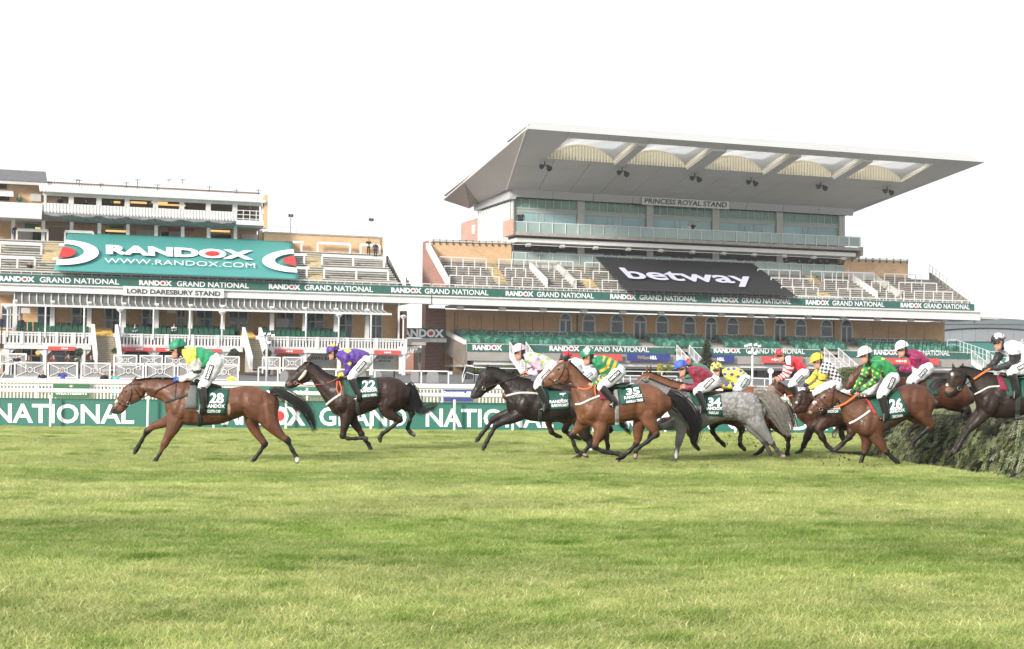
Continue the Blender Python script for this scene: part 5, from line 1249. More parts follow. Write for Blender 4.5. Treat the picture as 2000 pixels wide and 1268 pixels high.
HC = dict(coat=BLK, points=PTC, hair=BLKM,
 head=[(90,562,126,608,.05),(106,525,190,592,.055),(133,470,228,555,.06),(156,405,285,525,.08),(182,352,335,485,.095),(228,325,352,440,.09)],
 neck=[(292,322,358,492,.09),(380,346,392,528,.10),(470,385,412,590,.13),(562,416,420,690,.18)],
 trunk=[(655,437,480,752,.235),(735,465,620,806,.265),(820,520,760,820,.28),(920,530,900,820,.285),(1000,540,1000,800,.27),(1080,550,1100,815,.275),(1150,580,1170,850,.25),(1200,640,1215,800,.17)],
 legs=[(-.10,[(600,700,85),(490,775,58),(400,808,44),(325,848,36),(275,930,25),(240,995,25),(215,1042,26),(203,1075,16)],3),
       (.12,[(560,690,70),(430,740,46),(345,768,38),(290,800,34),(240,872,24),(190,930,24),(158,975,25),(138,998,15)],3),
       (-.13,[(1140,740,110),(1120,850,80),(1145,950,52),(1190,1020,36),(1130,1095,24),(1065,1150,25),(1010,1165,16)],3),
       (.13,[(1080,780,80),(1120,900,55),(1180,960,36),(1215,1020,28),(1195,1075,22)],2)],
 mass=[(580,650,85,-.17)], ears=[(222,352,256,288,16,-.05),(205,350,195,335,9,.05)], muzzle=(105,582,40), marks=[(1195,1075,24,16,(.5,.5,.5))],
 eye=[(178,412)], nostril=(100,578), mane=[(228,325),(300,320),(385,344),(472,383),(560,414),(640,434)], mane_len=12,
 tail=dict(path=[(1205,650,40),(1250,760,50),(1290,880,40)], n=80),
 bridle=[([(225,350),(232,420),(215,505)],.009),([(185,362),(300,372)],.008),([(118,520),(170,535),(215,512)],.008),([(270,395),(300,440),(330,465)],.008)], bit=(212,512),
 straps=[('breast_girth',[(418,580),(520,556),(620,552),(730,562)],.022,GREYW),('martingale',[(470,440),(450,500)],.007,LEATH),('martingale',[(545,450),(530,520)],.007,LEATH)],
 reins=[([(215,510,-.09),(330,470,-.1),(450,425,-.13),(560,385,-.15),(600,372,-.14)],.010,LEATH)],
 cloth=dict(quad=[(800,532),(985,532),(995,698),(812,708)], pads=[[(735,480),(810,525),(815,690),(745,690)]], text=[('7',(938,590),58,72,-3,.09),('RANDOX',(900,630),172,28,-3,.05),('BURROWS SAINT',(910,665),155,26,-3,.05)]),
 girth=[(728,700),(720,805)], saddle=[(735,465,16),(800,500,22),(880,515,18),(930,522,10)])
RC = dict(cap=(536,158,66), face=(536,216), torso=[(598,185,590,250,.10),(655,182,640,300,.18),(720,195,710,335,.195),(790,220,785,350,.18),(840,250,820,330,.16)], hip=(842,300), arm=[(672,245,44),(715,310,36),(722,350,31),(685,368,25),(645,370,21),(618,370,19)],
 arm2=[(650,235,38),(635,300,32),(650,350,28),(620,375,22),(590,385,18)], leg=[(845,302,60),(780,390,52),(730,440,44),(700,500,36)], boot=[(712,505,33),(750,570,30),(780,640,26),(785,680,25)], toe=(735,706), patch=((745,425),(822,345),19),
 silks=lambda x,y,s,t,n: np.where(np.any([np.hypot(x-a,y-b)<18 for a,b in ((640,205),(718,202),(798,238),(748,272),(768,325),(612,265))],0)[:,None],np.array([LG]),np.array([PK])), bandat=(.34,.42), capcol=solid_cap(PK))
HD = dict(coat=BAYD, points=PTC, hair=BLKM, head=[(380,560,420,620,.05),(420,520,470,610,.06),(470,490,530,600,.08),(520,470,580,590,.09)], neck=[(600,462,620,620,.11),(700,455,650,720,.17)],
 trunk=[(790,458,740,790,.24),(880,462,860,800,.27),(980,470,970,790,.27),(1090,475,1090,770,.27),(1200,480,1210,780,.26),(1290,510,1300,740,.18)],
 legs=[(-.12,[(900,740,80),(985,810,50),(955,895,36),(995,935,25),(1060,960,24),(1100,975,18)],2),(.12,[(820,740,60),(805,830,34),(835,915,28),(880,945,24),(925,958,16)],2),
       (-.13,[(1230,740,100),(1300,850,60),(1330,950,38),(1350,1040,24),(1345,1100,26),(1315,1150,22)],3),(.13,[(1250,760,80),(1330,840,50),(1370,890,36),(1300,960,24),(1250,1010,20)],2)],
 tail=dict(path=[(1300,520,30),(1430,760,40),(1500,850,40),(1560,930,24)], n=110))
RDr = dict(cap=(966,222,58), face=(930,262), torso=[(1015,235,1000,300,.10),(1060,232,1050,330,.18),(1120,255,1110,370,.19),(1180,290,1170,400,.17)], hip=(1200,370), arm=[(1060,300,40),(1080,380,34),(1040,430,26),(990,440,20)],
 leg=[(1200,375,56),(1130,450,50),(1080,520,40)], boot=[(1085,520,34),(1110,600,30),(1130,670,26)], toe=(1080,690), patch=((1150,412),(1205,372),15), silks=plain((.66,.68,.74)), band=False, capcol=lambda x,y,V: np.where(((y<-.3)&(x>-.5))[:,None],np.array([RD]),np.array([(.02,.02,.022)])))
FE = Fr(1050, 660, 4.8758, 25.4)
HE = dict(coat=(.148,.060,.029), points=PTC, hair=BLKM,
 head=[(42,408,76,470,.05),(70,370,138,462,.055),(112,330,192,452,.06),(155,280,255,450,.08),(200,240,315,425,.095),(250,218,345,360,.09)],
 neck=[(300,232,322,430,.09),(362,282,318,510,.105),(430,355,335,590,.13),(510,420,352,690,.18)],
 trunk=[(600,462,400,800,.24),(685,482,540,858,.27),(780,470,700,838,.28),(880,445,835,800,.285),(970,432,940,790,.28),(1060,436,1040,790,.28),(1140,468,1150,775,.265),(1215,530,1225,710,.18)],
 legs=[(-.12,[(590,760,105),(592,880,66),(565,960,44),(545,1040,37),(620,1082,25),(700,1095,24),(765,1105,27),(805,1120,24)],3),
       (.12,[(450,790,85),(385,860,50),(322,925,38),(345,1010,25),(375,1075,26),(425,1105,25),(478,1132,16)],2),
       (-.13,[(1110,620,130),(1050,720,100),(1080,820,70),(1118,880,46),(1132,922,38),(1050,985,26),(965,1045,25),(935,1082,25),(935,1118,26),(928,1148,18)],4),
       (.13,[(1000,740,95),(960,860,60),(955,960,44),(940,1010,34),(880,1075,25),(810,1135,25),(760,1165,24),(738,1188,16)],3)],
 mass=[(520,690,90,-.17),(1120,600,110,-.10),(430,760,60,-.05)], ears=[(285,240,332,202,17,-.05),(262,232,240,210,9,.05)], muzzle=(48,430,32), marks=[(450,1112,26,18,(.35,.25,.22)),(930,1125,24,24,(.35,.25,.22)),(745,1178,34,20,(.35,.26,.23))],
 eye=[(200,298)], nostril=(55,425), mane=[(250,218),(305,230),(365,280),(432,352),(510,418),(590,460)], mane_len=10,
 tail=dict(path=[(1235,535,46),(1320,590,70),(1415,680,78),(1480,800,66),(1500,920,50),(1490,1035,24)], n=260),
 bridle=[([(262,245),(240,330),(185,420)],.009),([(215,250),(290,300)],.008),([(105,385),(150,420),(185,430)],.009),([(290,310),(292,380),(250,430)],.008)], bit=(180,415),
 straps=[('breast_girth',[(362,634),(420,626),(500,588),(592,552)],.020,STRW)],
 reins=[([(185,420,-.09),(260,440,-.1),(380,475,-.12)],.011,LEATH),([(380,475,-.12),(450,488,-.14),(515,468,-.13)],.016,ORANGE),([(550,450,-.17),(545,500,-.2),(556,545,-.23)],.013,ORANGE)],
 cloth=dict(quad=[(760,458),(958,436),(1022,604),(800,640)], pads=[[(610,480),(760,462),(800,636),(690,600)]], padmat=LEATH, text=[('35',(906,508),130,66,-6,.09),('RANDOX',(912,560),176,28,-8,.05),('MINELLA TIMES',(925,600),158,24,-8,.05)],
   extra=[('maroon_pad',[(585,500),(640,500),(682,590),(592,588)],MARP)]),
 girth=[(738,500),(750,640),(752,826)], girthmat=mat('pale_girth',(.25,.24,.22),.8,.3,14), saddle=[(610,470,18),(720,470,26),(820,440,18),(880,425,9)])
RE = dict(cap=(478,158,74), face=(478,222), torso=[(548,185,535,262,.10),(600,172,580,318,.185),(670,182,655,345,.20),(735,212,715,345,.185),(785,250,755,330,.17)], hip=(778,308), arm=[(598,250,48),(635,320,40),(635,372,36),(590,415,28),(548,438,22),(522,448,19)],
 leg=[(782,310,66),(705,390,58),(640,440,50),(598,480,40)], boot=[(615,478,38),(668,540,34),(715,590,30),(735,612,28)], toe=(688,645), patch=((680,412),(785,315),23),
 silks=lambda x,y,s,t,n: np.where(np.where(s,np.mod(t*7.2+.2,1)<.45,(np.mod((x*.93+(y-180)*.42)/62-.27,1)<.45)&(x>622))[:,None],np.array([GO]),np.array([GN])), bandat=(.40,.49),
 capcol=lambda x,y,V: np.where(((np.abs(x+.15)+np.abs(y+.55)*.8<.42))[:,None],np.array([(.75,.77,.75)]),np.array([(.012,.22,.11)])))
FF = Fr(1240, 660, 4.878, 26.25)
HF = dict(coat=GREY, points=(.055,.052,.052), hair=('dark_grey',(.05,.048,.048)), tailhair=('silver',(.55,.50,.44)), dapple=(600,900),
 head=[(-90,580,-50,630,.05),(-50,520,10,605,.055),(-10,465,60,570,.06),(25,425,110,545,.08),(62,398,165,520,.09),(105,388,205,500,.09)],
 neck=[(160,402,232,548,.10),(240,436,262,600,.12),(330,470,300,660,.15),(420,492,320,730,.19)],
 trunk=[(505,512,380,800,.24),(595,535,490,875,.265),(690,545,620,865,.275),(800,530,750,815,.28),(900,516,860,785,.28),(1000,512,965,795,.28),(1090,525,1075,830,.27),(1160,568,1160,830,.24),(1200,640,1205,760,.17)],
 legs=[(-.12,[(430,780,95),(440,880,56),(425,960,42),(412,1015,36),(398,1080,26),(388,1140,27),(375,1180,26),(325,1190,14)],4),
       (.12,[(430,800,75),(310,840,46),(215,852,38),(160,885,30),(140,940,24),(130,985,20)],2),
       (-.13,[(1110,680,125),(1150,790,95),(1215,880,62),(1275,960,42),(1310,1010,34),(1355,1070,24),(1395,1112,24),(1425,1130,18)],4),
       (.13,[(1060,700,100),(1110,830,70),(1180,920,46),(1230,990,34),(1270,1060,24),(1300,1120,18)],3)],
 mass=[(450,700,85,-.17),(1090,640,110,-.10)], ears=[(118,400,142,352,14,-.05),(80,400,68,362,12,.05)], muzzle=(-75,605,30), marks=[(395,1110,18,50,(.5,.5,.5)),(1415,1128,30,16,(.45,.33,.3))],
 eye=[(60,450)], mane=[(110,388),(165,400),(245,434),(335,468),(425,490),(500,508)], mane_len=12,
 tail=dict(path=[(1130,540,50),(1230,555,66),(1320,640,82),(1390,745,88),(1440,850,70),(1470,930,40)], n=330),
 bridle=[([(110,400),(95,450)],.008),([(130,410),(110,425),(60,400)],.010)],
 straps=[('breast_girth',[(330,640),(430,600),(510,560)],.012,LEATH)],
 reins=[([(320,522,-.14),(390,500,-.15),(460,480,-.15)],.012,mat('tan_rein',(.35,.16,.09),.6,.1)),([(400,560,-.22),(440,540,-.2),(470,490,-.15)],.006,LEATH)],
 cloth=dict(quad=[(650,560),(818,544),(836,750),(680,738)], pads=[[(515,505),(640,545),(650,660),(560,640)]], text=[('34',(757,612),122,82,2,.09),('RANDOX',(752,672),168,30,0,.05),('FARCLAS',(752,715),92,25,1,.05)]),
 girth=[(605,700),(608,862)], saddle=[(510,508,14),(620,530,26),(740,535,20),(800,525,9)])
RF = dict(cap=(440,266,64), face=(462,330), torso=[(520,282,528,352,.10),(570,268,560,395,.185),(640,280,625,420,.20),(700,310,685,430,.185),(750,345,725,420,.17)], hip=(752,400), arm=[(560,335,44),(598,400,38),(600,452,34),(560,474,26),(515,476,21),(478,474,19)],
 leg=[(758,402,62),(690,455,54),(630,485,46),(585,520,38)], boot=[(600,522,36),(632,590,33),(650,650,28),(652,680,27)], toe=(590,702), patch=((665,475),(750,390),20), silks=plain(MA,(.24,.018,.04)), bandat=(.42,.52), capcol=solid_cap(BL_))
FG = Fr(1240+22/4.878, 660-58/4.878, 4.878, 27.15)
HG = dict(HF); HG.update(coat=CHEST, points=(.07,.035,.02), hair=('brown',(.09,.04,.02)), tailhair=('brown',(.09,.04,.02)), dapple=None, tail=dict(path=[(1130,560,40),(1190,640,40)], n=40), cloth=None, marks=[], bridle=[], straps=[],
 ears=[(92,378,95,300,14,-.05),(125,378,130,298,14,.05)], reins=[([(300,470,-.14),(400,430,-.15),(470,395,-.15)],.007,LEATH)], mane_len=14, girth=None, muzzle=None, eye=[],
 legs=[(-.12,[(430,780,85),(480,880,46),(500,960,38),(530,1050,26),(560,1090,24),(590,1125,18)],2),(.12,[(430,800,75),(330,840,46),(250,852,38),(200,885,30)],2),
       (-.13,[(760,700,60),(800,820,50),(700,860,36),(640,890,28),(590,930,24),(565,985,16)],2),(.13,[(760,720,60),(740,830,45),(690,860,30)],1)],
 trunk=[(505,512,380,800,.24),(595,535,490,855,.25),(690,545,620,845,.25),(760,560,740,800,.22),(800,600,780,760,.15)])
RG = dict(cap=(500,296,46), face=(520,345), torso=[(545,310,545,370,.10),(600,305,590,410,.17),(660,330,650,440,.18)], hip=(700,420), arm=[(580,350,38),(560,410,30),(500,425,22),(450,430,18)], leg=[(700,420,50),(640,480,44),(600,520,36)], boot=[(600,520,30),(640,600,28),(650,660,24)], toe=(600,690), silks=plain((.02,.16,.09)), band=False,
 capcol=lambda x,y,V: np.where((x<.1)[:,None],np.array([RD]),np.array([GN])))
FH = Fr(1240, 660, 4.878, 28.1)
HH = dict(coat=BAYD, points=PTC, hair=BLKM, head=[(520,640,560,690,.05),(560,580,620,680,.06),(600,540,680,650,.08),(650,500,730,620,.09)], neck=[(700,495,760,650,.11),(770,500,750,740,.17)],
 trunk=[(850,505,790,800,.24),(950,520,900,830,.27),(1060,520,1040,820,.27),(1170,510,1160,790,.27),(1270,515,1280,800,.27),(1360,545,1380,800,.24),(1420,610,1425,740,.16)],
 legs=[(-.12,[(880,740,90),(960,800,56),(1018,870,40),(1002,960,26),(1005,1020,26),(1050,1068,20)],2),(.12,[(830,770,70),(740,840,40),(740,895,30),(790,965,26),(840,1010,26),(858,1035,18)],1),
       (-.13,[(1300,700,110),(1330,800,78),(1400,880,48),(1458,945,40),(1462,1030,26),(1452,1100,26),(1478,1158,20)],3),(.13,[(1230,740,90),(1240,860,60),(1262,950,44),(1262,1000,34),(1200,1075,25),(1140,1125,24),(1085,1148,14)],3)],
 mass=[(1300,640,100,-.1)], tail=dict(path=[(1420,620,30),(1480,740,50),(1530,860,30)], n=90),
 cloth=dict(quad=[(1090,560),(1210,555),(1262,730),(1150,735)], text=[('RANDOX',(1190,660),130,28,4,.05),('KENARIO',(1205,700),90,24,4,.05)]), saddle=[(850,500,16),(940,505,20),(1030,500,12)])
RH = dict(cap=(776,282,58), face=(790,342), torso=[(845,300,850,365,.10),(890,284,885,400,.18),(950,282,945,415,.19),(1010,300,1000,410,.175),(1045,330,1030,395,.16)], hip=(1050,385), arm=[(885,345,42),(935,400,36),(945,450,32),(900,466,25),(860,470,21),(835,468,18)],
 leg=[(1052,390,58),(1010,450,50),(970,505,42)], boot=[(975,508,34),(1000,580,30),(1010,640,26)], toe=(960,660), patch=((1015,470),(1070,385),19), patchmat=mat('patch_green',(.02,.14,.09),.6),
 silks=lambda x,y,s,t,n: np.where(np.any([np.hypot(x-a,(y-b)*1.1)<17 for a,b in ((892,298),(945,295),(1008,315),(930,438),(872,450),(925,350),(985,370),(860,345),(1040,350))],0)[:,None],np.array([(.07,.08,.42)]),np.array([(.72,.66,.09)])), bandat=(.36,.48),
 capcol=lambda x,y,V: np.where(np.any([np.hypot(x-a,y-b)<.2 for a,b in ((-.35,.1),(.2,-.3),(-.1,-.75),(.6,.2),(-.7,-.3))],0)[:,None],np.array([(.03,.03,.12)]),np.array([(.74,.66,.10)])))
FJ = Fr(1480, 650, 4.697, 26.0)
H26 = dict(coat=(.100,.040,.021), points=PTC, hair=BLKM,
 head=[(466,690,492,750,.055),(488,652,552,742,.06),(522,608,602,722,.065),(560,562,665,705,.085),(606,528,712,668,.10),(660,508,745,620,.095)],
 neck=[(702,524,760,690,.095),(775,560,775,760,.105),(855,590,805,830,.14),(940,602,860,890,.19)],
 trunk=[(1030,592,925,935,.245),(1090,580,1030,965,.27),(1180,552,1140,925,.285),(1275,508,1245,868,.285),(1345,478,1330,815,.285),(1420,467,1410,790,.285),(1500,482,1490,800,.275),(1575,530,1560,780,.24),(1615,605,1605,700,.16)],
 legs=[(-.12,[(1060,880,110),(1090,960,68),(1145,1050,42),(1185,1095,35),(1225,1140,25),(1258,1168,26),(1285,1195,26),(1280,1215,18)],3),
       (.12,[(1000,900,95),(1000,990,56),(985,1070,38),(975,1110,32),(955,1160,24),(945,1195,25),(930,1222,16)],3),
       (-.13,[(1500,650,125),(1520,740,92),(1555,800,58),(1596,846,40),(1540,900,28),(1475,955,26),(1430,1000,25),(1412,1035,27),(1408,1062,22)],4),
       (.13,[(1440,760,85),(1470,810,46),(1470,845,34),(1400,890,26),(1375,945,25),(1385,985,22)],2)],
 mass=[(1010,850,90,-.17),(1480,620,110,-.10)], ears=[(688,525,722,470,20,-.05),(650,522,668,492,12,.06)], muzzle=(474,722,26), marks=[(520,640,22,18,(.62,.56,.52)),(480,735,20,24,(.32,.24,.2))],
 eye=[(612,592)], nostril=(487,708), mane=[(690,512),(775,555),(855,585),(940,600),(1010,592)], mane_len=13,
 tail=dict(path=[(1590,520,34),(1640,470,40),(1700,440,36),(1745,430,20)], n=100),
 bridle=[([(700,520),(690,600),(672,690)],.010),([(560,590),(600,640),(650,690)],.009),([(520,640),(560,680),(590,700)],.010),([(640,530),(700,560)],.009)], bit=(580,700),
 straps=[('breast_girth',[(842,832),(900,805),(970,760),(1030,716)],.020,STRW)],
 reins=[([(590,695,-.1),(660,695,-.11),(715,686,-.12)],.011,LEATH),([(715,686,-.12),(800,650,-.15),(870,600,-.16),(925,555,-.15)],.019,ORANGE),([(830,575,.1),(870,560,.1)],.016,ORANGE)],
 cloth=dict(quad=[(1190,556),(1292,528),(1398,755),(1222,806)], pads=[[(990,588),(1190,558),(1222,800),(1085,750)]], text=[('26',(1266,656),118,98,-6,.09),('RANDOX',(1272,718),158,30,-8,.05),('DISCORAMA',(1286,765),96,24,-8,.05)],
   extra=[('red_edge',[(992,605),(1008,602),(1092,745),(1072,752)],REDT)]),
 girth=[(1178,800),(1192,905)], saddle=[(1000,592,18),(1080,580,28),(1170,555,26),(1230,530,10)])
R26 = dict(cap=(984,184,68), face=(986,246), torso=[(1052,228,1050,305,.10),(1105,215,1095,362,.19),(1165,240,1150,405,.20),(1220,285,1195,410,.19),(1258,335,1225,400,.175)], hip=(1240,400), arm=[(1088,300,48),(1092,370,40),(1080,425,36),(1030,470,28),(980,505,22),(948,528,19)],
 arm2=[(1030,280,42),(990,350,36),(960,410,32),(930,455,27),(905,495,22),(885,528,19)], glove=(.03,.03,.03),
 leg=[(1245,405,64),(1200,470,58),(1155,530,50),(1128,590,42)], leg2=[(1180,400,60),(1110,455,54),(1060,505,46),(1035,560,38)], boot=[(1140,590,40),(1160,670,36),(1175,735,30),(1178,765,28)], toe=(1120,792), patch=((1205,515),(1250,410),21),
 silks=lambda x,y,s,t,n: np.where((s&(np.sin(x*.105+1.2*np.sin(y*.06))*np.sin(y*.085+x*.03)>.42)|(~s)&(np.hypot(x-1150,y-235)<16)|(~s)&(np.hypot(x-1125,y-385)<14))[:,None],np.array([(.66,.60,.08)]),np.array([(.015,.22,.06)])), bandat=(.36,.46),
 capcol=lambda x,y,V: np.where((np.hypot(x-.15,y+.62)<.17)[:,None],np.array([YL]),np.array([(.78,.78,.84)])))
FJJ = Fr(1480, 650, 4.697, 28.9)
HJ = dict(coat=(.030,.018,.015), points=PTC, hair=BLKM, head=[(300,690,338,742,.05),(318,650,392,742,.06),(335,600,440,730,.08),(360,548,485,690,.095),(398,525,500,630,.09)], neck=[(450,530,540,680,.10),(540,545,560,760,.16)],
 trunk=[(620,560,570,830,.24),(700,575,660,865,.27),(790,575,770,860,.27),(880,570,870,830,.27),(960,580,960,800,.22),(1020,620,1020,740,.15)],
 legs=[(-.12,[(640,790,90),(560,880,46),(590,960,36),(640,1040,25),(690,1078,20)],2),(.12,[(620,800,70),(500,870,46),(450,960,38),(420,1030,28),(395,1085,22),(345,1105,12)],3),
       (-.13,[(900,720,100),(880,830,66),(855,920,46),(838,960,36),(770,1025,26),(705,1080,22)],3),(.13,[(880,780,60),(800,865,40),(735,880,30),(705,915,24),(700,955,18)],1)],
 marks=[(715,910,34,60,(.5,.42,.34))], cloth=dict(quad=[(600,560),(780,570),(800,745),(640,745)], text=[('RANDOX',(700,690),120,26,2,.05),('DISCO CAP',(690,722),100,22,0,.05)]), saddle=[(560,550,14),(640,560,22),(720,560,14)], tail=dict(path=[(1010,620,30),(1060,700,30)], n=40))
HJ['coat'] = (.065,.025,.014); HJ['bridle'] = [([(395,540),(400,600),(360,680)],.010),([(330,640),(360,670),(390,690)],.010)]; HJ['eye'] = [(385,585)]; HJ['marks'] += [(355,640,14,12,(.5,.47,.44))]; HJ['coat'] = (.045,.02,.013)
RJ = dict(cap=(544,240,62), face=(552,300), torso=[(600,280,590,345,.10),(650,272,625,400,.18),(705,315,675,445,.195),(745,375,715,475,.18),(762,425,735,490,.165)], hip=(730,480), arm=[(605,345,46),(592,400,38),(588,440,34),(545,475,27),(505,500,21),(475,515,18)],
 arm2=[(585,330,40),(540,380,34),(510,415,30),(480,440,24),(455,470,19)], glove=(.03,.03,.03), leg=[(725,480,60),(640,505,54),(570,530,46),(535,565,38)], boot=[(545,565,34),(580,640,30),(600,700,26)], toe=(550,720),
 silks=lambda x,y,s,t,n: np.where(s[:,None],np.array([(.76,.56,.06)]),np.where(((np.floor((x*.83-y*.56)/24)+np.floor((x*.56+y*.83)/24))%2<1)[:,None],np.array([(.72,.73,.76)]),np.array([(.018,.018,.022)]))), bandat=(.30,.40), capcol=solid_cap((.78,.58,.05)))
FI = Fr(1480, 650, 4.697, 30.2)
HI = dict(coat=BAYD, points=PTC, hair=BLKM, head=[(18,640,55,692,.05),(45,585,110,668,.06),(78,535,165,625,.07),(105,480,225,585,.09),(150,452,262,545,.09)], neck=[(215,478,300,630,.10),(300,522,335,710,.13),(390,572,365,780,.18)],
 trunk=[(470,575,430,840,.24),(560,570,520,865,.27),(660,565,640,860,.27),(760,565,750,840,.27),(850,580,850,800,.22),(900,620,900,740,.15)],
 legs=[(-.12,[(500,780,80),(490,870,46),(460,960,36),(425,1040,25),(390,1090,20),(340,1108,12)],2),(.12,[(520,800,70),(560,900,42),(600,970,34),(640,1040,24),(690,1075,18)],2),(-.13,[(800,720,80),(760,840,46),(770,940,30),(800,1000,22)],2),(.13,[(820,720,70),(830,830,44),(850,920,28)],1)],
 ears=[(190,470,165,420,15,-.05),(165,460,150,410,12,.05)], marks=[(110,520,60,50,(.22,.13,.09))], mane=[(180,455),(230,480),(300,520),(380,568)], mane_len=16,
 reins=[([(270,585,-.12),(320,575,-.13),(370,570,-.13)],.016,ORANGE)], saddle=[(450,560,14),(530,560,20)], cloth=dict(quad=[(560,575),(700,570),(715,740),(600,740)], text=[]))
RI = dict(cap=(206,188,46), face=(222,238), torso=[(265,218,262,275,.10),(310,212,305,320,.17),(370,240,360,360,.19),(420,290,400,375,.175),(448,325,425,375,.16)], hip=(425,360), arm=[(300,265,38),(290,330,34),(270,380,28),(235,410,22),(205,425,18)], armdx=-22,
 leg=[(428,362,52),(380,410,48),(340,450,42),(305,490,34)], boot=[(315,492,30),(345,560,28),(360,620,24)], toe=(320,640), patch=((358,455),(415,395),16),
 silks=lambda x,y,s,t,n: np.where(np.where(s,np.mod(t*6,1)<.5,(x<300))[:,None],np.array([(.74,.70,.72)]),np.array([RD])), band=False, capcol=lambda x,y,V: np.where((x>.35)[:,None],np.array([(.76,.76,.78)]),np.array([RD])))
FM = Fr(1700, 630, 3.963, 25.3)
HM = dict(coat=(.025,.0145,.011), points=(.017,.012,.010), hair=BLKM,
 head=[(570,535,636,582,.06),(574,508,668,566,.07),(590,465,712,520,.085),(600,415,738,465,.11),(618,372,748,430,.115),(652,350,762,410,.10)],
 neck=[(720,348,790,480,.10),(790,362,800,560,.12),(865,382,818,630,.16),(945,398,835,690,.21)],
 trunk=[(1020,412,880,722,.25),(1100,428,985,742,.275),(1200,425,1115,738,.285),(1310,405,1250,695,.285),(1420,385,1400,640,.285),(1520,400,1515,660,.25),(1590,460,1590,600,.16)],
 legs=[(-.12,[(930,640,85),(890,700,56),(835,760,42),(780,812,36),(725,885,24),(692,945,25),(668,985,26),(645,1010,15)],3),
       (.12,[(900,640,75),(840,710,48),(780,780,38),(740,840,32),(680,925,23),(648,980,24),(612,1022,24),(598,1034,14)],3),
       (-.13,[(1520,560,110),(1590,650,70),(1640,720,46),(1700,730,34),(1760,760,24),(1800,790,20)],3),(.13,[(1540,560,90),(1620,650,50),(1680,690,34),(1740,730,24)],2)],
 mass=[(930,620,80,-.18)], ears=[(648,372,634,306,15,-.04),(700,368,724,302,16,.05)], muzzle=(600,555,40), marks=[(592,482,16,12,(.6,.56,.52)),(632,400,12,16,(.5,.45,.42)),(610,520,40,22,(.15,.075,.04))],
 eye=[(668,415)], nostril=(590,545), mane=[(690,345),(740,348),(800,362),(870,382),(950,398)], mane_len=14,
 tail=dict(path=[(1590,460,34),(1680,480,40),(1760,540,30)], n=60),
 bridle=[([(628,375),(660,368),(712,378)],.012),([(712,380),(722,440),(690,505)],.010),([(598,478),(650,480),(690,500)],.010)], bit=(688,510),
 straps=[('breast_girth',[(808,556),(860,530),(920,500),(1000,494)],.016,STRW),('martingale',[(930,400),(920,460),(918,500)],.008,LEATH)],
 reins=[([(690,510,-.1),(740,480,-.12),(800,440,-.14)],.011,LEATH),([(800,440,-.14),(860,400,-.15),(925,358,-.15)],.019,ORANGE)],
 cloth=dict(quad=[(1150,435),(1330,410),(1360,560),(1180,590)], pads=[[(1000,410),(1150,432),(1170,585),(1060,560)]], extra=[('maroon_pad',[(975,405),(1020,412),(1078,530),(1005,520)],MARP)]),
 girth=[(1138,560),(1132,735)], saddle=[(1010,405,18),(1090,410,26),(1180,405,18)])
RM = dict(cap=(990,134,58), face=(992,184), torso=[(1045,155,1045,225,.10),(1095,142,1080,280,.18),(1150,155,1130,315,.195),(1200,190,1190,325,.18),(1235,230,1225,320,.165)], hip=(1240,330), arm=[(1110,215,42),(1112,270,36),(1095,315,32),(1040,340,26),(985,352,21),(948,356,18)],
 arm2=[(1010,225,36),(990,270,32),(960,310,28),(930,340,23),(900,362,19)], glove=(.02,.02,.02), leg=[(1245,330,56),(1180,355,50),(1120,372,42),(1088,400,36)], boot=[(1098,405,34),(1118,470,30),(1128,530,26),(1130,552,24)], toe=(1080,570), patch=((1140,360),(1220,318),17),
 silks=plain((.72,.71,.80),(.022,.022,.024)), band=False, capcol=lambda x,y,V: np.where(((y<-.55+.35*np.abs(np.sin(x*7))) & (x>-.6))[:,None],np.array([(.75,.73,.75)]),np.array([(.02,.02,.024)])))
FK = Fr(1700, 630, 3.963, 27.0)
HK = dict(coat=(.08,.028,.014), points=PTC, hair=BLKM, head=[(-198,492,-165,522,.05),(-176,440,-118,502,.06),(-138,385,-62,462,.08),(-92,332,-8,420,.09)], neck=[(-40,325,30,470,.10),(40,375,60,560,.15)],
 trunk=[(150,425,130,620,.22),(260,425,240,660,.26),(360,425,350,670,.27),(460,420,450,670,.27),(560,422,560,672,.27),(650,432,650,690,.27),(720,458,720,690,.25),(765,520,760,640,.17)],
 legs=[(-.13,[(690,600,80),(740,680,46),(722,730,32),(718,765,24),(745,788,18)],1),(.13,[(700,600,70),(730,680,40),(780,720,28)],1),(-.12,[(190,560,60),(120,640,40),(100,700,26),(80,760,18)],2),(.12,[(190,560,60),(140,640,40),(130,700,26)],2)],
 marks=[(-150,430,20,40,(.16,.09,.07))], tail=dict(path=[(765,500,30),(800,600,30)], n=50), cloth=dict(quad=[(430,440),(520,440),(525,560),(450,560)], text=[]), saddle=[(330,425,16),(400,425,20),(460,425,12)])
RK = dict(cap=(243,188,54), face=(246,240), torso=[(298,215,300,275,.10),(345,212,340,335,.18),(395,235,390,360,.19),(435,275,425,360,.175),(455,305,440,355,.16)], hip=(440,345), arm=[(338,275,40),(345,325,34),(335,352,30),(285,358,24),(245,362,20),(222,364,18)], glove=(.02,.02,.02),
 leg=[(442,345,54),(390,400,48),(340,435,42),(305,470,34)], boot=[(312,470,30),(335,540,28),(350,600,24)], toe=(310,620), patch=((380,420),(435,360),16), silks=plain(MG), band=(.74,.73,.75), bandat=(.26,.42), capcol=solid_cap((.78,.77,.82)))
FN = Fr(1700+460/3.963, 630-185/3.963, 3.963, 31.0)
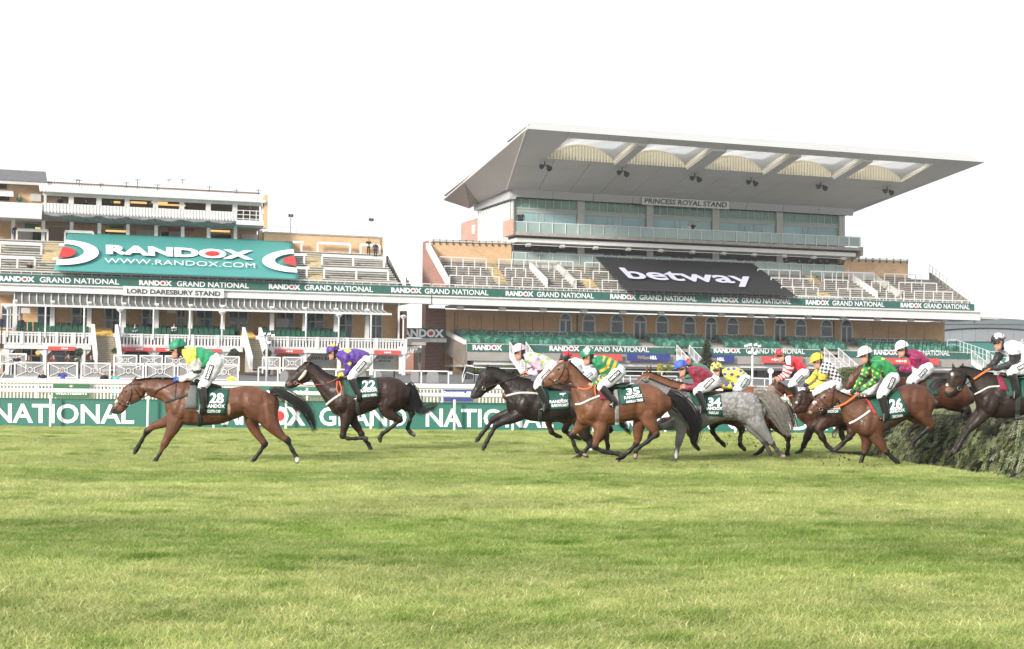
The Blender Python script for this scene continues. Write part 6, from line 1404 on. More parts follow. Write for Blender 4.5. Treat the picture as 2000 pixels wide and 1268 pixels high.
HN = dict(coat=(.52,.51,.49), points=(.3,.3,.29), hair=('pale',(.4,.39,.37)), head=HM['head'], neck=HM['neck'], trunk=[(1020,412,900,722,.24),(1100,428,1000,742,.25),(1180,440,1120,700,.2),(1240,440,1200,690,.2),(1300,440,1280,680,.2)], legs=[(-.12,HM['legs'][0][1],3),(.12,HM['legs'][1][1],3)], ears=HM['ears'], eye=[(668,415)], tail=None)
HN['root'] = (1020, 700)
for fr, H, lab, D, rl in [
 (FA, HA, 'leading bay horse in number cloth 28 with a long black tail', RA, 'jockey in yellow and green silks with grey sleeves on the leading horse'),
 (FB, HB, 'second horse, dark brown in number cloth 22 with pale sheepskin cheek pieces', RB, 'jockey in purple silks with yellow diamonds and blue-purple cap'),
 (FC, HC, 'near-black horse in number cloth 7 reaching out both forelegs', RC, 'jockey in pale pink silks with bright green spots and a pink cap'),
 (FC.__class__(900, 650, 4.697, 28.2), HD, 'bay horse mostly hidden between the black number 7 and the bay number 35', RDr, 'jockey in white with a black and red cap behind the bay horse head'),
 (FE, HE, 'bright bay horse in number cloth 35 with a white breast girth', RE, 'jockey in green silks with gold hoops and a green cap with a white star'),
 (FF, HF, 'dappled grey horse in number cloth 34 with a silver tail', RF, 'jockey in maroon silks and a blue cap on the grey horse'),
 (FG, HG, 'chestnut horse whose head and neck show just behind the grey horse', RG, 'jockey in dark green with a red and green cap half hidden by the maroon jockey'),
 (FH, HH, 'brown horse behind the rump of the grey horse', RH, 'jockey in yellow silks with blue spots and a spotted yellow cap'),
 (FJJ, HJ, 'dark-faced horse hidden behind the head of the bay number 26', RJ, 'jockey in black and white checks with yellow sleeves and a yellow cap'),
 (FI, HI, 'bay horse with a pale brown face just behind the grey tail', RI, 'jockey in red silks with red and white sleeves and a red cap'),
 (FJ, H26, 'bay horse in number cloth 26 with orange reins, landing over the jump', R26, 'jockey in green silks with yellow stars and a white cap on number 26'),
 (FK, HK, 'brown horse jumping behind the rump of number 26', RK, 'jockey in magenta silks with white armbands and a white cap'),
 (FM, HM, 'black-brown horse in mid-air over the jump with its face turned to the camera', RM, 'jockey in white silks with black sleeves and a black cap at the right edge'),
 (FN, HN, 'white-grey horse whose ears show behind the last jockey', None, '')]:
    make_horse(fr, H, lab)
    if D: make_rider(fr, D, rl)
# ================================================================== left stand details
sl = lambda x, y, d: S(x, y, d)
zT1 = S(300, 571, 0).z
# back walls and upper storeys
uT = S(516, 450, 8.3).x; uE = S(746, 480, 8.3).x
zW1 = S(520, 455.5, 8.3).z; zStepTop = S(650, 493.5, 8.2).z
MB().box(uT, uE, 8.3, 9.3, zStepTop-.5, zW1).build('wall', TAN, LD); MB().box(uT, uE+.1, 8.2, 9.4, zW1, zW1+.15).build('coping', CONC, LD)
m = MB(); m.bar((uT+.3, 8.3, zW1+.75), (uE, 8.3, zW1+.55), .035)
for k in range(9): u = uT+.3+(uE-uT-.3)*k/8; m.box(u-.02, u+.02, 8.28, 8.32, zW1, zW1+.7)
m.build('wire_guard', GREYW, LD)
a = TL(LT, 775, 553); b = TL(LT, 744, 490)
m = MB(); m.slab([(uE+.15, 8.3, b.z+1.5), (uE+.15, .5, a.z+1.0), (uE+.15, .5, a.z-.3), (uE+.15, 8.3, b.z+.4)], (.35, 0, 0)); m.build('stair_string', WHITE, LD)
m = MB()
for k in range(12): f = k/12; m.box(uE+.5, uE+1.2, .6+7.7*f, 1.3+7.7*f, a.z-1+(b.z-a.z)*f-1, a.z-.3+(b.z-a.z)*f)
m.build('terrace_end', CONCD, LD); MB().box(uE-.2, uE+.15, 8.3, 9.3, zStepTop-.5, zW1-.1).build('wall_pier', TAN, LD)
# covered concourse behind the terrace (y 425-474)
uA = S(-60, 450, 12).x; uBx = S(516, 450, 12).x
zc0 = S(100, 476, 8.2).z-.1; zc1 = S(100, 426, 8.2).z
MB().box(uA, uT, 8.2, 13.2, zc0-.3, zc0).build('concourse_floor', CONC, LD)
MB().box(uA, uT, 12.6, 13.2, zc0, zc1+.6).build('wall', TAN, LD)
MB().box(uA, uT, 8.6, 13, zc1, zc1+.25).build('concourse_ceiling', GREYW, LD)
for k, (x0, x1, mm_, yb) in enumerate([(40, 62, GREYW, 0), (64, 84, DARK, 1), (95, 135, mat('shutter', (.28, .22, .17), .7, .1), 1), (205, 248, DARK, 0), (268, 302, WHITE2, 1), (315, 330, DARK, 1), (332, 352, GREYW, 1), (412, 452, DARK, 0), (474, 505, WHITE2, 1)]):
    u0 = S(x0, 450, 12.5).x; u1 = S(x1, 450, 12.5).x; g = node('door' if yb else 'kiosk', LD)
    MB().box(u0, u1, 12.45, 12.6, zc0, zc0+2.2).build('door_leaf', mm_, g); m = MB(); m.box(u0-.1, u0, 12.4, 12.6, zc0, zc0+2.3); m.box(u1, u1+.1, 12.4, 12.6, zc0, zc0+2.3); m.box(u0-.1, u1+.1, 12.4, 12.6, zc0+2.2, zc0+2.3); m.build('door_frame', WHITE2, g)
for x in (226, 430): p = S(x, 452, 11); MB().box(p.x-1.0, p.x+1.0, 10.9, 11, p.z-.08, p.z+.12).build('strip_lamp', LAMPY, LD)
p = S(74, 446, 12.3); MB().box(p.x-.25, p.x+.25, 12.2, 12.3, p.z-.15, p.z+.1).build('strip_lamp', LAMPY, LD)
for x in (228, 435, 62): p = S(x, 443, 12.3); MB().box(p.x-.7, p.x+.7, 12.3, 12.42, p.z-.15, p.z+.35).build('exit_sign', mat('exit_green', (.03, .16, .09), .5), LD)
for x in (345, 362): p = S(x, 450, 12.3); MB().box(p.x-.9, p.x+.9, 12.3, 12.42, p.z-.1, p.z+.4).build('kiosk_sign', REDS, LD)
for x in (25.6, 84.5, 139.8, 193.8, 249.7, 304.9, 356.7, 407.3, 459.8): p = S(x, 450, 8.5); MB().box(p.x-.17, p.x+.17, 8.4, 8.7, zc0, zc1+.1).build('column', WHITE, LD)
# boxes above: white apron, openings, posts, corrugated roof
uL0 = S(83, 400, 6.5).x; uR0 = S(462, 420, 6.5).x; uR1 = S(515, 420, 6.5).x
zA1 = S(83, 396, 6.5).z; zA0 = S(83, 414.5, 6.5).z
m = MB(); n_ = 120
for k in range(n_):
    u = uL0+(uR0-uL0)*k/n_; w_ = (uR0-uL0)/n_; dd = .06 if k % 2 else 0
    m.box(u, u+w_, 6.5-dd, 6.6, zA0, zA1)
m.build('corrugated_apron', WHITE, LD)
m = MB(); m.slab([(uL0, 6.6, zA0+.05), (uR0, 6.6, zA0+.05), (uR0, 8.4, zA0-.5), (uL0, 8.4, zA0-.5)], (0, 0, -.12)); m.build('bird_netting', NET, LD)
rnd = random.Random(5); m = MB(); pr = None
for k in range(61):
    u = uL0+(uR0-uL0)*k/60; q = Vector((u, 6.45, zA0-.05-.22*abs(math.sin(k*.37))-rnd.uniform(0, .1)))
    if pr is not None: m.slab([pr, q, Vector((q.x, 6.45, zA0+.12)), Vector((pr.x, 6.45, zA0+.12))], (0, .05, 0))
    pr = q
m.build('bird_netting', NET, LD)
MB().box(uL0, uR1, 6.6, 10.4, zA0-.1, zA0+.15).build('box_floor', GREYW, LD); MB().box(uR0, uR1, 6.4, 6.7, zA0-.35, zA0+.12).build('slab_edge', WHITE, LD)
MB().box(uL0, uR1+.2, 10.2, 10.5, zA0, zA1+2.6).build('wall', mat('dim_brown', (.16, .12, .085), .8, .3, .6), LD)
zO = S(90, 381.5, 6.5).z
MB().box(uL0, uR1-.2, 6.5, 6.8, zO, zO+.9).build('box_head', WHITE2, LD)
for x in (88, 141.5, 195.8, 251, 306.5, 357.8, 409.5, 461.5, 513): p = S(x, 395, 6.55); MB().box(p.x-(.12 if x in (88, 513) else .36), p.x+.12, 6.5, 6.85, zA1-.1, zO).build('post', WHITE2, LD)
m = MB(); aa = S(461, 412.5, 6.5)
for i in range(3): z = zA0+.25+i*.42; m.box(uR0, uR1-.2, 6.5, 6.56, z, z+.07)
for k in range(5): u = uR0+(uR1-uR0)*k/4.2; m.box(u, u+.07, 6.48, 6.58, zA0, zA0+1.2)
m.build('balcony_rail', WHITE, LD)
zR0 = S(83, 372.5, 6.0).z; zR1 = S(95, 357, 10.4).z; m = MB(); n_ = 150
for k in range(n_):
    u = uL0-.3+(uR1-uL0+.4)*k/n_; w_ = (uR1-uL0+.4)/n_; dz = .06 if k % 2 else 0
    m.slab([(u, 5.8, zR0+dz), (u+w_, 5.8, zR0+dz), (u+w_, 10.6, zR1+dz), (u, 10.6, zR1+dz)], (0, 0, -.12))
m.build('corrugated_roof', WHITE, LD)
MB().box(uR1, uR1+.35, 6.2, 7.2, zA0-.6, zR0+.75).build('end_pier', TAN, LD); MB().box(uR1, uR1+.35, 8.9, 9.6, zc0-.1, zA0-.6).build('end_pier', TAN, LD)
MB().box(uL0-.3, uR1+.1, 6.9, 10.4, zO+.85, zR0).build('roof_void', DARK, LD) if zR0 > zO+.9 else None
for x in (228, 255, 296): p = S(x, 396, 9.5); MB().box(p.x-(.3 if x < 250 else 0), p.x+(.35 if x < 250 else 1.6), 9.4, 9.5, p.z-.06, p.z+.14).build('strip_lamp', LAMPY, LD)
p = S(335, 401, 9); MB().box(p.x-1.4, p.x+1.4, 8.9, 9, p.z-.06, p.z+.1).build('strip_lamp', LAMPY, LD)
# small rooftop aerials
for (x, y, h) in ((150, 352, 6), (155, 353, 9), (197, 360, 8), (247, 358, 22), (269, 352, 30), (308, 362, 14), (330, 352, 3), (357, 352, 5), (409, 366, 8), (462, 372, 6), (505, 372, 8)):
    p = S(x, y, 9.5); m = MB(); m.box(p.x-.03, p.x+.03, 9.47, 9.53, p.z-h/17, p.z+.1); m.bar((p.x-.3, 9.5, p.z), (p.x+.3, 9.5, p.z+.05), .05); m.bar((p.x-.2, 9.5, p.z-.3), (p.x+.2, 9.5, p.z-.3), .03); m.build('aerial', METAL, LD)
# left end building with slate roof and white parapet
u0 = S(-60, 400, 6.3).x; u1 = S(82, 400, 6.3).x
z1 = S(0, 394, 6.3).z; z0 = S(0, 424, 6.3).z
MB().box(u0, u1, 6.3, 6.7, z0, z1).build('parapet', WHITE, LD); MB().box(u0, u1, 6.7, 11.5, z0, z0+.3).build('box_floor', GREYW, LD)
MB().box(u0, u1+.2, 10, 10.5, z0, S(0, 355, 10).z).build('wall', TAN, LD)
za = S(40, 357, 9.2).z; zb = S(40, 336, 13).z; ur = S(101, 345, 11).x
MB().slab([(u0, 9.0, za), (ur-.5, 9.0, za), (ur-.5, 13.2, zb), (u0, 13.2, zb)], (0, 0, .2)).build('slate_roof', SLATE, LD)
MB().slab([(u0, 17.4, za), (ur-.5, 17.4, za), (ur-.5, 13.2, zb), (u0, 13.2, zb)], (0, 0, .2)).build('slate_roof', SLATE, LD)
MB().prism([(ur-.8, 9.6, za-.2), (ur-.8, 17, za-.2), (ur-.8, 13.2, zb-.1)], [(ur-.5, 9.6, za-.2), (ur-.5, 17, za-.2), (ur-.5, 13.2, zb-.1)]).build('gable', TAN, LD)
MB().box(u0, ur-.4, 8.9, 9.05, za-.2, za+.05).build('gutter', GREYW, LD)
p = S(22, 378, 8); MB().slab([(u0, 6.8, p.z-.3), (p.x+.2, 6.8, p.z-.3), (p.x+.2, 9.8, p.z+.5), (u0, 9.8, p.z+.5)], (0, 0, -.15)).build('small_canopy', WHITE, LD)
for (x0, x1, y0, y1, mm_) in ((-5, 13, 358, 369, DARK), (-5, 18, 383, 392, DARK), (60, 80, 378, 394, WHITE2)):
    q0, q1 = S(x0, y0, 9.9), S(x1, y1, 9.9); MB().box(q0.x, q1.x, 9.85, 10.0, q1.z, q0.z).build('window', mm_, LD)
# --- canopy of dark panels and white ribs
zc_t = S(30, 572, .2).z; zc_m = S(30, 587, .2).z; zc_b = S(30, 594.5, -1.8).z
xs = list(np.arange(28, 782, 14.6 if True else 13)); xs = [28+14.6*i*(1-.0028*i) for i in range(60)]; xs = [x for x in xs if x < 781]
us = [S(x, 585, .2).x for x in xs]
for k in range(len(us)-1):
    a, b = us[k]+.05, us[k+1]-.05
    MB().box(a, b, .18, .22, zc_m, zc_t).build('canopy_pane', CANG, LD); MB().slab([(a, .2, zc_m), (b, .2, zc_m), (b, -1.8, zc_b), (a, -1.8, zc_b)], (0, 0, .03)).build('canopy_pane', GLASSG if False else CANG, LD)
for k, u in enumerate(us):
    m = MB(); m.box(u-.05, u+.05, .08, .26, zc_m, zc_t); m.bar((u, .2, zc_m), (u, -1.85, zc_b), .07); m.build('canopy_rib', WHITE, LD)
MB().box(us[0]-1.2, us[-1]+.4, -1.95, -1.8, zc_b-.16, zc_b+.04).build('canopy_gutter', WHITE, LD)
MB().box(us[0]-1.5, us[-1]+3, .5, 6, zc_t+.0, zc_t+.25).build('soffit', mat('soffit_grey', (.55, .55, .53), .8, .1), LD)
# --- first floor: wall, doors, windows
zf1 = S(100, 652, 4.5).z-.35; zt1 = zc_t
ue1 = S(778, 640, 5).x
MB().box(S(-60, 620, 5).x, ue1, 5.0, 5.4, zf1, zt1).build('wall', TANW, LD); MB().box(S(-60, 620, 5).x, ue1+1, -1.8, 5.0, zf1-.3, zf1).build('balcony_floor', CONC, LD)
for (x0, x1, kind) in [(3, 38, 'window'), (73, 106, 'window'), (140, 176, 'window'), (205, 234, 'door'), (277, 310, 'window'), (346, 362, 'window'), (383, 416, 'window'), (447, 484, 'door'), (541, 574, 'window'), (600, 632, 'window'), (662, 688, 'door'), (722, 746, 'door')]:
    a = S(x0, 600, 4.95).x; b = S(x1, 600, 4.95).x; g = node(kind, LD); z_0 = zf1+(.0 if kind == 'door' else .8); z_1 = zf1+3.0; m = MB()
    for u in (a, (a+b)/2, b): m.box(u-.07, u+.07, 4.85, 4.98, z_0, z_1)
    for z in (z_0, z_0+(z_1-z_0)*.6, z_1): m.box(a-.07, b+.07, 4.85, 4.98, z-.06, z+.06)
    m.build('window_frame', WHITE2, g)
    for i, (c0, c1) in enumerate(((a+.07, (a+b)/2-.07), ((a+b)/2+.07, b-.07))):
        for zz0, zz1 in ((z_0+.06, z_0+(z_1-z_0)*.6-.06), (z_0+(z_1-z_0)*.6+.06, z_1-.06)): MB().box(c0, c1, 4.9, 4.94, zz0, zz1).build('pane', GLASS, g)
q0 = S(541, 622, 4.8); q1 = S(564, 645, 4.8); MB().box(q0.x, q1.x, 4.8, 4.88, q1.z, q0.z).build('notice', WHITE, LD)
MB().box(ue1, ue1+.5, 3.5, 5.4, zf1, zt1-.6).build('wall', REDB, LD)
ff = lambda y: y
for x in (29, 102, 174, 241.5, 305.5, 371.7, 434.6, 531, 595, 656, 717): u = S(x, 620, -.3).x; MB().box(u-.2, u+.2, -.45, -.1, zf1, zc_b+.5).build('column', WHITE, LD)
u = S(779, 600, .2).x; MB().box(u-.08, u+.08, .1, .3, zf1, zc_t).build('column', WHITE, LD)
for x in (15, 89, 164.5, 235, 300, 371, 434, 598, 662, 725, 788):
    u = S(x, 620, -2.1).x; t_ = x in (15, 235, 434, 662, 788); m = MB(); m.tube([(u, -2.1, zf1-3.4 if False else zf1-.2), (u, -2.1, zc_b-(.5 if t_ else .1))], .075, 8)
    if t_: m.tube([(u, -2.1, zc_b-.55), (u, -2.1, zc_b-.25)], [.12, .4], 10); m.tube([(u, -2.1, zc_b-.25), (u, -2.1, zc_b-.1)], [.4, .1], 10)
    m.build('lamp_column' if t_ else 'post', WHITE, LD)
for x in (50, 335, 694): p = S(x, 604, 1.5); MB().box(p.x-.4, p.x+.4, 1.2, 1.6, p.z-.4, p.z+.1).build('floodlight', WHITE, LD)
# balustrades with separate balusters
bal_me = MB().box(-.082, .082, -.04, .04, 0, .92).mesh('baluster', WHITE); cnt = 0; bst = MB()
zb1 = S(19, 647.5, -2).z; zb0 = S(19, 672, -2).z; zp0 = S(19, 681, -2).z
BAYS = [(-60, -2), (8, 178), (225, 474), (502, 792)]
for (x0, x1) in BAYS:
    a = S(x0, 650, -2).x; b = S(x1, 655, -2).x
    m = MB(); m.box(a, b, -2.1, -1.9, zb1-.12, zb1); m.box(a, b, -2.08, -1.92, zb1-.34, zb1-.22); m.box(a, b, -2.1, -1.9, zb0-.02, zb0+.14); m.build('balustrade_rail', WHITE, LD)
    MB().box(a, b, -2.15, -1.85, zp0, zb0-.04).build('balcony_panel', WHITE, LD)
    n = int((b-a)/.31)
    for k in range(n):
        u = a+(k+.5)*(b-a)/n
        if cnt < 300: link('baluster', bal_me, LD, loc=(u, -2.0, zb0+.13)); cnt += 1
        else: bst.box(u-.082, u+.082, -2.04, -1.96, zb0+.13, zb0+1.05)
    for k in range(6): u = a+(b-a)*k/5; MB().box(u-.14, u+.14, -2.16, -1.84, zb0, zb1+.02).build('newel', WHITE, LD)
if bst.v: bst.build('baluster_rows', WHITE, LD, kind='stuff')
# ground floor
uF = S(792, 700, -2).x; zG = 1.4
MB().box(S(-60, 700, 1).x, S(779, 700, 1).x, 1.0, 1.4, 1.0, zf1-.3).build('ground_floor_wall', TAN, LD)
for (x0, x1, mm_) in [(5, 30, DARK), (42, 80, DARK), (100, 155, GLASS), (240, 300, DARK), (305, 370, DARK), (380, 430, GLASS), (612, 640, WHITE2), (642, 650, WHITE2), (730, 772, WHITE2)]:
    a = S(x0, 700, .98).x; b = S(x1, 700, .98).x; g = node('shopfront', LD); MB().box(a, b, .85, .97, 1.6, 4.1).build('window_pane', mm_, g)
    m = MB()
    for u in (a, (a+b)/2, b): m.box(u-.06, u+.06, .78, .86, 1.6, 4.15)
    m.box(a, b, .78, .86, 3.2, 3.32); m.box(a, b, .78, .86, 4.1, 4.25); m.build('window_frame', WHITE2 if mm_ is not DARK else GREYW, g)
for x in (14, 87, 163, 233.5, 300, 371, 434, 530, 595, 662, 725, 788):
    u = S(x, 700, -1.9).x; m = MB(); m.box(u-.16, u+.16, -2.05, -1.75, 1.0, zp0-.02); m.slab([(u-.7, -1.95, zp0-.02), (u+.7, -1.95, zp0-.02), (u+.16, -1.95, zp0-.6), (u-.16, -1.95, zp0-.6)], (0, .12, 0)); m.build('column', WHITE, LD)
for x in (74, 2): p = S(x, 689, .5); m = MB(); m.sphere(p, .22, 8, 6); m.build('wall_lamp', LAMPY, LD, smooth=True)
def redsign(lab, x0, x1, y, xc): return sgn(lab, x0, x1, y, y+8, REDS, [('+0+0', xc-7, xc+7, y+6.2, 4, .06, 0)], d=-2.25)
redsign('red sign under the balcony above the people at the far left', 94, 147, 676.5, 126); redsign('red sign under the balcony left of the green cap', 238, 297, 678, 272)
redsign('red sign under the balcony behind the green cap of the leading jockey', 304, 372, 679, 330); redsign('red sign under the balcony right of the green and yellow jockey', 376, 432, 681, 400)
redsign('red sign under the balcony above the dark brown horse ears', 537, 591, 682, 565); redsign('red sign above the BETTING RING MANAGER board', 731, 782, 684.5, 757)
sgn('white LAWN BAR board under the balcony behind the purple jockey', 598, 660, 693, 706, WHITE2, [('LAWN BAR', 602, 652, 703, 6.5, .02, 0)], d=.7, mm=CHAR)
sgn('white BETTING RING MANAGER board near the right end of the long stand', 732, 772, 693, 710, WHITE2, [('BETTING RING', 735, 769, 700.5, 4.2, .02, 0), ('MANAGER', 740, 764, 707, 4.2, .02, 0)], d=.6, mm=CHAR)
o = sgn('white name board lettered LORD DARESBURY STAND on the front of the long stand', 240.5, 437.5, 558.5, 577, WHITE, [], d=-.5)
m = MB(); letters_px(m, 'LORD DARESBURY STAND', (248, 573), (430.5, 578.6), (0, -9.2), lambda x, y: S(x, y, -.53), .03); m.build('lettering', CHAR, o, org=(S(240.5, 558.5, -.5).x, -.5, S(240.5, 577, -.5).z))
# stairs between the balconies
def grand_stair(xl, xr, yt):
    g = node('staircase', LD); u0 = S(xl, yt, -1).x; u1 = S(xr, yt, -1).x; n = 15
    MB().box(u0, u1, -1.9, 2.6, zf1, zf1+.06).build('yellow_landing', YEL, g)
    for k in range(n):
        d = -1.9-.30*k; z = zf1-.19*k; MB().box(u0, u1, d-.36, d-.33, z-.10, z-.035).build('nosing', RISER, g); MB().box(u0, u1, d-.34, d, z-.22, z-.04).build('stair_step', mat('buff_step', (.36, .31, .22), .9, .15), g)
    for k in range(6): MB().box(u0, u1, -1.9+.7*k, 3.0, zf1+.02+.15*k, zf1+.17+.15*k).build('yellow_step', YEL, g)
    MB().slab([(u0, -1.9, zf1-.3), (u0, -6.5, zf1-3.2), (u0, -1.9, zf1-3.2)], (u1-u0, 0, 0)).build('stair_soffit', CONC, g)
    for uu in (u0-.35, u1+.05):
        m = MB(); m.slab([(uu, -2.0, zf1+1.15), (uu, -6.5, zf1-1.75), (uu, -6.5, zf1-2.9), (uu, -2.0, zf1+.1)], (.3, 0, 0)); m.build('stair_side', WHITE, g)
grand_stair(184, 221, 660); grand_stair(476, 500, 668)
# green seats on the balconies
lseat = MB(); lseat.box(-.2, .2, 0, .06, .3, .85); lseat.box(-.2, .2, -.36, 0, .3, .36); lseat_me = lseat.mesh('seat', mat('dark_green_seat', (.012, .10, .06), .4, .2, 2)); cnt = 0
for r_, (d, dz) in enumerate([(-.6, .10), (.3, .24), (1.2, .38), (2.1, .52)]):
    MB().box(S(-60, 640, d).x, ue1-2, d-.4, 3.0, zf1, zf1+dz).build('seating_step', CONC, LD) if False else None
    for (x0, x1) in ((30, 180), (240, 466), (508, 678)):
        a = S(x0, 645, d).x+.3; b = S(x1, 645, d).x-.3
        MB().box(a-.2, b, d-.5, d+.4, zf1, zf1+dz-.0).build('seating_step', CONC, LD)
        u = a
        while u < b:
            if cnt < 300: link('seat', lseat_me, LD, loc=(u, d, zf1+dz)); cnt += 1
            u += .5
# --- tarpaulin banners over the terraces
def tarp(name_lab, T, corners, m0, lift, draw):
    n0 = T[1]; p0 = T[0]+n0*lift; un = lambda x, y, e=0: Spl(x, y, p0+n0*e, n0)
    c = un(*np.mean(np.array(corners), 0)); o = empty('tarpaulin', tuple(sO+sU*c.x+sV*c.y+Vector((0, 0, c.z))), name_lab, 'banner', rz=SA); og = (c.x, c.y, c.z)
    tl, tr, br, bl = [np.array(q, float) for q in corners]; G = []; nI, nJ = 14, 44
    for i in range(nI+1):
        row = []
        for j in range(nJ+1):
            fi, fj = i/nI, j/nJ; q = (tl*(1-fj)+tr*fj)*(1-fi)+(bl*(1-fj)+br*fj)*fi
            wv = .10*math.sin(fj*9+fi*4)*math.sin(math.pi*fi)+.05*math.sin(fj*23+2*fi)*math.sin(math.pi*fi); row.append(un(q[0], q[1], wv*.6-.1))
        G.append(row)
    m = MB(); sheet(m, G, .03); m.build('cloth', m0, o, smooth=True, org=og)
    draw(un, o, og)
    m = MB()
    for j in range(0, 12): fj = j/11; q = tl*(1-fj)+tr*fj; a = un(q[0], q[1], 0); m.bar(a, a+Vector((0, .5, .1)), .03)
    m.build('tie', WHITE2, o, org=og)
def draw_randox(un, o, og):
    e = .12; f1 = lambda x, y: un(x, y, e); f2 = lambda x, y: un(x, y, e+.03)
    m = MB(); randox_px(m, (207, 496), (495.5, 507.5), (-.6, -18), f1, f2, .055); letters_px(m, 'WWW.RANDOX.COM', (204, 513), (498, 523), (0, -9), f1, -.006); m.build('lettering', [PRINT, REDP], o, org=og)
    def ring(cx, cy, ro, io, side, c2, mi):
        L_ = (lambda y: 133+(y-454)*(103.5-133)/(529-454)+.6) if side < 0 else (lambda y: 571+(y-471)*(584-571)/(546-471)-.6)
        n = 30; A = []; B = []
        for k in range(n+1):
            t = -math.pi/2+math.pi*k/n if side < 0 else math.pi/2+math.pi*k/n
            for (lst, cc, r) in ((A, (cx, cy), ro), (B, c2, io)):
                if r is None: continue
                x = cc[0]+r[0]*math.cos(t); y = cc[1]-r[1]*math.sin(t); l = L_(y); x = max(x, l) if side < 0 else min(x, l); lst.append((x, y))
        # close the open ends along the cloth edge
        m = MB(); fn = f1 if mi == 0 else f2
        def ends(lst, r, cc):
            y0 = cc[1]+r[1] if side < 0 else cc[1]-r[1]; y1 = cc[1]-r[1] if side < 0 else cc[1]+r[1]
            return [(L_(y0), y0)]+lst+[(L_(y1), y1)]
        A = ends(A, ro, (cx, cy))
        if io is None: m.add([fn(*p) for p in A], [tuple(range(len(A)))], mi)
        else:
            B = ends(B, io, c2); N = len(A); m.add([fn(*p) for p in A+B], [(i, i+1, N+i+1, N+i) for i in range(N-1)], mi)
        m.build('emblem', [PRINT, REDP], o, org=og)
    ring(121, 493, (72, 24.5), (41, 14.8), -1, (123, 491.5), 0); ring(122, 492.5, (26, 10.5), None, -1, None, 1)
    ring(585, 509.5, (73, 22.8), (48, 14.2), 1, (585, 509), 0); ring(585, 509, (33, 10), None, 1, None, 1)
tarp('large teal tarpaulin lettered RANDOX spread over the left terrace', LT, [(133, 454), (571, 471), (584, 546), (103.5, 529)], TEAL, .95, draw_randox)
def draw_betway(un, o, og):
    m = MB(); letters_px(m, 'betway', (1229, 544), (1478, 555), (-21*1.0, -21.5), lambda x, y: un(x, y, .14), .022); m.build('lettering', LILAC, o, org=og)
tarp('large black tarpaulin lettered betway spread over the tall stand terrace', PT, [(1161, 500), (1467, 512.3), (1555, 578), (1220, 567)], BLACKC, 1.15, draw_betway)
# --- link bridge banner and small buildings between the stands
o = empty('footbridge', tuple(sO+sU*S(820, 650, 5).x+sV*5+Vector((0, 0, S(820, 665, 5).z))), 'footbridge with a green RANDOX banner joining the two stands', 'footbridge', rz=SA); c = S(820, 665, 5); og = (c.x, 5, c.z)
SBd().poly([(774, 640.5), (774, 659), (871, 660.3), (871, 641.8)], 5, .05).build('banner_cloth', mat('deep_green', (.02, .07, .05), .6), o, org=og)
m = MB(); randox_px(m, (775.5, 658), (867.5, 659.3), (0, -15.5), lambda x, y: S(x, y, 4.97), lambda x, y: S(x, y, 4.95), .05); m.build('lettering', [PRINT, REDP], o, org=og)
for k in range(6): x = 771+17*k; SBd().poly([(x, 661), (x, 668.6), (x+16.4, 668.9), (x+16.4, 661.3)], 4.9, 1.5).build('bridge_panel', GREYW, o, org=og)
def building(lab, x0, x1, yt, Y, depth, m0, extra=None, cat='building'):
    a = at(x0, yt, Y); b = at(x1, yt, Y); r = empty('building', ((a.x+b.x)/2, Y, 1.9), lab, cat); MB().box(a.x, b.x, Y, Y+depth, -.5, a.z).build('wall', m0, r)
    if extra: extra(r, a, b, Y)
    return r
def ex1(r, a, b, Y):
    for k in range(6): u = at(816, 700, Y).x+k*(at(831, 700, Y).x-at(816, 700, Y).x)/6; MB().box(u, u+.22, Y-.1, Y, at(0, 707, Y).z-.05+.0, at(816, 680, Y).z).build('glazing_pane', mat('mint_glass', (.40, .60, .50), .2), r)
    q = [at(808, 687.5, Y-.6), at(843, 682, Y-.6)]; MB().bar(q[0], q[1], .25, .3).build('awning', WHITE, r); MB().box(at(817, 700, Y).x, at(831, 700, Y).x, Y-.12, Y-.02, 1.5, at(820, 708, Y).z).build('door', WHITE, r)
building('red brick block with mint glazing seen between the two stands', 808, 843, 685, 172, 14, brick_mat('pink_brick3', (.46, .22, .15), (.38, .18, .12), (.46, .36, .3)), ex1)
building('dark red brick block behind the stair foot between the stands', 792, 812, 690, 186, 14, REDB)
def ex2(r, a, b, Y):
    for (x0, x1) in ((847, 853), (858, 864.5)): q0 = at(x0, 703, Y-.1); q1 = at(x1, 735, Y-.1); pts = arch_pts(q0.x, q1.x, 1.9, at(x0, 706, Y).z); MB().slab([Vector((x, Y-.1, z)) for x, z in pts], (0, .08, 0)).build('arched_window', GLASS, r)
    for x in (843, 863): q = at(x, 704, Y-.2); MB().box(q.x-.12, q.x+.12, Y-.3, Y-.05, q.z-.3, q.z+.2).build('wall_light', METAL, r)
    for x in (851, 861): q = at(x, 672, Y-.5); MB().slab([(q.x-.35, Y-.7, q.z-.25), (q.x+.35, Y-.7, q.z-.25), (q.x+.35, Y-.1, q.z+.2), (q.x-.35, Y-.1, q.z+.2)], (0, 0, .1)).build('floodlight', WHITE, r)
building('red brick entrance wall with two arched windows beside the tall stand', 836, 869.5, 669, 162, 8, REDB, ex2)
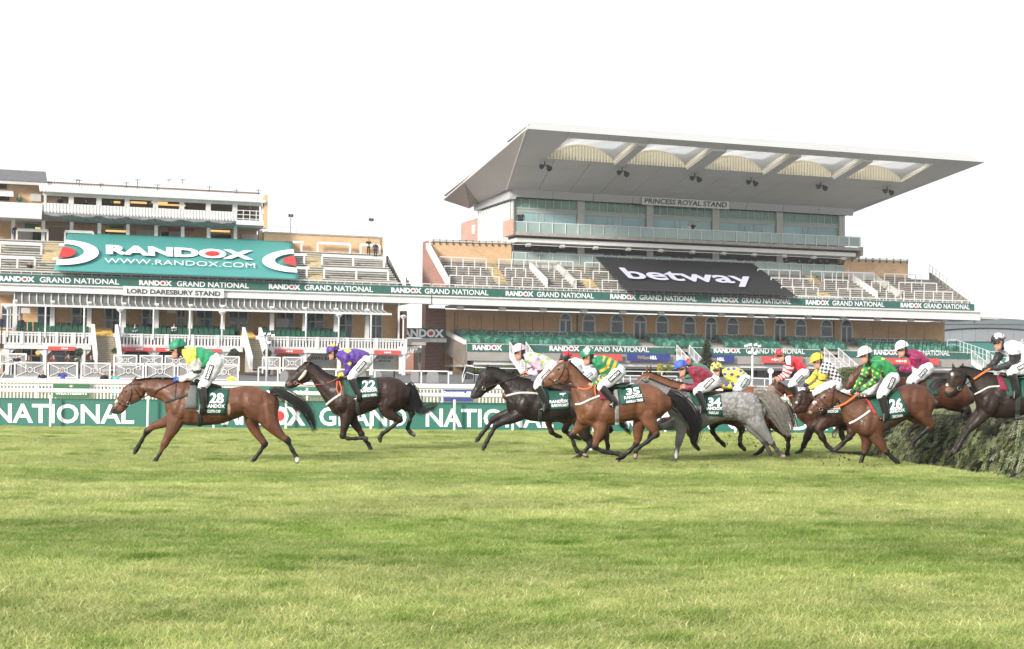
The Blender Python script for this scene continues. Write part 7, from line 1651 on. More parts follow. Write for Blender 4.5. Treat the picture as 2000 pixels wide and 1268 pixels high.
# exhibition hall with curved roof on the right
hr = empty('building', (at(1930, 680, 240).x, 240, 1.9), 'low grey hall with a curved roof beyond the right end of the tall stand', 'building')
HGR = mat('hall_grey', (.22, .24, .26), .6, .06, .2)
xs_ = np.linspace(1780, 2080, 25); m = MB(); top = []
for x in xs_: y = 621.5+((x-1925)/80)**2*3.8; top.append(at(x, y, 240))
for a, b in zip(top, top[1:]): m.slab([a, b, b+Vector((0, 0, -1.6)), a+Vector((0, 0, -1.6))], (0, 1.2, 0))
m.build('roof_edge', mat('hall_roof', (.13, .155, .17), .4, .08, .2), hr)
for k in range(12):
    x0 = 1780+25*k; x1 = x0+24.6; a = at(x0, 622+((x0-1925)/80)**2*3.8, 240.5); b = at(x1, 622+((x1-1925)/80)**2*3.8, 240.5); z = at(x0, 667, 240).z
    MB().slab([Vector((a.x, 240.5, z)), Vector((b.x, 240.5, z)), b-Vector((0, 0, 1.7)), a-Vector((0, 0, 1.7))], (0, .5, 0)).build('wall_panel', HGR, hr)
a = at(1780, 668, 239.8); b = at(2090, 668, 239.8); MB().box(a.x, b.x, 239.8, 241, 0, at(1850, 669, 240).z).build('teal_wall', mat('hall_teal', (.03, .17, .15), .6, .05), hr)
MB().slab([top[0], top[-1], top[-1]+Vector((0, 60, -4)), top[0]+Vector((0, 60, -4))], (0, 0, .1)).build('roof', mat('hall_roof', None), hr)
# railings right of the tall stand
def railing(lab, pts, h, Y0=None, nb=14, bars=1, n=None, m0=WHITE, w=.06):
    r = empty('railing', tuple(pts[0]-Vector((0, 0, h))), lab, 'railing'); m = MB()
    for a, b in zip(pts, pts[1:]):
        for i in range(bars+1): z = Vector((0, 0, -h*i/(bars+1))); m.bar(a+z, b+z, w if i == 0 else w*.7)
        k_ = max(int((b-a).length/nb), 1)
        for k in range(k_+1): p = a.lerp(b, k/k_); m.box(p.x-w/2, p.x+w/2, p.y-w/2, p.y+w/2, p.z-h, p.z)
    m.build('rail', m0, r); return r
railing('sloping grey railing at the right end of the lower seating', [at(1850, 664, 172), at(1868, 664, 171), at(1935, 687, 163), at(2010, 690, 162)], 1.2, nb=.9)
# --- terrace fences with diagonal braces and a ring
BR_ = mat('grey_mesh', (.42, .42, .42), .7, .1, 4)
_nt = BR_.node_tree; _tr = _nt.nodes.new('ShaderNodeBsdfTransparent'); _ms = _nt.nodes.new('ShaderNodeMixShader'); _ms.inputs[0].default_value = .66
_nt.links.new(_nt.nodes['Principled BSDF'].outputs[0], _ms.inputs[1]); _nt.links.new(_tr.outputs[0], _ms.inputs[2]); _nt.links.new(_ms.outputs[0], _nt.nodes['Material Output'].inputs[0])
def xpanel(lab, x0, x1, yt, yb, Y):
    a = at(x0, yt, Y); b = at(x1, yb, Y); r = empty('fence_panel', ((a.x+b.x)/2, Y, b.z), lab, 'fence', 'white braced fence panels on the terrace'); w = .11
    m = MB(); m.box(a.x, b.x, Y-.04, Y+.04, a.z-w, a.z); m.box(a.x, b.x, Y-.04, Y+.04, b.z, b.z+w*.7); m.box(a.x, a.x+w, Y-.045, Y+.045, b.z-.35, a.z); m.box(b.x-w, b.x, Y-.045, Y+.045, b.z-.35, a.z); m.build('frame', WHITE, r)
    c = Vector(((a.x+b.x)/2, Y, (a.z+b.z)/2)); R0 = (a.z-b.z)*.15
    m = MB()
    for (px_, pz) in ((a.x+w, a.z-w), (b.x-w, a.z-w), (a.x+w, b.z+w), (b.x-w, b.z+w)):
        q = Vector((px_, Y, pz)); d = (c-q).normalized(); m.bar(q, c-d*R0*1.4, .045)
    for sx in (-1, 1): m.box(c.x+sx*R0*1.9-.02, c.x+sx*R0*1.9+.02, Y-.02, Y+.02, c.z-R0*1.1, c.z+R0*1.1)
    m.build('brace', WHITE, r)
    m = MB(); m.tube([c+Vector((R0*math.cos(t), 0, R0*math.sin(t))) for t in [2*math.pi*i/14 for i in range(15)]], .032, 6, cap=False); m.build('ring', WHITE, r)
    MB().box(a.x+w, b.x-w, Y+.05, Y+.07, b.z+.05, a.z-w).build('mesh_infill', BR_, r)
desc = ['left of the steps beside the two women', 'behind the person in blue', 'behind the man in dark coat', 'with the woman in turquoise in front', 'left of the leading horse ears', 'just under the green cap', 'behind the leading jockey']
for k, (x0, x1) in enumerate([(28, 90), (93, 152), (158, 216), (222, 281), (284, 342), (346, 404), (410, 466)]): xpanel('white braced fence panel '+desc[k], x0, x1, 706.5+.011*x0+(0 if k < 7 else 2), 738+.012*x0, 112)
desc = ['at the far left in front of the bar window', 'under the left red sign', 'behind the green-capped jockey, upper row', 'right of the leading jockey, upper row', 'under the red sign left of the stairs']
for k, (x0, x1) in enumerate([(0, 52), (222, 268), (273, 318), (322, 366), (430, 468)]): xpanel('upper white braced fence panel '+desc[k], x0, x1, 690+.013*x0, 712+.013*x0, 128)
for k, (x0, x1) in enumerate([(512, 548), (552, 590)]): xpanel('white braced fence panel '+('left' if k == 0 else 'right')+' of the pair above the dark brown horse ears', x0, x1, 697+.0*x0, 722, 128)
railing('white post and mesh fence behind the dark brown horse', [at(505, 718, 112), at(770, 724, 112), at(876, 725.5, 112)], 1.35, nb=1.5, bars=0, w=.1)
railing('short white ramp rail at the left edge', [at(2, 737, 112), at(22, 708, 112)], 1.0, nb=1, bars=0)
railing('white rails with steps behind the black horse head', [at(903, 735, 118), at(910, 712.5, 118), at(927, 717.5, 118), at(960, 719, 118), at(1020, 720, 118)], 1.2, nb=1.6, bars=1)
railing('white terrace rails between the green-hooped jockey and the grey horse', [at(1180, 724.5, 120), at(1330, 726.5, 120)], 1.3, nb=1.4, bars=1)
railing('second row of white terrace rails left of the blue cap', [at(1170, 733, 112), at(1322, 735, 112)], 1.2, nb=1.2, bars=1)
railing('white fence right of the spotted cap below the round white disc', [at(1440, 737, 100), at(1520, 741, 100), at(1600, 743, 100)], 1.1, nb=.8, bars=1)
BINM = mat('grey_cover', (.21, .21, .215), .8, .1, 1)
cov = ['left of the dark brown horse ear', 'behind the purple jockey hands', 'behind the purple jockey back', 'beside the rump of the brown horse', 'left of the pair near the asphalt ramp', 'widest of the grey covers by the asphalt ramp']
for k, (x, w_) in enumerate([(555, 8), (664, 8), (706, 9), (737, 9), (810, 8), (845, 12)]):
    a = at(x-w_, 728, 116); b = at(x+w_, 728, 116); zt_ = at(x, 725.5, 116).z; zb_ = at(x, 752, 116).z; r = (b.x-a.x)/2
    m = MB(); m.slab([Vector((px_, 116, pz)) for px_, pz in arch_pts(a.x, b.x, zb_, zt_-r*.8)], (0, .6, 0)); m.build('covered_cart', BINM, label='grey round-topped cover '+cov[k], cat='cover', group='grey round-topped covers on the terrace')
q = at(916, 728, 119); r = empty('litter_bin', (q.x, 119, at(0, 741, 119).z), 'black litter bin beside the white rails behind the black horse', 'bin'); a = at(908.5, 716, 119); b = at(923, 741, 119)
MB().box(a.x, b.x, 119, 119.7, b.z, a.z).build('body', BLACKC, r); MB().box(a.x-.05, b.x+.05, 118.95, 119.75, a.z, a.z+.12).build('lid', GREYW, r)
# lamp mast with floodlights, disc post, rooftop floodlight poles
def mast(lab, x, yt, yb, Y, heads=True):
    t = at(x, yt, Y); b = at(x, yb, Y); r = empty('lamp_post', (b.x, Y, b.z), lab, 'lamp post'); MB().tube([(b.x, Y, b.z), (t.x, Y, t.z)], [.10, .07], 10).build('mast', WHITE, r, smooth=True)
    for dx, dz in ((-.52, .0), (-.2, .1), (.2, .1), (.5, 0), (-.22, -.5), (.2, -.55)): MB().slab([(t.x+dx-.12, Y-.3, t.z+dz-.11), (t.x+dx+.12, Y-.3, t.z+dz-.08), (t.x+dx+.14, Y-.15, t.z+dz+.1), (t.x+dx-.1, Y-.15, t.z+dz+.07)], (0, .2, 0)).build('floodlight', WHITE, r)
    MB().bar((t.x-.55, Y, t.z-.1), (t.x+.55, Y, t.z-.1), .05).build('crossarm', WHITE, r)
mast('white floodlight mast in front of the balcony near the dark brown horse', 521, 655, 748, 110); mast('white floodlight mast right of the conifer', 1469.5, 676, 760, 110)
def dpost(lab, x, yc, r_, yb, Y):
    c = at(x, yc, Y); b = at(x, yb, Y); r = empty('marker_post', (b.x, Y, b.z), lab, 'post'); rr_ = r_*Y/FOC
    MB().tube([(b.x, Y, b.z), (c.x, Y, c.z-rr_)], .06, 8).build('post', WHITE, r); MB().tube([(c.x, Y-.05, c.z), (c.x, Y+.05, c.z)], rr_, 20).build('disc', WHITE, r)
dpost('white round disc on a post left of the red-jacketed jockey', 1505, 725, 5.6, 790, 60)
def pole(lab, x, yt, yb, d):
    t = S(x, yt, d); b = S(x, yb, d); r = empty('floodlight_pole', tuple(sO+sU*t.x+sV*d+Vector((0, 0, b.z))), lab, 'lamp post', rz=SA); og = (t.x, d, b.z)
    MB().tube([(t.x, d, b.z), (t.x, d, t.z)], .045, 6).build('pole', GREYW, r, org=og); m = MB(); m.box(t.x-.25, t.x-.03, d-.1, d+.1, t.z, t.z+.3); m.box(t.x+.03, t.x+.25, d-.1, d+.1, t.z, t.z+.3); m.build('lamp_head', METAL, r, org=og)
pole('thin rooftop floodlight pole just right of the corrugated roof', 568, 424, 457, 9.3); pole('thin rooftop floodlight pole above the two men on the terrace', 725, 432, 464, 9.3)
# ------------------------------------------------------------------ plants
def leafball(mb, c, r, n, size, shape=None, seed=1, mi=None):
    rd = random.Random(seed)
    for i in range(n):
        while True:
            p = Vector((rd.uniform(-1, 1), rd.uniform(-1, 1), rd.uniform(-1, 1)))
            if p.length <= 1 and (shape is None or shape(p)): break
        q = Vector(c)+Vector((p.x*r[0], p.y*r[1], p.z*r[2])); a = Vector((rd.gauss(0, 1), rd.gauss(0, 1), rd.gauss(0, 1))).normalized(); b = a.cross(Vector((rd.gauss(0, 1), rd.gauss(0, 1), rd.gauss(0, 1)))).normalized(); s = size*rd.uniform(.5, 1.3)
        mb.add([q-a*s*.5, q+b*s*.3, q+a*s*.5, q-b*s*.3], [(0, 1, 2, 3)], rd.choice(mi) if mi else 0)
def topiary(lab, x, y, Y, rad):
    c = at(x, y, Y); k = Y/FOC; r = empty('potted_tree', (c.x, Y, c.z-1.9), lab, 'plant', 'clipped ball trees by the stairs'); m = MB(); leafball(m, c, (rad*k, rad*k, rad*k), 700, .14, seed=int(x)); m.build('crown', [LEAFD], r)
    MB().tube([(c.x, Y, c.z-1.6), (c.x, Y, c.z)], .05, 6).build('trunk', BARK, r); MB().lathe((c.x, Y, c.z-1.95), [(.25, 0), (.35, .45)], 10).build('pot', DARK, r)
for lab, x, y in (('ball tree left of the first stairs', 154, 688), ('ball tree between the first stairs and the leading jockey', 225, 688), ('ball tree left of the second stairs behind the leading jockey', 457, 689), ('ball tree right of the second stairs', 522, 690)): topiary('clipped '+lab, x, y, 132, 8.5)
def conifer(lab, x, yt, yb, w, Y):
    t = at(x, yt, Y); b = at(x, yb, Y); k = Y/FOC; H = t.z-b.z; r = empty('conifer', (b.x, Y, b.z), lab, 'tree'); m = MB(); rd = random.Random(4)
    for i in range(5200):
        f = rd.random()**.75; z = t.z-f*H; rad = w*k*(f**.8)*(.82+.25*math.sin(z*9))+.05; a = rd.uniform(0, 6.283); rr_ = rad*rd.random()**.4; q = Vector((t.x+rr_*math.cos(a), Y+rr_*math.sin(a), z)); d = Vector((math.cos(a), math.sin(a), rd.uniform(.1, .9))).normalized(); s = rd.uniform(.1, .22); n = d.cross(Vector((rd.gauss(0, 1), rd.gauss(0, 1), 1))).normalized()*s*.3
        m.add([q-n*.6, q+n*.6, q+d*s], [(0, 1, 2)], rd.choice((0, 0, 1)))
    m.build('crown', [mat('conifer_green', (.045, .065, .03), .8, .5, 5), mat('conifer_olive', (.11, .10, .045), .8, .4, 5)], r); MB().tube([(b.x, Y, b.z-.5), (t.x, Y, t.z-.3)], [.1, .03], 6).build('trunk', BARK, r)
conifer('dark conical conifer in front of the lower seating', 1380, 664, 742, 19.5, 118)
def bush(lab, pts, mats, size=.12, cat='bush', n=900):
    r = None
    for i, (x, y, rx, ry, Y) in enumerate(pts):
        c = at(x, y, Y); k = Y/FOC; m = MB() if i == 0 else m; leafball(m, c, (rx*k, rx*k*.7, ry*k), n, size, seed=i+int(x), mi=list(range(len(mats))))
    x, y, rx, ry, Y = pts[0]; b = at(x, y+ry, Y); r = empty('bush', (b.x, Y, b.z), lab, cat); m.build('foliage', mats, r); MB().tube([(b.x, Y, b.z-.6), at(x, y, Y)], [.05, .02], 5).build('stem', BARK, r)
bush('yellow leafy shrub left of the blue cap', [(1290, 722, 7, 12, 122)], [LEAFY, mat('leaf_gold', (.38, .34, .05), .8, .3)]); bush('second yellow shrub just above the blue cap', [(1306, 722, 8, 9, 122)], [LEAFY, LEAFD])
bush('green plants behind the white rails by the black horse', [(945, 722, 22, 8, 124), (985, 722, 18, 8, 124)], [mat('leaf_mid', (.12, .15, .04), .8, .4), LEAFD], n=1200)
bush('white flowering planter right of the left people', [(152, 704, 8, 5, 125)], [mat('petal', (.6, .62, .55), .8, .2), LEAFD], n=500)
hb = MB(); c = at(1662, 732, 90); leafball(hb, c, (1.2, .5, .5), 4000, .10, shape=None, seed=9, mi=[0, 1]); c2 = at(1690, 734, 90); leafball(hb, c2, (.9, .5, .45), 2500, .10, seed=10, mi=[0, 1])
r = empty('clipped_hedge', (c.x, 90, c.z-1), 'yellow-green clipped hedge left of the number 26 jockey', 'hedge'); hb.build('foliage', [mat('hedge_green', (.16, .19, .05), .8, .4, 5), LEAFD], r); MB().box(c.x-1.3, c.x+2.2, 89.8, 90.3, c.z-2.2, c.z+.2).build('stem_mass', mat('twig_brown', (.06, .05, .03), .9), r)
def btree(lab, x, yt, Y, w):      # bare tree
    t = at(x, yt, Y); r = empty('bare_tree', (t.x, Y, 1.9), lab, 'tree'); m = MB(); rd = random.Random(int(x)); H = t.z-1.9
    def br(p, d, l, rad, dep):
        q = p+d*l; m.tube([p, q], [rad, rad*.65], 4, cap=False)
        if dep: 
            for _ in range(3): br(q, (d+Vector((rd.uniform(-.6, .6), rd.uniform(-.6, .6), rd.uniform(-.1, .4)))).normalized(), l*.72, rad*.6, dep-1)
    MB().tube([(t.x, Y, 0), (t.x, Y, 1.9+H*.3)], [.25, .18], 6).build('trunk', BARK, r); br(Vector((t.x, Y, 1.9+H*.28)), Vector((0, 0, 1)), H*.26, .15, 5); m.build('branches', mat('twig_grey', (.30, .27, .24), .9), r)
btree('bare tree left of the brick blocks between the stands', 798, 671, 200, 8); btree('second bare tree just above the dark brick block', 806, 675, 205, 8)
# ------------------------------------------------------------------ people in the stands
def tube_person(pose):
    so = Solid(); n = np.array; leg = lambda s, x, y: so.tube([n([s*.09, y, .9]), n([s*.1+x, y*.6, .48]), n([s*.1+x, y*.3, .05])], [.09, .065, .05], 1, 8)
    sit = pose == 'sit'; b = -.42 if sit else 0
    if sit:
        for s in (-1, 1): so.tube([n([s*.1, 0, .5]), n([s*.11, -.42, .52]), n([s*.11, -.45, .05])], [.09, .07, .05], 1, 8)
    else:
        for s in (-1, 1): leg(s, 0, 0)
    so.ring_loft([n([0, 0, .88+b]), n([0, 0, 1.1+b]), n([0, -.02, 1.32+b]), n([0, -.02, 1.46+b])], [n([.16, 0, 0]), n([.16, 0, 0]), n([.21, 0, 0]), n([.09, 0, 0])], [n([0, .1, 0]), n([0, .1, 0]), n([0, .12, 0]), n([0, .07, 0])], 12)
    so.tube([n([0, -.02, 1.4+b]), n([0, -.02, 1.55+b])], [.055, .055], 1, 8); so.ball(n([0, -.02, 1.65+b]), (.085, .10, .12)); so.ball(n([0, -.12, 1.635+b]), (.02, .03, .025))
    for s in (-1, 1):
        if pose == 'up': P = [[s*.21, 0, 1.38], [s*.30, -.1, 1.22], [s*.10, -.26, 1.56]]
        elif pose == 'fold': P = [[s*.21, 0, 1.38], [s*.27, -.06, 1.12], [s*.02, -.22, 1.14]]
        elif pose == 'sit': P = [[s*.21, 0, .96], [s*.26, -.12, .74], [s*.08, -.32, .66]]
        else: P = [[s*.21, 0, 1.38], [s*.27, .02, 1.12], [s*.25, -.05, .84]]
        so.tube([n(p) for p in P], [.062, .05, .042], 1, 8); so.ball(n(P[-1]), (.045, .045, .05))
    return dyn_remesh(so.v, so.f, .032, 1), b, pose
_proto = {p: tube_person(p) for p in ('up', 'fold', 'sit', 'stand')}
SKINP = mat('skin', (.50, .28, .20), .6, .05)
def paint(p, hair_long=False):
    me, b, pose = _proto[p]; me = me.copy(); V = mverts(me); c = np.array([V[list(f.vertices)].mean(0) for f in me.polygons]); mi = np.zeros(len(c), int)
    mi[c[:, 2] < .90+b] = 1
    if pose == 'sit': mi[(c[:, 1] < -.12) & (c[:, 2] < .6)] = 1
    head = c[:, 2] > 1.47+b; mi[head] = 2; mi[head & ((c[:, 2] > 1.70+b) | (c[:, 1] > .0))] = 3
    if pose != 'up': mi[(c[:, 2] < .80+0*b) & (np.abs(c[:, 0]) > .2) & (c[:, 1] < 0) & (pose == 'stand')] = 2
    else: mi[(c[:, 1] < -.2) & (c[:, 2] > 1.46)] = 2
    mi[c[:, 2] < .07] = 3
    me.polygons.foreach_set('material_index', mi); me.polygons.foreach_set('use_smooth', [True]*len(c)); return me
_pm = {p: paint(p) for p in _proto}
for me in _pm.values():
    for k in range(4): me.materials.append(SKINP)
cmat = lambda n, c: mat('cloth_'+n, c, .8, .1, 5)
BK, NV, GY, BR2, BU, TQ, HV, CR, WT = cmat('black', (.015, .015, .018)), cmat('navy', (.02, .025, .05)), cmat('grey', (.12, .12, .125)), cmat('brown', (.07, .045, .03)), cmat('blue', (.05, .08, .42)), cmat('turquoise', (.16, .55, .52)), cmat('hivis', (.60, .85, .08)), cmat('maroon', (.18, .03, .04)), cmat('white', (.6, .6, .6))
def spectator(lab, pose, head_px, P0, top, bot, hair, hgt=None, face=0):
    me = _pm[pose]; o = link('person', me, None, label=lab, cat='person', group='people watching from the stands'); o.location = P0; o.rotation_euler = (0, 0, face); h = (hgt or 1.75)/1.77; o.scale = (h, h, h)
    for i, m_ in enumerate((top, bot, SKINP, hair)): o.material_slots[i].link = 'OBJECT'; o.material_slots[i].material = m_
HB_, HBL, HG_ = cmat('hair_brown', (.05, .03, .02)), cmat('hair_blonde', (.40, .27, .12)), cmat('hair_grey', (.35, .34, .33))
def sp_s(lab, pose, x, yhead, d, top, bot, hair, h=1.75): p = S(x, yhead, d); z = p.z-(1.77 if pose != 'sit' else 1.35)*h/1.77; spectator(lab, pose, 0, tuple(sO+sU*p.x+sV*d+Vector((0, 0, z))), top, bot, hair, h, SA*.3)
def sp_y(lab, pose, x, yhead, Y, top, bot, hair, h=1.72): p = at(x, yhead, Y); spectator(lab, pose, 0, (p.x, Y, p.z-1.77*h/1.77), top, bot, hair, h, 0)
sp_s('man in dark suit and white shirt standing at the top of the far left stairs', 'stand', 30, 438, 8, NV, NV, HG_); sp_s('person in dark clothes sitting low on the left terrace, leftmost of three', 'sit', 26, 517, 2.0, BK, BK, HB_); sp_s('bulky person in black on the left terrace, middle of three', 'up', 59, 511, 1.6, BK, BK, HB_, 1.6)
sp_s('person in dark jacket on the left terrace beside the teal tarpaulin', 'sit', 76, 516, 1.8, NV, BK, HG_); sp_s('man photographing from the top of the terrace near its right end', 'up', 720, 466, 7.6, BK, BK, HB_); sp_s('man in dark suit beside the photographer on the terrace', 'stand', 733.5, 472, 6.9, NV, BK, HG_)
sp_s('person in black standing in the open balcony box under the roof end', 'stand', 488, 403, 7.6, BK, BK, HB_); sp_s('person in dark green at the left end parapet', 'fold', 38, 379, 7.2, mat('cloth_green', (.03, .09, .06), .8), BK, HB_)
for lab, x, y in (('person in the first box opening from the left under the corrugated roof', 118, 383), ('person in the second box opening under the corrugated roof', 168, 390), ('person in the third box opening under the corrugated roof', 217, 391), ('person in the fourth box opening under the corrugated roof', 293, 394)): sp_s(lab, 'fold', x, y, 7.4, BK, BK, HB_)
sp_s('steward in black suit behind the leftmost balustrade', 'stand', 42, 618, -1.2, BK, BK, HB_); sp_s('dark dressed person at the left edge of the balcony', 'stand', 2, 616, -1.4, NV, BK, HG_)
for lab, x, y, c_ in (('seated person in dark red behind the left balustrade', 118, 637, CR), ('seated person in grey behind the left balustrade', 131, 636, GY), ('seated person in pale shirt behind the middle balustrade', 264, 633, WT), ('seated person in white right of the lamp column', 340, 632, WT)): sp_s(lab, 'sit', x, y, -.4, c_, BK, HB_)
sp_s('person in black standing in the balcony window by the pale seated people', 'stand', 292, 626, .8, BK, BK, HB_); sp_s('person in dark jacket leaning over the balcony seats', 'fold', 328, 631, .4, BK, BK, HB_)
sp_s('pair member nearest the column at the left end of the glass balcony', 'stand', 1014, 413.5, 7.4, BK, BK, HB_); sp_s('person in dark suit at the left end of the glass balcony', 'stand', 1019.5, 413, 7.2, NV, BK, HB_)
sp_s('woman in white on the glass balcony under the name board', 'stand', 1344.5, 436, 7.2, WT, WT, HBL); sp_s('man in dark suit beside the woman in white on the glass balcony', 'up', 1353.5, 434.5, 7.2, BK, BK, HB_); sp_s('person in grey alone near the middle of the glass balcony', 'stand', 1488, 449, 7.2, GY, GY, HB_)
for lab, x, y in (('leftmost photographer behind the lower glass rail', 1536, 505), ('photographer behind the lower glass rail left of the pole', 1561, 507), ('photographer in the middle behind the lower glass rail', 1580, 507.5), ('dark photographer behind the lower glass rail near its right end', 1602, 507), ('photographer beside the last one behind the lower glass rail', 1615, 507), ('last person behind the lower glass rail next to the brick wing', 1641, 510)): sp_s(lab, 'up', x, y, 8.7, BK, BK, HB_)
for lab, pose, x, y, t_, b__, h_ in (('woman in black with fair hair behind the left fence panel', 'up', 34, 692, BK, BK, HBL), ('person in dark jacket second from the left behind the fence', 'fold', 57, 695, BR2, BK, HB_), ('woman in pink-grey top holding up a phone behind the fence', 'up', 105, 694.5, CR, BK, HG_), ('blonde woman with raised hands behind the fence', 'up', 134, 692.5, BR2, BK, HBL), ('balding man in dark suit behind the fence by the stairs', 'fold', 178, 694.5, BK, BK, SKINP)): sp_y(lab, pose, x, y, 113.5, t_, b__, h_)
for lab, pose, x, y, t_, b__, h_ in (('fair-haired person in dark coat leaning on the picket fence', 'up', 84, 723, NV, BK, HBL), ('person in bright blue jacket behind the picket fence', 'up', 123, 720, BU, NV, HBL), ('man in dark coat with folded arms right of the green sign', 'fold', 204.5, 723.5, BK, BK, HG_), ('woman in turquoise coat holding binoculars', 'up', 225, 726, TQ, TQ, HB_), ('steward in yellow high visibility jacket behind the leading horse', 'stand', 452, 727, HV, HV, BK), ('person in black behind the picket fence right of the black horse head', 'stand', 967, 728, BK, BK, BK)): sp_y(lab, pose, x, y, 98, t_, b__, h_)
# ------------------------------------------------------------------ the jump: spruce covered fence
NEED = [mat('spruce_grey_green', (.22, .27, .125), .8, .35, 9), mat('spruce_dark', (.055, .075, .035), .8, .4, 9), mat('spruce_olive', (.19, .22, .065), .8, .35, 9), mat('spruce_pale', (.34, .35, .25), .8, .3, 9), mat('spruce_brown', (.13, .095, .055), .85, .3, 9)]
jr = empty('spruce_jump', (9.0, 24, -.3), 'broad steeplechase jump dressed with spruce branches beside the ditch', 'jump')
def jx(Y, f): return dl(Y)+.75+f
m = MB(); Ys = [15, 18, 21, 24, 26, 28, 29.4, 30.4]; HT = .93
prof = [(0.05, -.30), (0.12, .25), (.35, HT-.22), (.7, HT-.06), (1.6, HT-.1), (2.2, .3), (2.3, -.3)]
for a, b in zip(Ys, Ys[1:]):
    for (f0, z0), (f1, z1) in zip(prof, prof[1:]): m.add([(jx(a, f0), a, z0), (jx(b, f0), b, z0), (jx(b, f1), b, z1), (jx(a, f1), a, z1)], [(0, 1, 2, 3)])
m.add([(jx(Ys[-1], f), Ys[-1], z) for f, z in prof], [tuple(range(len(prof)))]); m.add([(jx(Ys[0], f), Ys[0], z) for f, z in prof], [tuple(range(len(prof)))]); m.build('packed_core', mat('dark_brush', (.03, .032, .018), .95, .5, 8), jr)
rd = random.Random(11); m = MB()
L_pr = [0]; 
for (f0, z0), (f1, z1) in zip(prof, prof[1:]): L_pr.append(L_pr[-1]+math.hypot(f1-f0, z1-z0))
for i in range(6200):
    Y = 15+15.6*rd.random()**.75; s = rd.random()**1.15*L_pr[4]*1.02; k = min(sum(1 for q in L_pr[1:] if q < s), len(prof)-2); t = (s-L_pr[k])/(L_pr[k+1]-L_pr[k]); f = prof[k][0]+(prof[k+1][0]-prof[k][0])*t; z = prof[k][1]+(prof[k+1][1]-prof[k][1])*t
    end = rd.random() < .06
    if end: Y = 30.3+rd.random()*.35; f = rd.random()*1.8; z = rd.uniform(-.2, HT-.1)
    p = Vector((jx(min(Y, 31), f)-rd.uniform(0, .12), Y, z+rd.uniform(-.05, .1))); big = rd.random() < .5
    d = Vector((-rd.uniform(.15, .9), rd.uniform(-.7, .7), rd.uniform(-1.1, .15) if k < 3 else rd.uniform(-.3, .5))).normalized(); ln = rd.uniform(.10, .30); mi = rd.choices(range(5), (5, 4, 5, 1.6, 1))[0]
    # a sprig: a curved stem with narrow drooping leaflets on both sides
    side = d.cross(Vector((0, 0, 1))).normalized(); nl = 7; q = p
    for j in range(nl):
        q2 = q+d*(ln/nl); d = (d+Vector((-.02, 0, -.10))).normalized()
        for sg in (-1, 1):
            w = (side*sg*rd.uniform(.5, 1)+d*.8+Vector((0, 0, rd.uniform(-.3, .1)))).normalized()*rd.uniform(.035, .08)
            m.add([q, q+w*.5+d*.009, q+w, q+w*.5-d*.009], [(0, 1, 2, 3)], mi)
        q = q2
m.build('spruce_sprigs', NEED, jr, kind='stuff')
# loose brush and turf knocked into the air and onto the grass
rd = random.Random(21)
CLOD = mat('turf_clod', (.06, .05, .022), .95, .5, 20)
zones = [(1500, 838, 60, 16, 27.5, 16), (1610, 893, 60, 13, 25.5, 26), (1445, 860, 60, 14, 27, 8), (1710, 913, 30, 5, 25.2, 12), (1560, 868, 90, 26, 27, 22)]
j_ = 0
cm = [MB().sphere((0, 0, 0), (.032, .026, .02), 6, 5).mesh('clod', CLOD) for _ in range(1)]
for (x, y, sx, sy, Y, n) in zones:
    for i in range(n):
        px_, py_ = rd.gauss(x, sx*.5), rd.gauss(y, sy*.5); P0 = at(px_, py_, Y+rd.uniform(-.6, .6))
        if P0.z < .02: P0.z = .03
        o = link('turf_clod', cm[0], None, label='small brown turf clods kicked up by the hooves around the rear horses', cat='clod', group='turf clods kicked up by the hooves', loc=P0); s = rd.uniform(.2, .75); o.scale = (s*1.3, s, s*rd.uniform(.5, 1)); o.rotation_euler = (rd.uniform(0, 3), rd.uniform(0, 3), rd.uniform(0, 3))
m = MB()
for i in range(1500):
    zx, zy, sx, sy, Y, _ = rd.choice(zones); P0 = at(rd.gauss(zx, sx*.6), rd.gauss(zy, sy*.7), Y+rd.uniform(-.8, .8)); P0.z = max(P0.z, .02)
    d = Vector((rd.gauss(0, 1), rd.gauss(0, 1), rd.gauss(0, 1))).normalized()*rd.uniform(.02, .07); n = d.cross(Vector((0, 0, 1)))*.12
    m.add([P0-n, P0+d, P0+n], [(0, 1, 2)], rd.choice((0, 1, 2)))
m.build('flying_brush', [NEED[2], NEED[4], CLOD], kind='stuff', label='loose spruce bits and turf crumbs thrown up near the jump')
# ------------------------------------------------------------------ grass
gm = bpy.data.materials.new('grass_blade'); gm.use_nodes = True; nt = gm.node_tree; N = nt.nodes; L = nt.links; p = N['Principled BSDF']; p.inputs['Roughness'].default_value = .55
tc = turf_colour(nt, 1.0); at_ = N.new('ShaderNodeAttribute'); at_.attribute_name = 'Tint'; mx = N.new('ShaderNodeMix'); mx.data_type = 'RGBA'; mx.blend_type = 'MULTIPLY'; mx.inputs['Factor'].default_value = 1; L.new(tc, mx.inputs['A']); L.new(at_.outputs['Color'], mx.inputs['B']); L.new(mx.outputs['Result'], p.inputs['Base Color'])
tr = N.new('ShaderNodeBsdfTranslucent'); L.new(mx.outputs['Result'], tr.inputs[0]); ms = N.new('ShaderNodeMixShader'); ms.inputs[0].default_value = .35; L.new(p.outputs[0], ms.inputs[1]); L.new(tr.outputs[0], ms.inputs[2]); L.new(ms.outputs[0], N['Material Output'].inputs[0])
gc = bpy.data.collections.new('grass_patches')
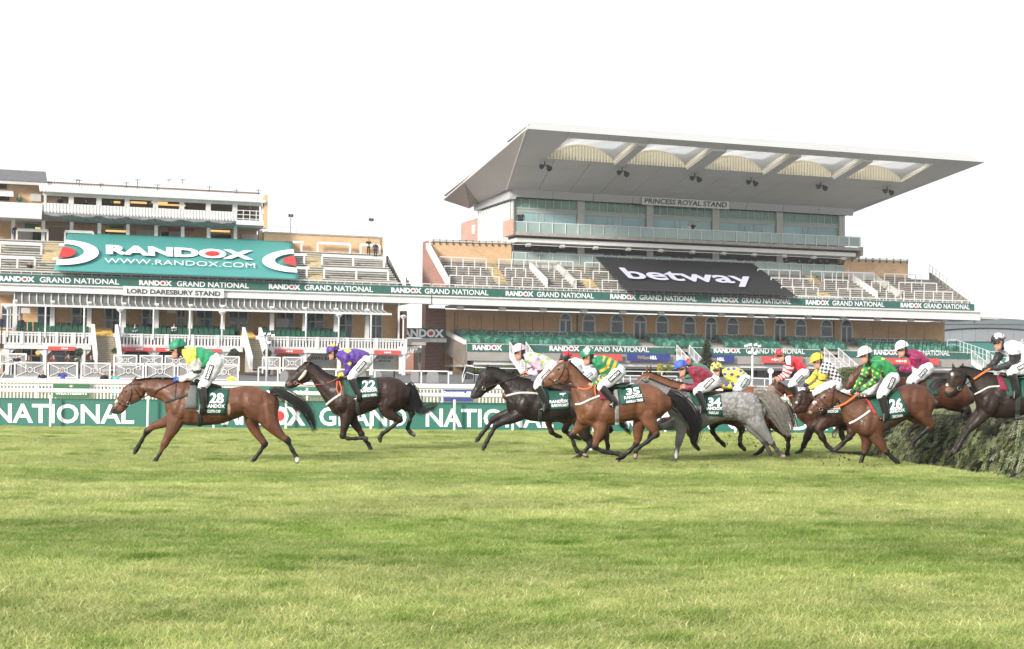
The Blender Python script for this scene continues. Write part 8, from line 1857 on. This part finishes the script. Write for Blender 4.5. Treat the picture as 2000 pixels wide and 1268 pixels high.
for v_ in range(8):
    tf_ = v_ > 5; r_ = np.random.default_rng(100+v_); vs = []; fs = []; cs = []; nb = 1150; tuft = r_.uniform(-.45, .45, (16, 2)); lean = r_.uniform(-.3, .3)
    if tf_: nb = 230
    for i in range(nb):
        if tf_: a = r_.uniform(0, 6.283); rr_ = .15*r_.random()**.7; c0 = np.array([rr_*math.cos(a)*1.5, rr_*math.sin(a)]); h = r_.uniform(.045, .11)*(1-rr_*2)
        elif i % 3 == 0: c0 = tuft[r_.integers(16)]+r_.normal(0, .045, 2); h = r_.uniform(.035, .08)
        else: a = r_.uniform(0, 6.283); rr_ = .52*math.sqrt(r_.random()); c0 = np.array([rr_*math.cos(a), rr_*math.sin(a)]); h = r_.uniform(.018, .048)
        a = r_.normal(.0, .9)+(math.pi if r_.random() < .35 else 0)+lean; dx, dy = math.cos(a), math.sin(a)*.6; ln = r_.uniform(.3, 1.5); w = r_.uniform(.0012, .0024)*(1+h*6); nx, ny = -dy*w*1.3+.0, dx*w+.0; wx, wy = (w, 0) if abs(nx) < w*.4 else (nx, ny)
        x, y = c0; b = len(vs); k1 = h*.55; 
        vs += [(x-wx, y-wy, 0), (x+wx, y+wy, 0), (x+dx*h*ln*.35+wx*.8, y+dy*h*ln*.35+wy*.8, k1), (x+dx*h*ln*.35-wx*.8, y+dy*h*ln*.35-wy*.8, k1), (x+dx*h*ln, y+dy*h*ln, h*(1-.25*ln*.6))]
        fs += [(b, b+1, b+2, b+3), (b+3, b+2, b+4)]
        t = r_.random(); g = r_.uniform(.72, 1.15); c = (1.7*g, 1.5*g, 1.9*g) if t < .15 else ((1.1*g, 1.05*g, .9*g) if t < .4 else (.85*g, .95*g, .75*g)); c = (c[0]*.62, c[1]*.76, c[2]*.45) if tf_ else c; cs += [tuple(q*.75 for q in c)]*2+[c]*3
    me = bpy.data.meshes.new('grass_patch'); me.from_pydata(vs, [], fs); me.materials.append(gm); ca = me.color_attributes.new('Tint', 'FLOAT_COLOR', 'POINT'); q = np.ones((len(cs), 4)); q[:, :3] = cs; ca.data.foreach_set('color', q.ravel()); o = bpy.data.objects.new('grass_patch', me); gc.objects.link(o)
pts = []; rot = []; scl = []; idx = []
Y = 6.2
while Y < 60:
    hw = .39*Y+1.2; st = .30 if Y < 14 else (.36 if Y < 26 else .46); X = -hw
    while X < hw:
        x = X+rng.uniform(-.5, .5)*st; y = Y+rng.uniform(-.5, .5)*st
        if not (14 < y < 31.2 and dl(y)-.42 < x < dl(y)+3.8): pts.append((x, y, 0)); rot.append((0, 0, rng.uniform(-.45, .45)+(math.pi if rng.random() < .3 else 0))); s = rng.uniform(.7, 1.25)*(1.0+.28*math.sin(x*1.7+y*.9)*math.sin(y*1.3-x*.6)); scl.append((1, 1, s*(.84 if y < 30 else .7))); idx.append(int(rng.integers(6)))
        X += st
    Y += st
for _ in range(1500):
    y = 6.5+34*rng.random()**1.15; x = rng.uniform(-1, 1)*(.39*y+1)
    g_ = math.sin(x*.9+1.7*math.sin(y*.5))*math.sin(y*1.1+.8*math.sin(x*.6))
    if rng.random() > .25+.4*g_ or (14 < y < 31.2 and dl(y)-.4 < x < dl(y)+3.8): continue
    for _k in range(int(rng.integers(1, 5))): pts.append((x+rng.normal(0, .16), y+rng.normal(0, .09), 0)); rot.append((0, 0, rng.uniform(-.6, .6))); s = rng.uniform(.45, .95); scl.append((s*1.2, s, s)); idx.append(6+int(rng.integers(2)))
me = bpy.data.meshes.new('grass'); me.from_pydata(pts, [], []); 
for nm, ty, da in (('rot', 'FLOAT_VECTOR', rot), ('scl', 'FLOAT_VECTOR', scl)): a = me.attributes.new(nm, ty, 'POINT'); a.data.foreach_set('vector', np.array(da, float).ravel())
a = me.attributes.new('idx', 'INT', 'POINT'); a.data.foreach_set('value', np.array(idx, dtype=np.int32))
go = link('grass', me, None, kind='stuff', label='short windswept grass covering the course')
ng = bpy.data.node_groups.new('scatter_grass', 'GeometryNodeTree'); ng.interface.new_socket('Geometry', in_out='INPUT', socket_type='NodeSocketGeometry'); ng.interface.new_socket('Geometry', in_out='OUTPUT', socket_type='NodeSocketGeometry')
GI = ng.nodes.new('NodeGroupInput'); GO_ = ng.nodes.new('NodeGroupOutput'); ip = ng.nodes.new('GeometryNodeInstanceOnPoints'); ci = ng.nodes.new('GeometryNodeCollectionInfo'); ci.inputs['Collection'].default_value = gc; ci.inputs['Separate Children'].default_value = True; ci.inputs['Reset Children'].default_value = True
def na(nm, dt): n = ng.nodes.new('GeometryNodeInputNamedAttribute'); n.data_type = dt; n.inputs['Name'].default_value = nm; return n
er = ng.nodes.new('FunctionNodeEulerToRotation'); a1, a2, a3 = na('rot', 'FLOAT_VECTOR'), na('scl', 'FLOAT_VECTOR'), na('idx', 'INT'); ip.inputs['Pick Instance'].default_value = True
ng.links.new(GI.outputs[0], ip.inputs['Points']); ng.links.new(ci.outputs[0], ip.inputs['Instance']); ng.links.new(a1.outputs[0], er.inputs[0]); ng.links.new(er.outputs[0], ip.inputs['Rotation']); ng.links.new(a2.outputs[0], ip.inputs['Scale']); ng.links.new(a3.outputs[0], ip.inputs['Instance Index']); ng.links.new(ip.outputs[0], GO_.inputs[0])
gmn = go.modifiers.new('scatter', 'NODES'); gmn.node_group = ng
# ------------------------------------------------------------------ thin haze in the air
hz = MB().box(-1700, 1700, -300, 1650, -1.6, 34).mesh('haze', [])
hm = bpy.data.materials.new('haze_air'); hm.use_nodes = True; nt = hm.node_tree; nt.nodes.clear(); o_ = nt.nodes.new('ShaderNodeOutputMaterial'); pv = nt.nodes.new('ShaderNodeVolumePrincipled'); pv.inputs['Color'].default_value = (.97, .98, 1, 1); pv.inputs['Density'].default_value = .00026; nt.links.new(pv.outputs[0], o_.inputs['Volume'])
hz.materials.append(hm); link('haze', hz, None, kind='stuff', label='thin pale haze in the air over the course')
